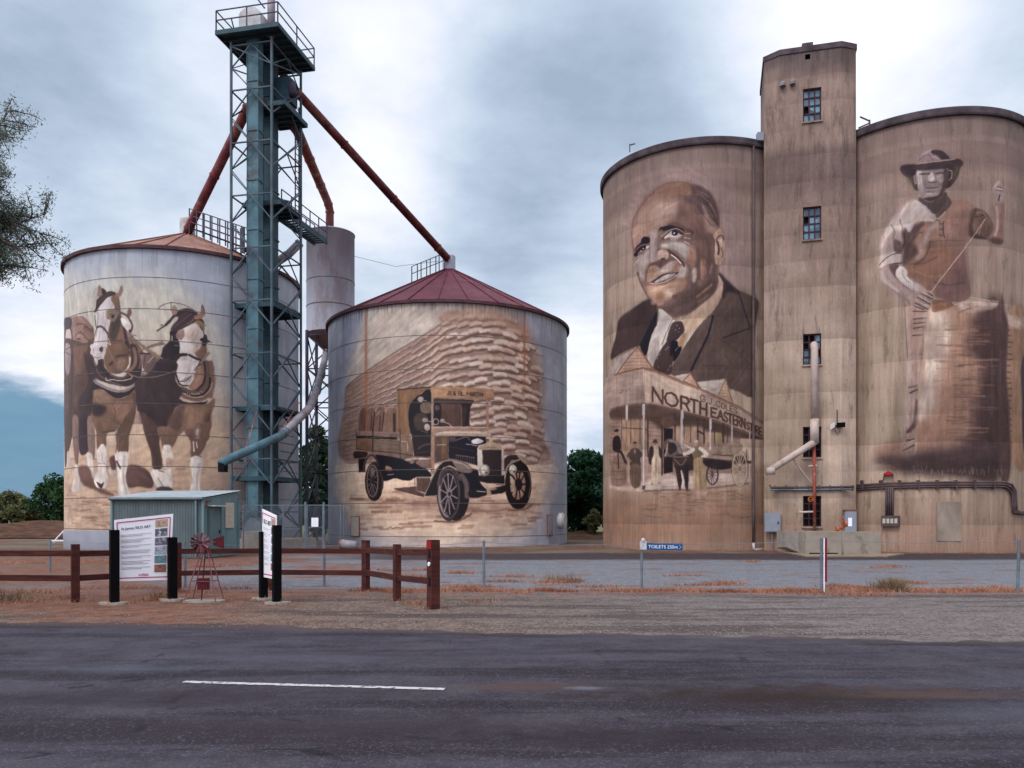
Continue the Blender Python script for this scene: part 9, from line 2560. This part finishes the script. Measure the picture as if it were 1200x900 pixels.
info_board('second white information board on two black posts, turned almost edge on', pl2, pr2, 1.38, 1.52, .145,
    (at(307.2, 596.6, 15.98), at(323.5, 604.2, 15.12), at(322, 678.8, 15.12), at(307.6, 676, 15.98)),
    [('SILO ART', .13, 'ink', .12, .80)], 0)

# ---------------------------------------------------------------- ornamental windmill
P = Vector((gx(239, 15.55), 15.55, 0)); wm = thing('garden_windmill', 'small dark red ornamental windmill on a lattice stand between the information boards', 'windmill', P)
hub = Vector((gx(234.5, 15.45), 15.45, at(0, 635.6, 15.45).z)); apex = hub+Vector((.07,.12,.0))
for sx_, sy_ in ((-1,-1),(1,-1),(1,1),(-1,1)):
    MB().tube([P+Vector((sx_*.31, sy_*.22, .03)), apex+Vector((sx_*.03, sy_*.03, -.05))], .011, 6).build('leg', M['windmill_pink'], wm)
q = MB()
for f_ in (.35, .6, .82):
    cs = [P+Vector((sx_*.31, sy_*.22, .03))+(apex+Vector((sx_*.03, sy_*.03, -.05))-(P+Vector((sx_*.31, sy_*.22, .03))))*f_ for sx_, sy_ in ((-1,-1),(1,-1),(1,1),(-1,1))]
    for i in range(4): q.bar(cs[i], cs[(i+1)%4], .012)
build_each(q, 'crossbar', M['windmill_pink'], wm)
for k in range(14):
    a = 2*math.pi*k/14; d_ = Vector((math.cos(a), 0, math.sin(a))); t_ = Vector((-math.sin(a), 0, math.cos(a))); 
    q = MB(); q.hexa([hub+d_*.05-t_*.01+Vector((0,-.012,0)), hub+d_*.19-t_*.03+Vector((0,-.03,0)), hub+d_*.19+t_*.03+Vector((0,.02,0)), hub+d_*.05+t_*.01+Vector((0,.0,0)),
        hub+d_*.05-t_*.01+Vector((0,-.006,0)), hub+d_*.19-t_*.03+Vector((0,-.024,0)), hub+d_*.19+t_*.03+Vector((0,.026,0)), hub+d_*.05+t_*.01+Vector((0,.006,0))])
    q.build('blade', M['windmill_pink'] if k % 3 else M['windmill_red'], wm)
MB().tube([hub+Vector((0,-.03,0)), hub+Vector((0,.05,0))], .035, 10).build('hub', M['windmill_red'], wm)
tl = hub+Vector((.22,.1,0)); MB().prism([tl+Vector((0,0,-.06)), tl+Vector((.2,.03,-.13)), tl+Vector((.2,.03,.13)), tl+Vector((0,0,.06))], (0,.012,0)).build('tail_vane', M['windmill_red'], wm)
MB().bar(hub, tl+Vector((.05,0,0)), .015).build('tail_arm', M['windmill_pink'], wm)
MB().tube([P+Vector((-.05,0,.03)), apex], .012, 6).build('pump_rod', M['windmill_red'], wm)
MB().box(P+Vector((-.0,-.02,.36)), (.21,.2,.22), (1,.25,0)).build('planter_box', M['windmill_red'], wm)
MB().prism([P+Vector((.42*math.cos(a), .26*math.sin(a), 0)) for a in np.linspace(0, 2*math.pi, 13)[:-1]], (0,0,.035)).build('base', M['concrete'], wm)

# white trestle by the bank
P = gnd(69, 633.5); P = Vector((gx(69, 50), 50, 0)); tr = thing('white_trestle', 'small white metal trestle standing by the grass bank', 'trestle', P)
MB().bar(P+Vector((-.25,0,.15)), P+Vector((.3,0,.75)), .06).bar(P+Vector((.3,0,.75)), P+Vector((.3,.05,.0)), .05).bar(P+Vector((-.45,0,.12)), P+Vector((.35,0,.12)), .07).build('frame', M['white'], tr)
MB().bar(P+Vector((-.3,-.05,0)), P+Vector((-.2,0,.2)), .05).build('foot', M['white'], tr)

# ---------------------------------------------------------------- trees and plants
def leaves(n, pts_fn, size, m, name, parent, aspect=2.2, droop=0):
    c = pts_fn(n); n = len(c)
    a = rng.normal(size=(n,3)); a /= np.linalg.norm(a, axis=1)[:,None]
    if droop: a = a*(1-droop)+np.array([0,0,-1.0])*droop; a /= np.linalg.norm(a, axis=1)[:,None]
    b = np.cross(a, rng.normal(size=(n,3))); b /= np.linalg.norm(b, axis=1)[:,None]
    s = size*(.6+.8*rng.random(n))[:,None]; L = a*s*aspect/2; W_ = b*s/2
    v = np.stack([c-L, c+W_, c+L, c-W_], 1).reshape(-1,3)
    off = np.array(parent.location) if parent else np.zeros(3)
    me = bpy.data.meshes.new(name); o = bpy.data.objects.new(name, me); col.objects.link(o); o.parent = parent
    v = (v-off).astype(np.float32); me.vertices.add(4*n); me.vertices.foreach_set('co', v.ravel()); me.loops.add(4*n); me.loops.foreach_set('vertex_index', np.arange(4*n, dtype=np.int32))
    me.polygons.add(n); me.polygons.foreach_set('loop_start', np.arange(0, 4*n, 4, dtype=np.int32)); me.polygons.foreach_set('loop_total', np.full(n, 4, np.int32)); me.materials.append(m); me.update(); me.validate(); return o
def bushy(name, label, cat, base, rx, ry, h, m, n, leaf, trunk_h=.3, clumps=40, group=None, low=.15, bark='bark'):
    root = thing(name, label, cat, base, group); base = Vector(base)
    q = MB(); tops = []
    cl_ = []
    for k in range(clumps):
        while True:
            p = rng.uniform(-1, 1, 3)
            if .25 < np.linalg.norm(p) < 1: break
        z = low*h+(p[2]*.5+.5)*(1-low)*h; sq_ = math.sin(math.pi*min(1, max(.12, (z/h)*.82+.1)))
        cl_.append((base.x+p[0]*rx*sq_, base.y+p[1]*ry*sq_, z, rng.uniform(.16,.34)*min(rx, h*.5)))
    q.tube([base, base+Vector((.05*h*.2, 0, h*.3)), base+Vector((0,0,h*.62))], [.035*h, .026*h, .012*h], 8)
    for c in cl_[:16]: p = base+Vector((0,0,h*rng.uniform(.15,.5))); q.tube([p, (p+Vector(c[:3]))/2+Vector((0,0,.05*h)), Vector(c[:3])], [.012*h,.008*h,.003*h], 5)
    q.build('trunk', M[bark], root, True)
    C_ = np.array(cl_)
    def fn(n_):
        i = rng.integers(0, len(C_), n_); d = rng.normal(size=(n_,3)); d /= np.linalg.norm(d, axis=1)[:,None]; r = (rng.random(n_)**.45)[:,None]*C_[i,3:4]*1.15
        P_ = C_[i,:3]+d*r*np.array([1,1,.85]); return P_[P_[:,2] > .05]
    leaves(n, fn, leaf, m, 'crown', root)
    return root
# trees far left
G = 'bushy trees behind the yard at the far left'
bushy('bush_tree', 'olive brown bushy tree at the left edge behind the grass bank', 'tree', (gx(8, 80), 80, 0), 3.6, 3, 3.9, M['leaf_olive'], 9000, .2, clumps=46)
bushy('bush_tree', 'thin olive bush between the brown tree and the dark green tree at far left', 'tree', (gx(33, 78), 78, 0), 1.9, 2, 3.3, M['leaf_olive'], 4200, .18, clumps=26)
bushy('round_tree', 'dark green round tree just left of the horse silo', 'tree', (gx(73, 76), 76, 0), 2.7, 2.5, 5.6, M['leaf_dark'], 11000, .17, clumps=44)
# trees seen in the gaps
bushy('dense_tree', 'dense dark green tree filling the gap between the truck silo and concrete silo', 'tree', (gx(684, 64), 64, 0), 3.0, 2.6, 7.0, M['leaf_deep'], 22000, .17, clumps=80, low=.02)
bushy('dense_tree', 'green leafy tree seen through the hopper stand between the steel silos', 'tree', (gx(371, 70), 70, 0), 2.3, 2.2, 9.3, M['leaf_dark'], 16000, .19, clumps=70, low=.04)
bushy('dense_shrub', 'low dark shrub behind the chain link gate', 'shrub', (gx(368, 63), 63, 0), 1.9, 1.5, 3.6, M['leaf_deep'], 8000, .16, clumps=40, low=.02)
bushy('pale_shrub', 'low pale shrub at the foot of the dense tree by the concrete silo', 'shrub', (gx(697, 60), 60, 0), 1.0, 1.0, 2.2, M['leaf_olive'], 3500, .13, clumps=22, low=.02)

# feathery tree at the left edge, near
tb = Vector((-12.6, 14.6, 0)); ft = thing('feathery_tree', 'wispy grey green tree reaching in at the upper left edge', 'tree', tb)
q = MB(); q.tube([tb, tb+Vector((.3,0,2.6)), tb+Vector((.5,.1,5.2)), tb+Vector((.4,0,8.2))], [.28,.22,.15,.06], 10); q.build('trunk', M['bark'], ft, True)
tips = []; q = MB()
def branch(p, d, L, r, lev):
    if lev >= 2 and p.z < 5.55: return
    pts = [p]; n_ = 5
    for k in range(n_):
        d = (d+Vector((0,0,.35 if p.z < 5.7 else 0))+Vector(rng.normal(size=3))*.16+Vector((0,0,.03 if lev < 2 else -.02))).normalized(); p = p+d*L/n_; pts.append(p)
    q.tube(pts, [r*(1-.75*k/n_) for k in range(n_+1)], 5 if lev > 0 else 7, False)
    if lev >= 3: tips.append(pts); return
    for k in range(1, n_+1):
        for _ in range(2 if lev < 2 else 2):
            dd_ = (d+Vector(rng.normal(size=3))*.75).normalized(); branch(pts[k], dd_, L*rng.uniform(.3,.5), r*.56, lev+1)
def aim(z0, px, py, Y, L=None):
    p = tb+Vector((.45, 0, z0)); t_ = at(px, py, Y); v_ = t_-p; branch(p, v_.normalized(), v_.length*.72, .05, 1)
for z0, px, py, Y in ((6.2, 52, 168, 14.2), (5.2, 52, 240, 14.6), (5.2, 40, 280, 14.2), (6.8, 14, 132, 14.8), (4.9, 22, 315, 14.4), (5.8, 36, 205, 15), (5.0, 20, 280, 13.8), (7.0, -10, 150, 14.3), (4.8, 4, 310, 15.0), (5.6, 10, 235, 14.5), (6, -20, 220, 14), (5.2,-20,285,14.6), (4.6, 44, 268, 15.2), (5.5, 46, 200, 14.5), (6.3, 30, 150, 14), (5.2, 46, 285, 14.8), (5.4, 55, 255, 14.2), (6.5, 44, 175, 14.7), (5.2, 34, 225, 14.9), (5.0, 28, 290, 14.1)):
    aim(z0, px, py, Y)
q.build('branches', M['barkred'], ft, True)
TI = [np.array([list(v) for v in t_]) for t_ in tips]
def fn(n_):
    i = rng.integers(0, len(TI), n_); A_ = np.array([t_ for t_ in TI]); k = rng.random(n_)*4.99; k0 = k.astype(int); fr_ = (k-k0)[:,None]
    return A_[i,k0]*(1-fr_)+A_[i,k0+1]*fr_+rng.normal(size=(n_,3))*.07
leaves(270000, fn, .0155, M['leaf_grey'], 'crown', ft, 4.0, .25)

# dry grass: nobody could count it
def tufts(spots, m, label, name, hgt=.12):
    c = []; 
    for (x, y, rx, ry, n) in spots:
        c.append(np.stack([x+rng.normal(size=n)*rx, y+rng.normal(size=n)*ry, np.zeros(n)], 1))
    c = np.concatenate(c); n = len(c); h = hgt*(.35+rng.random(n)); lean = rng.normal(size=(n,2))*.6; wdt = .006+.008*rng.random(n)
    ang = rng.random(n)*6.28; w_ = np.stack([np.cos(ang)*wdt, np.sin(ang)*wdt, np.zeros(n)], 1)
    top_ = c+np.stack([lean[:,0]*h, lean[:,1]*h, h], 1); v = np.stack([c-w_, c+w_, top_], 1).reshape(-1,3).astype(np.float32)
    me = bpy.data.meshes.new(name); o = bpy.data.objects.new(name, me); col.objects.link(o); me.vertices.add(3*n); me.vertices.foreach_set('co', v.ravel()); me.loops.add(3*n); me.loops.foreach_set('vertex_index', np.arange(3*n, dtype=np.int32))
    me.polygons.add(n); me.polygons.foreach_set('loop_start', np.arange(0, 3*n, 3, dtype=np.int32)); me.polygons.foreach_set('loop_total', np.full(n, 3, np.int32)); me.materials.append(m); me.update(); me.validate(); return stuff(o, label, 'grass')
sp_ = []
for x in np.arange(-3.2, 11.5, .22):
    if rng.random() < .85: sp_.append((x, 17.75-.012*x+rng.normal()*.1, .2, .04+.1*rng.random(), int(80+330*rng.random()**2)))
def addp(px, py, rxp, n, ry=.12): p = gnd(px, py); sp_.append((p.x, p.y, rxp/F*p.y, ry, n))
for px, py, rx_, n_ in ((650,683,14,500),(672,681,6,200),(700,688,20,250),(830,686,22,350),(850,684,12,300),(545,688,20,300),(540,672,10,400),(480,676,16,500),(500,668,10,300),(455,669,10,150),(350,671,12,200),(300,672,14,120),(600,676,12,260),(590,682,16,260),(1002,690,18,600),(980,688,10,300),(1080,692,26,500),(1160,690,20,300),(1070,684,8,260),(1036,665,12,200),(1044,664,6,120),(885,658,6,120),(880,659,4,60),(800,675,14,120),(940,695,26,300),(1010,698,26,300),(560,706,14,60),(487,708,8,160),(150,707,8,60),(186,703,6,200),(20,706,20,160),(60,702,18,200),(110,690,22,260),(30,695,25,260),(165,690,20,220),(220,694,20,150),(280,690,20,150),(250,664,16,200),(120,658,16,160),(20,660,20,200)):
    addp(px, py, rx_, n_)
for c_, r_ in ((CA, RA), (CB, RB), (CC, RC), (CD, RD)):
    for k in range(46):
        a = math.atan2(-c_[1], -c_[0])+rng.uniform(-1.4, 1.4); rr_ = r_+.12+abs(rng.normal())*.25; sp_.append((c_[0]+rr_*math.cos(a), c_[1]+rr_*math.sin(a), .22, .12, int(rng.integers(8, 46))))
for p in TP+[pl1, pr1, pl2, pr2]: sp_.append((p.x, p.y-.02, .16, .1, 40))
for k in range(30): p = sh(rng.uniform(-.1, SW), -.12, 0); sp_.append((p.x, p.y, .12, .07, 26))
tufts(sp_, M['drygrass'], 'dry orange grass tufts and litter along the wire fence', 'dry_grass', .085)
sp2 = []
for px, py, rx_, n_ in ((1046,691,5,500),(1040,692,8,300),(1055,693,5,150),(655,682,10,160),(186,702,4,60),(10,705,15,150)):
    p = gnd(px, py); sp2.append((p.x, p.y, rx_/F*p.y, .1, n_))
for k in range(60): x = rng.uniform(-55, -27); sp2.append((x, rng.uniform(58, 66), .5, .5, 40))
tufts(sp2, M['greygrass'], 'brown green weed clumps on the gravel and the far bank', 'weed_clumps', .26)
# scattered stones of the yard
q = MB(); ico = [(0,0,1),(.9,0,.2),(.28,.85,.2),(-.72,.53,.2),(-.72,-.53,.2),(.28,-.85,.2),(0,0,-.6)]; icf = [(0,1,2),(0,2,3),(0,3,4),(0,4,5),(0,5,1),(6,2,1),(6,3,2),(6,4,3),(6,5,4),(6,1,5)]
for k in range(5200):
    y = 11.2+rng.random()**1.6*9; x = rng.uniform(-.72, .72)*y
    if y < edge_y(x)-.5+.5*rng.random()**.3: continue
    s_ = rng.uniform(.008,.022); q.add([(x+a*s_*rng.uniform(.7,1.2), y+b*s_*rng.uniform(.7,1.2), c*s_*.7+.002) for a, b, c in ico], icf)
stuff(q.build('gravel', simple('loose_stones', '7c6e66', .9, var=.35, scale=40)), 'loose pale stones on the road shoulder', 'gravel')
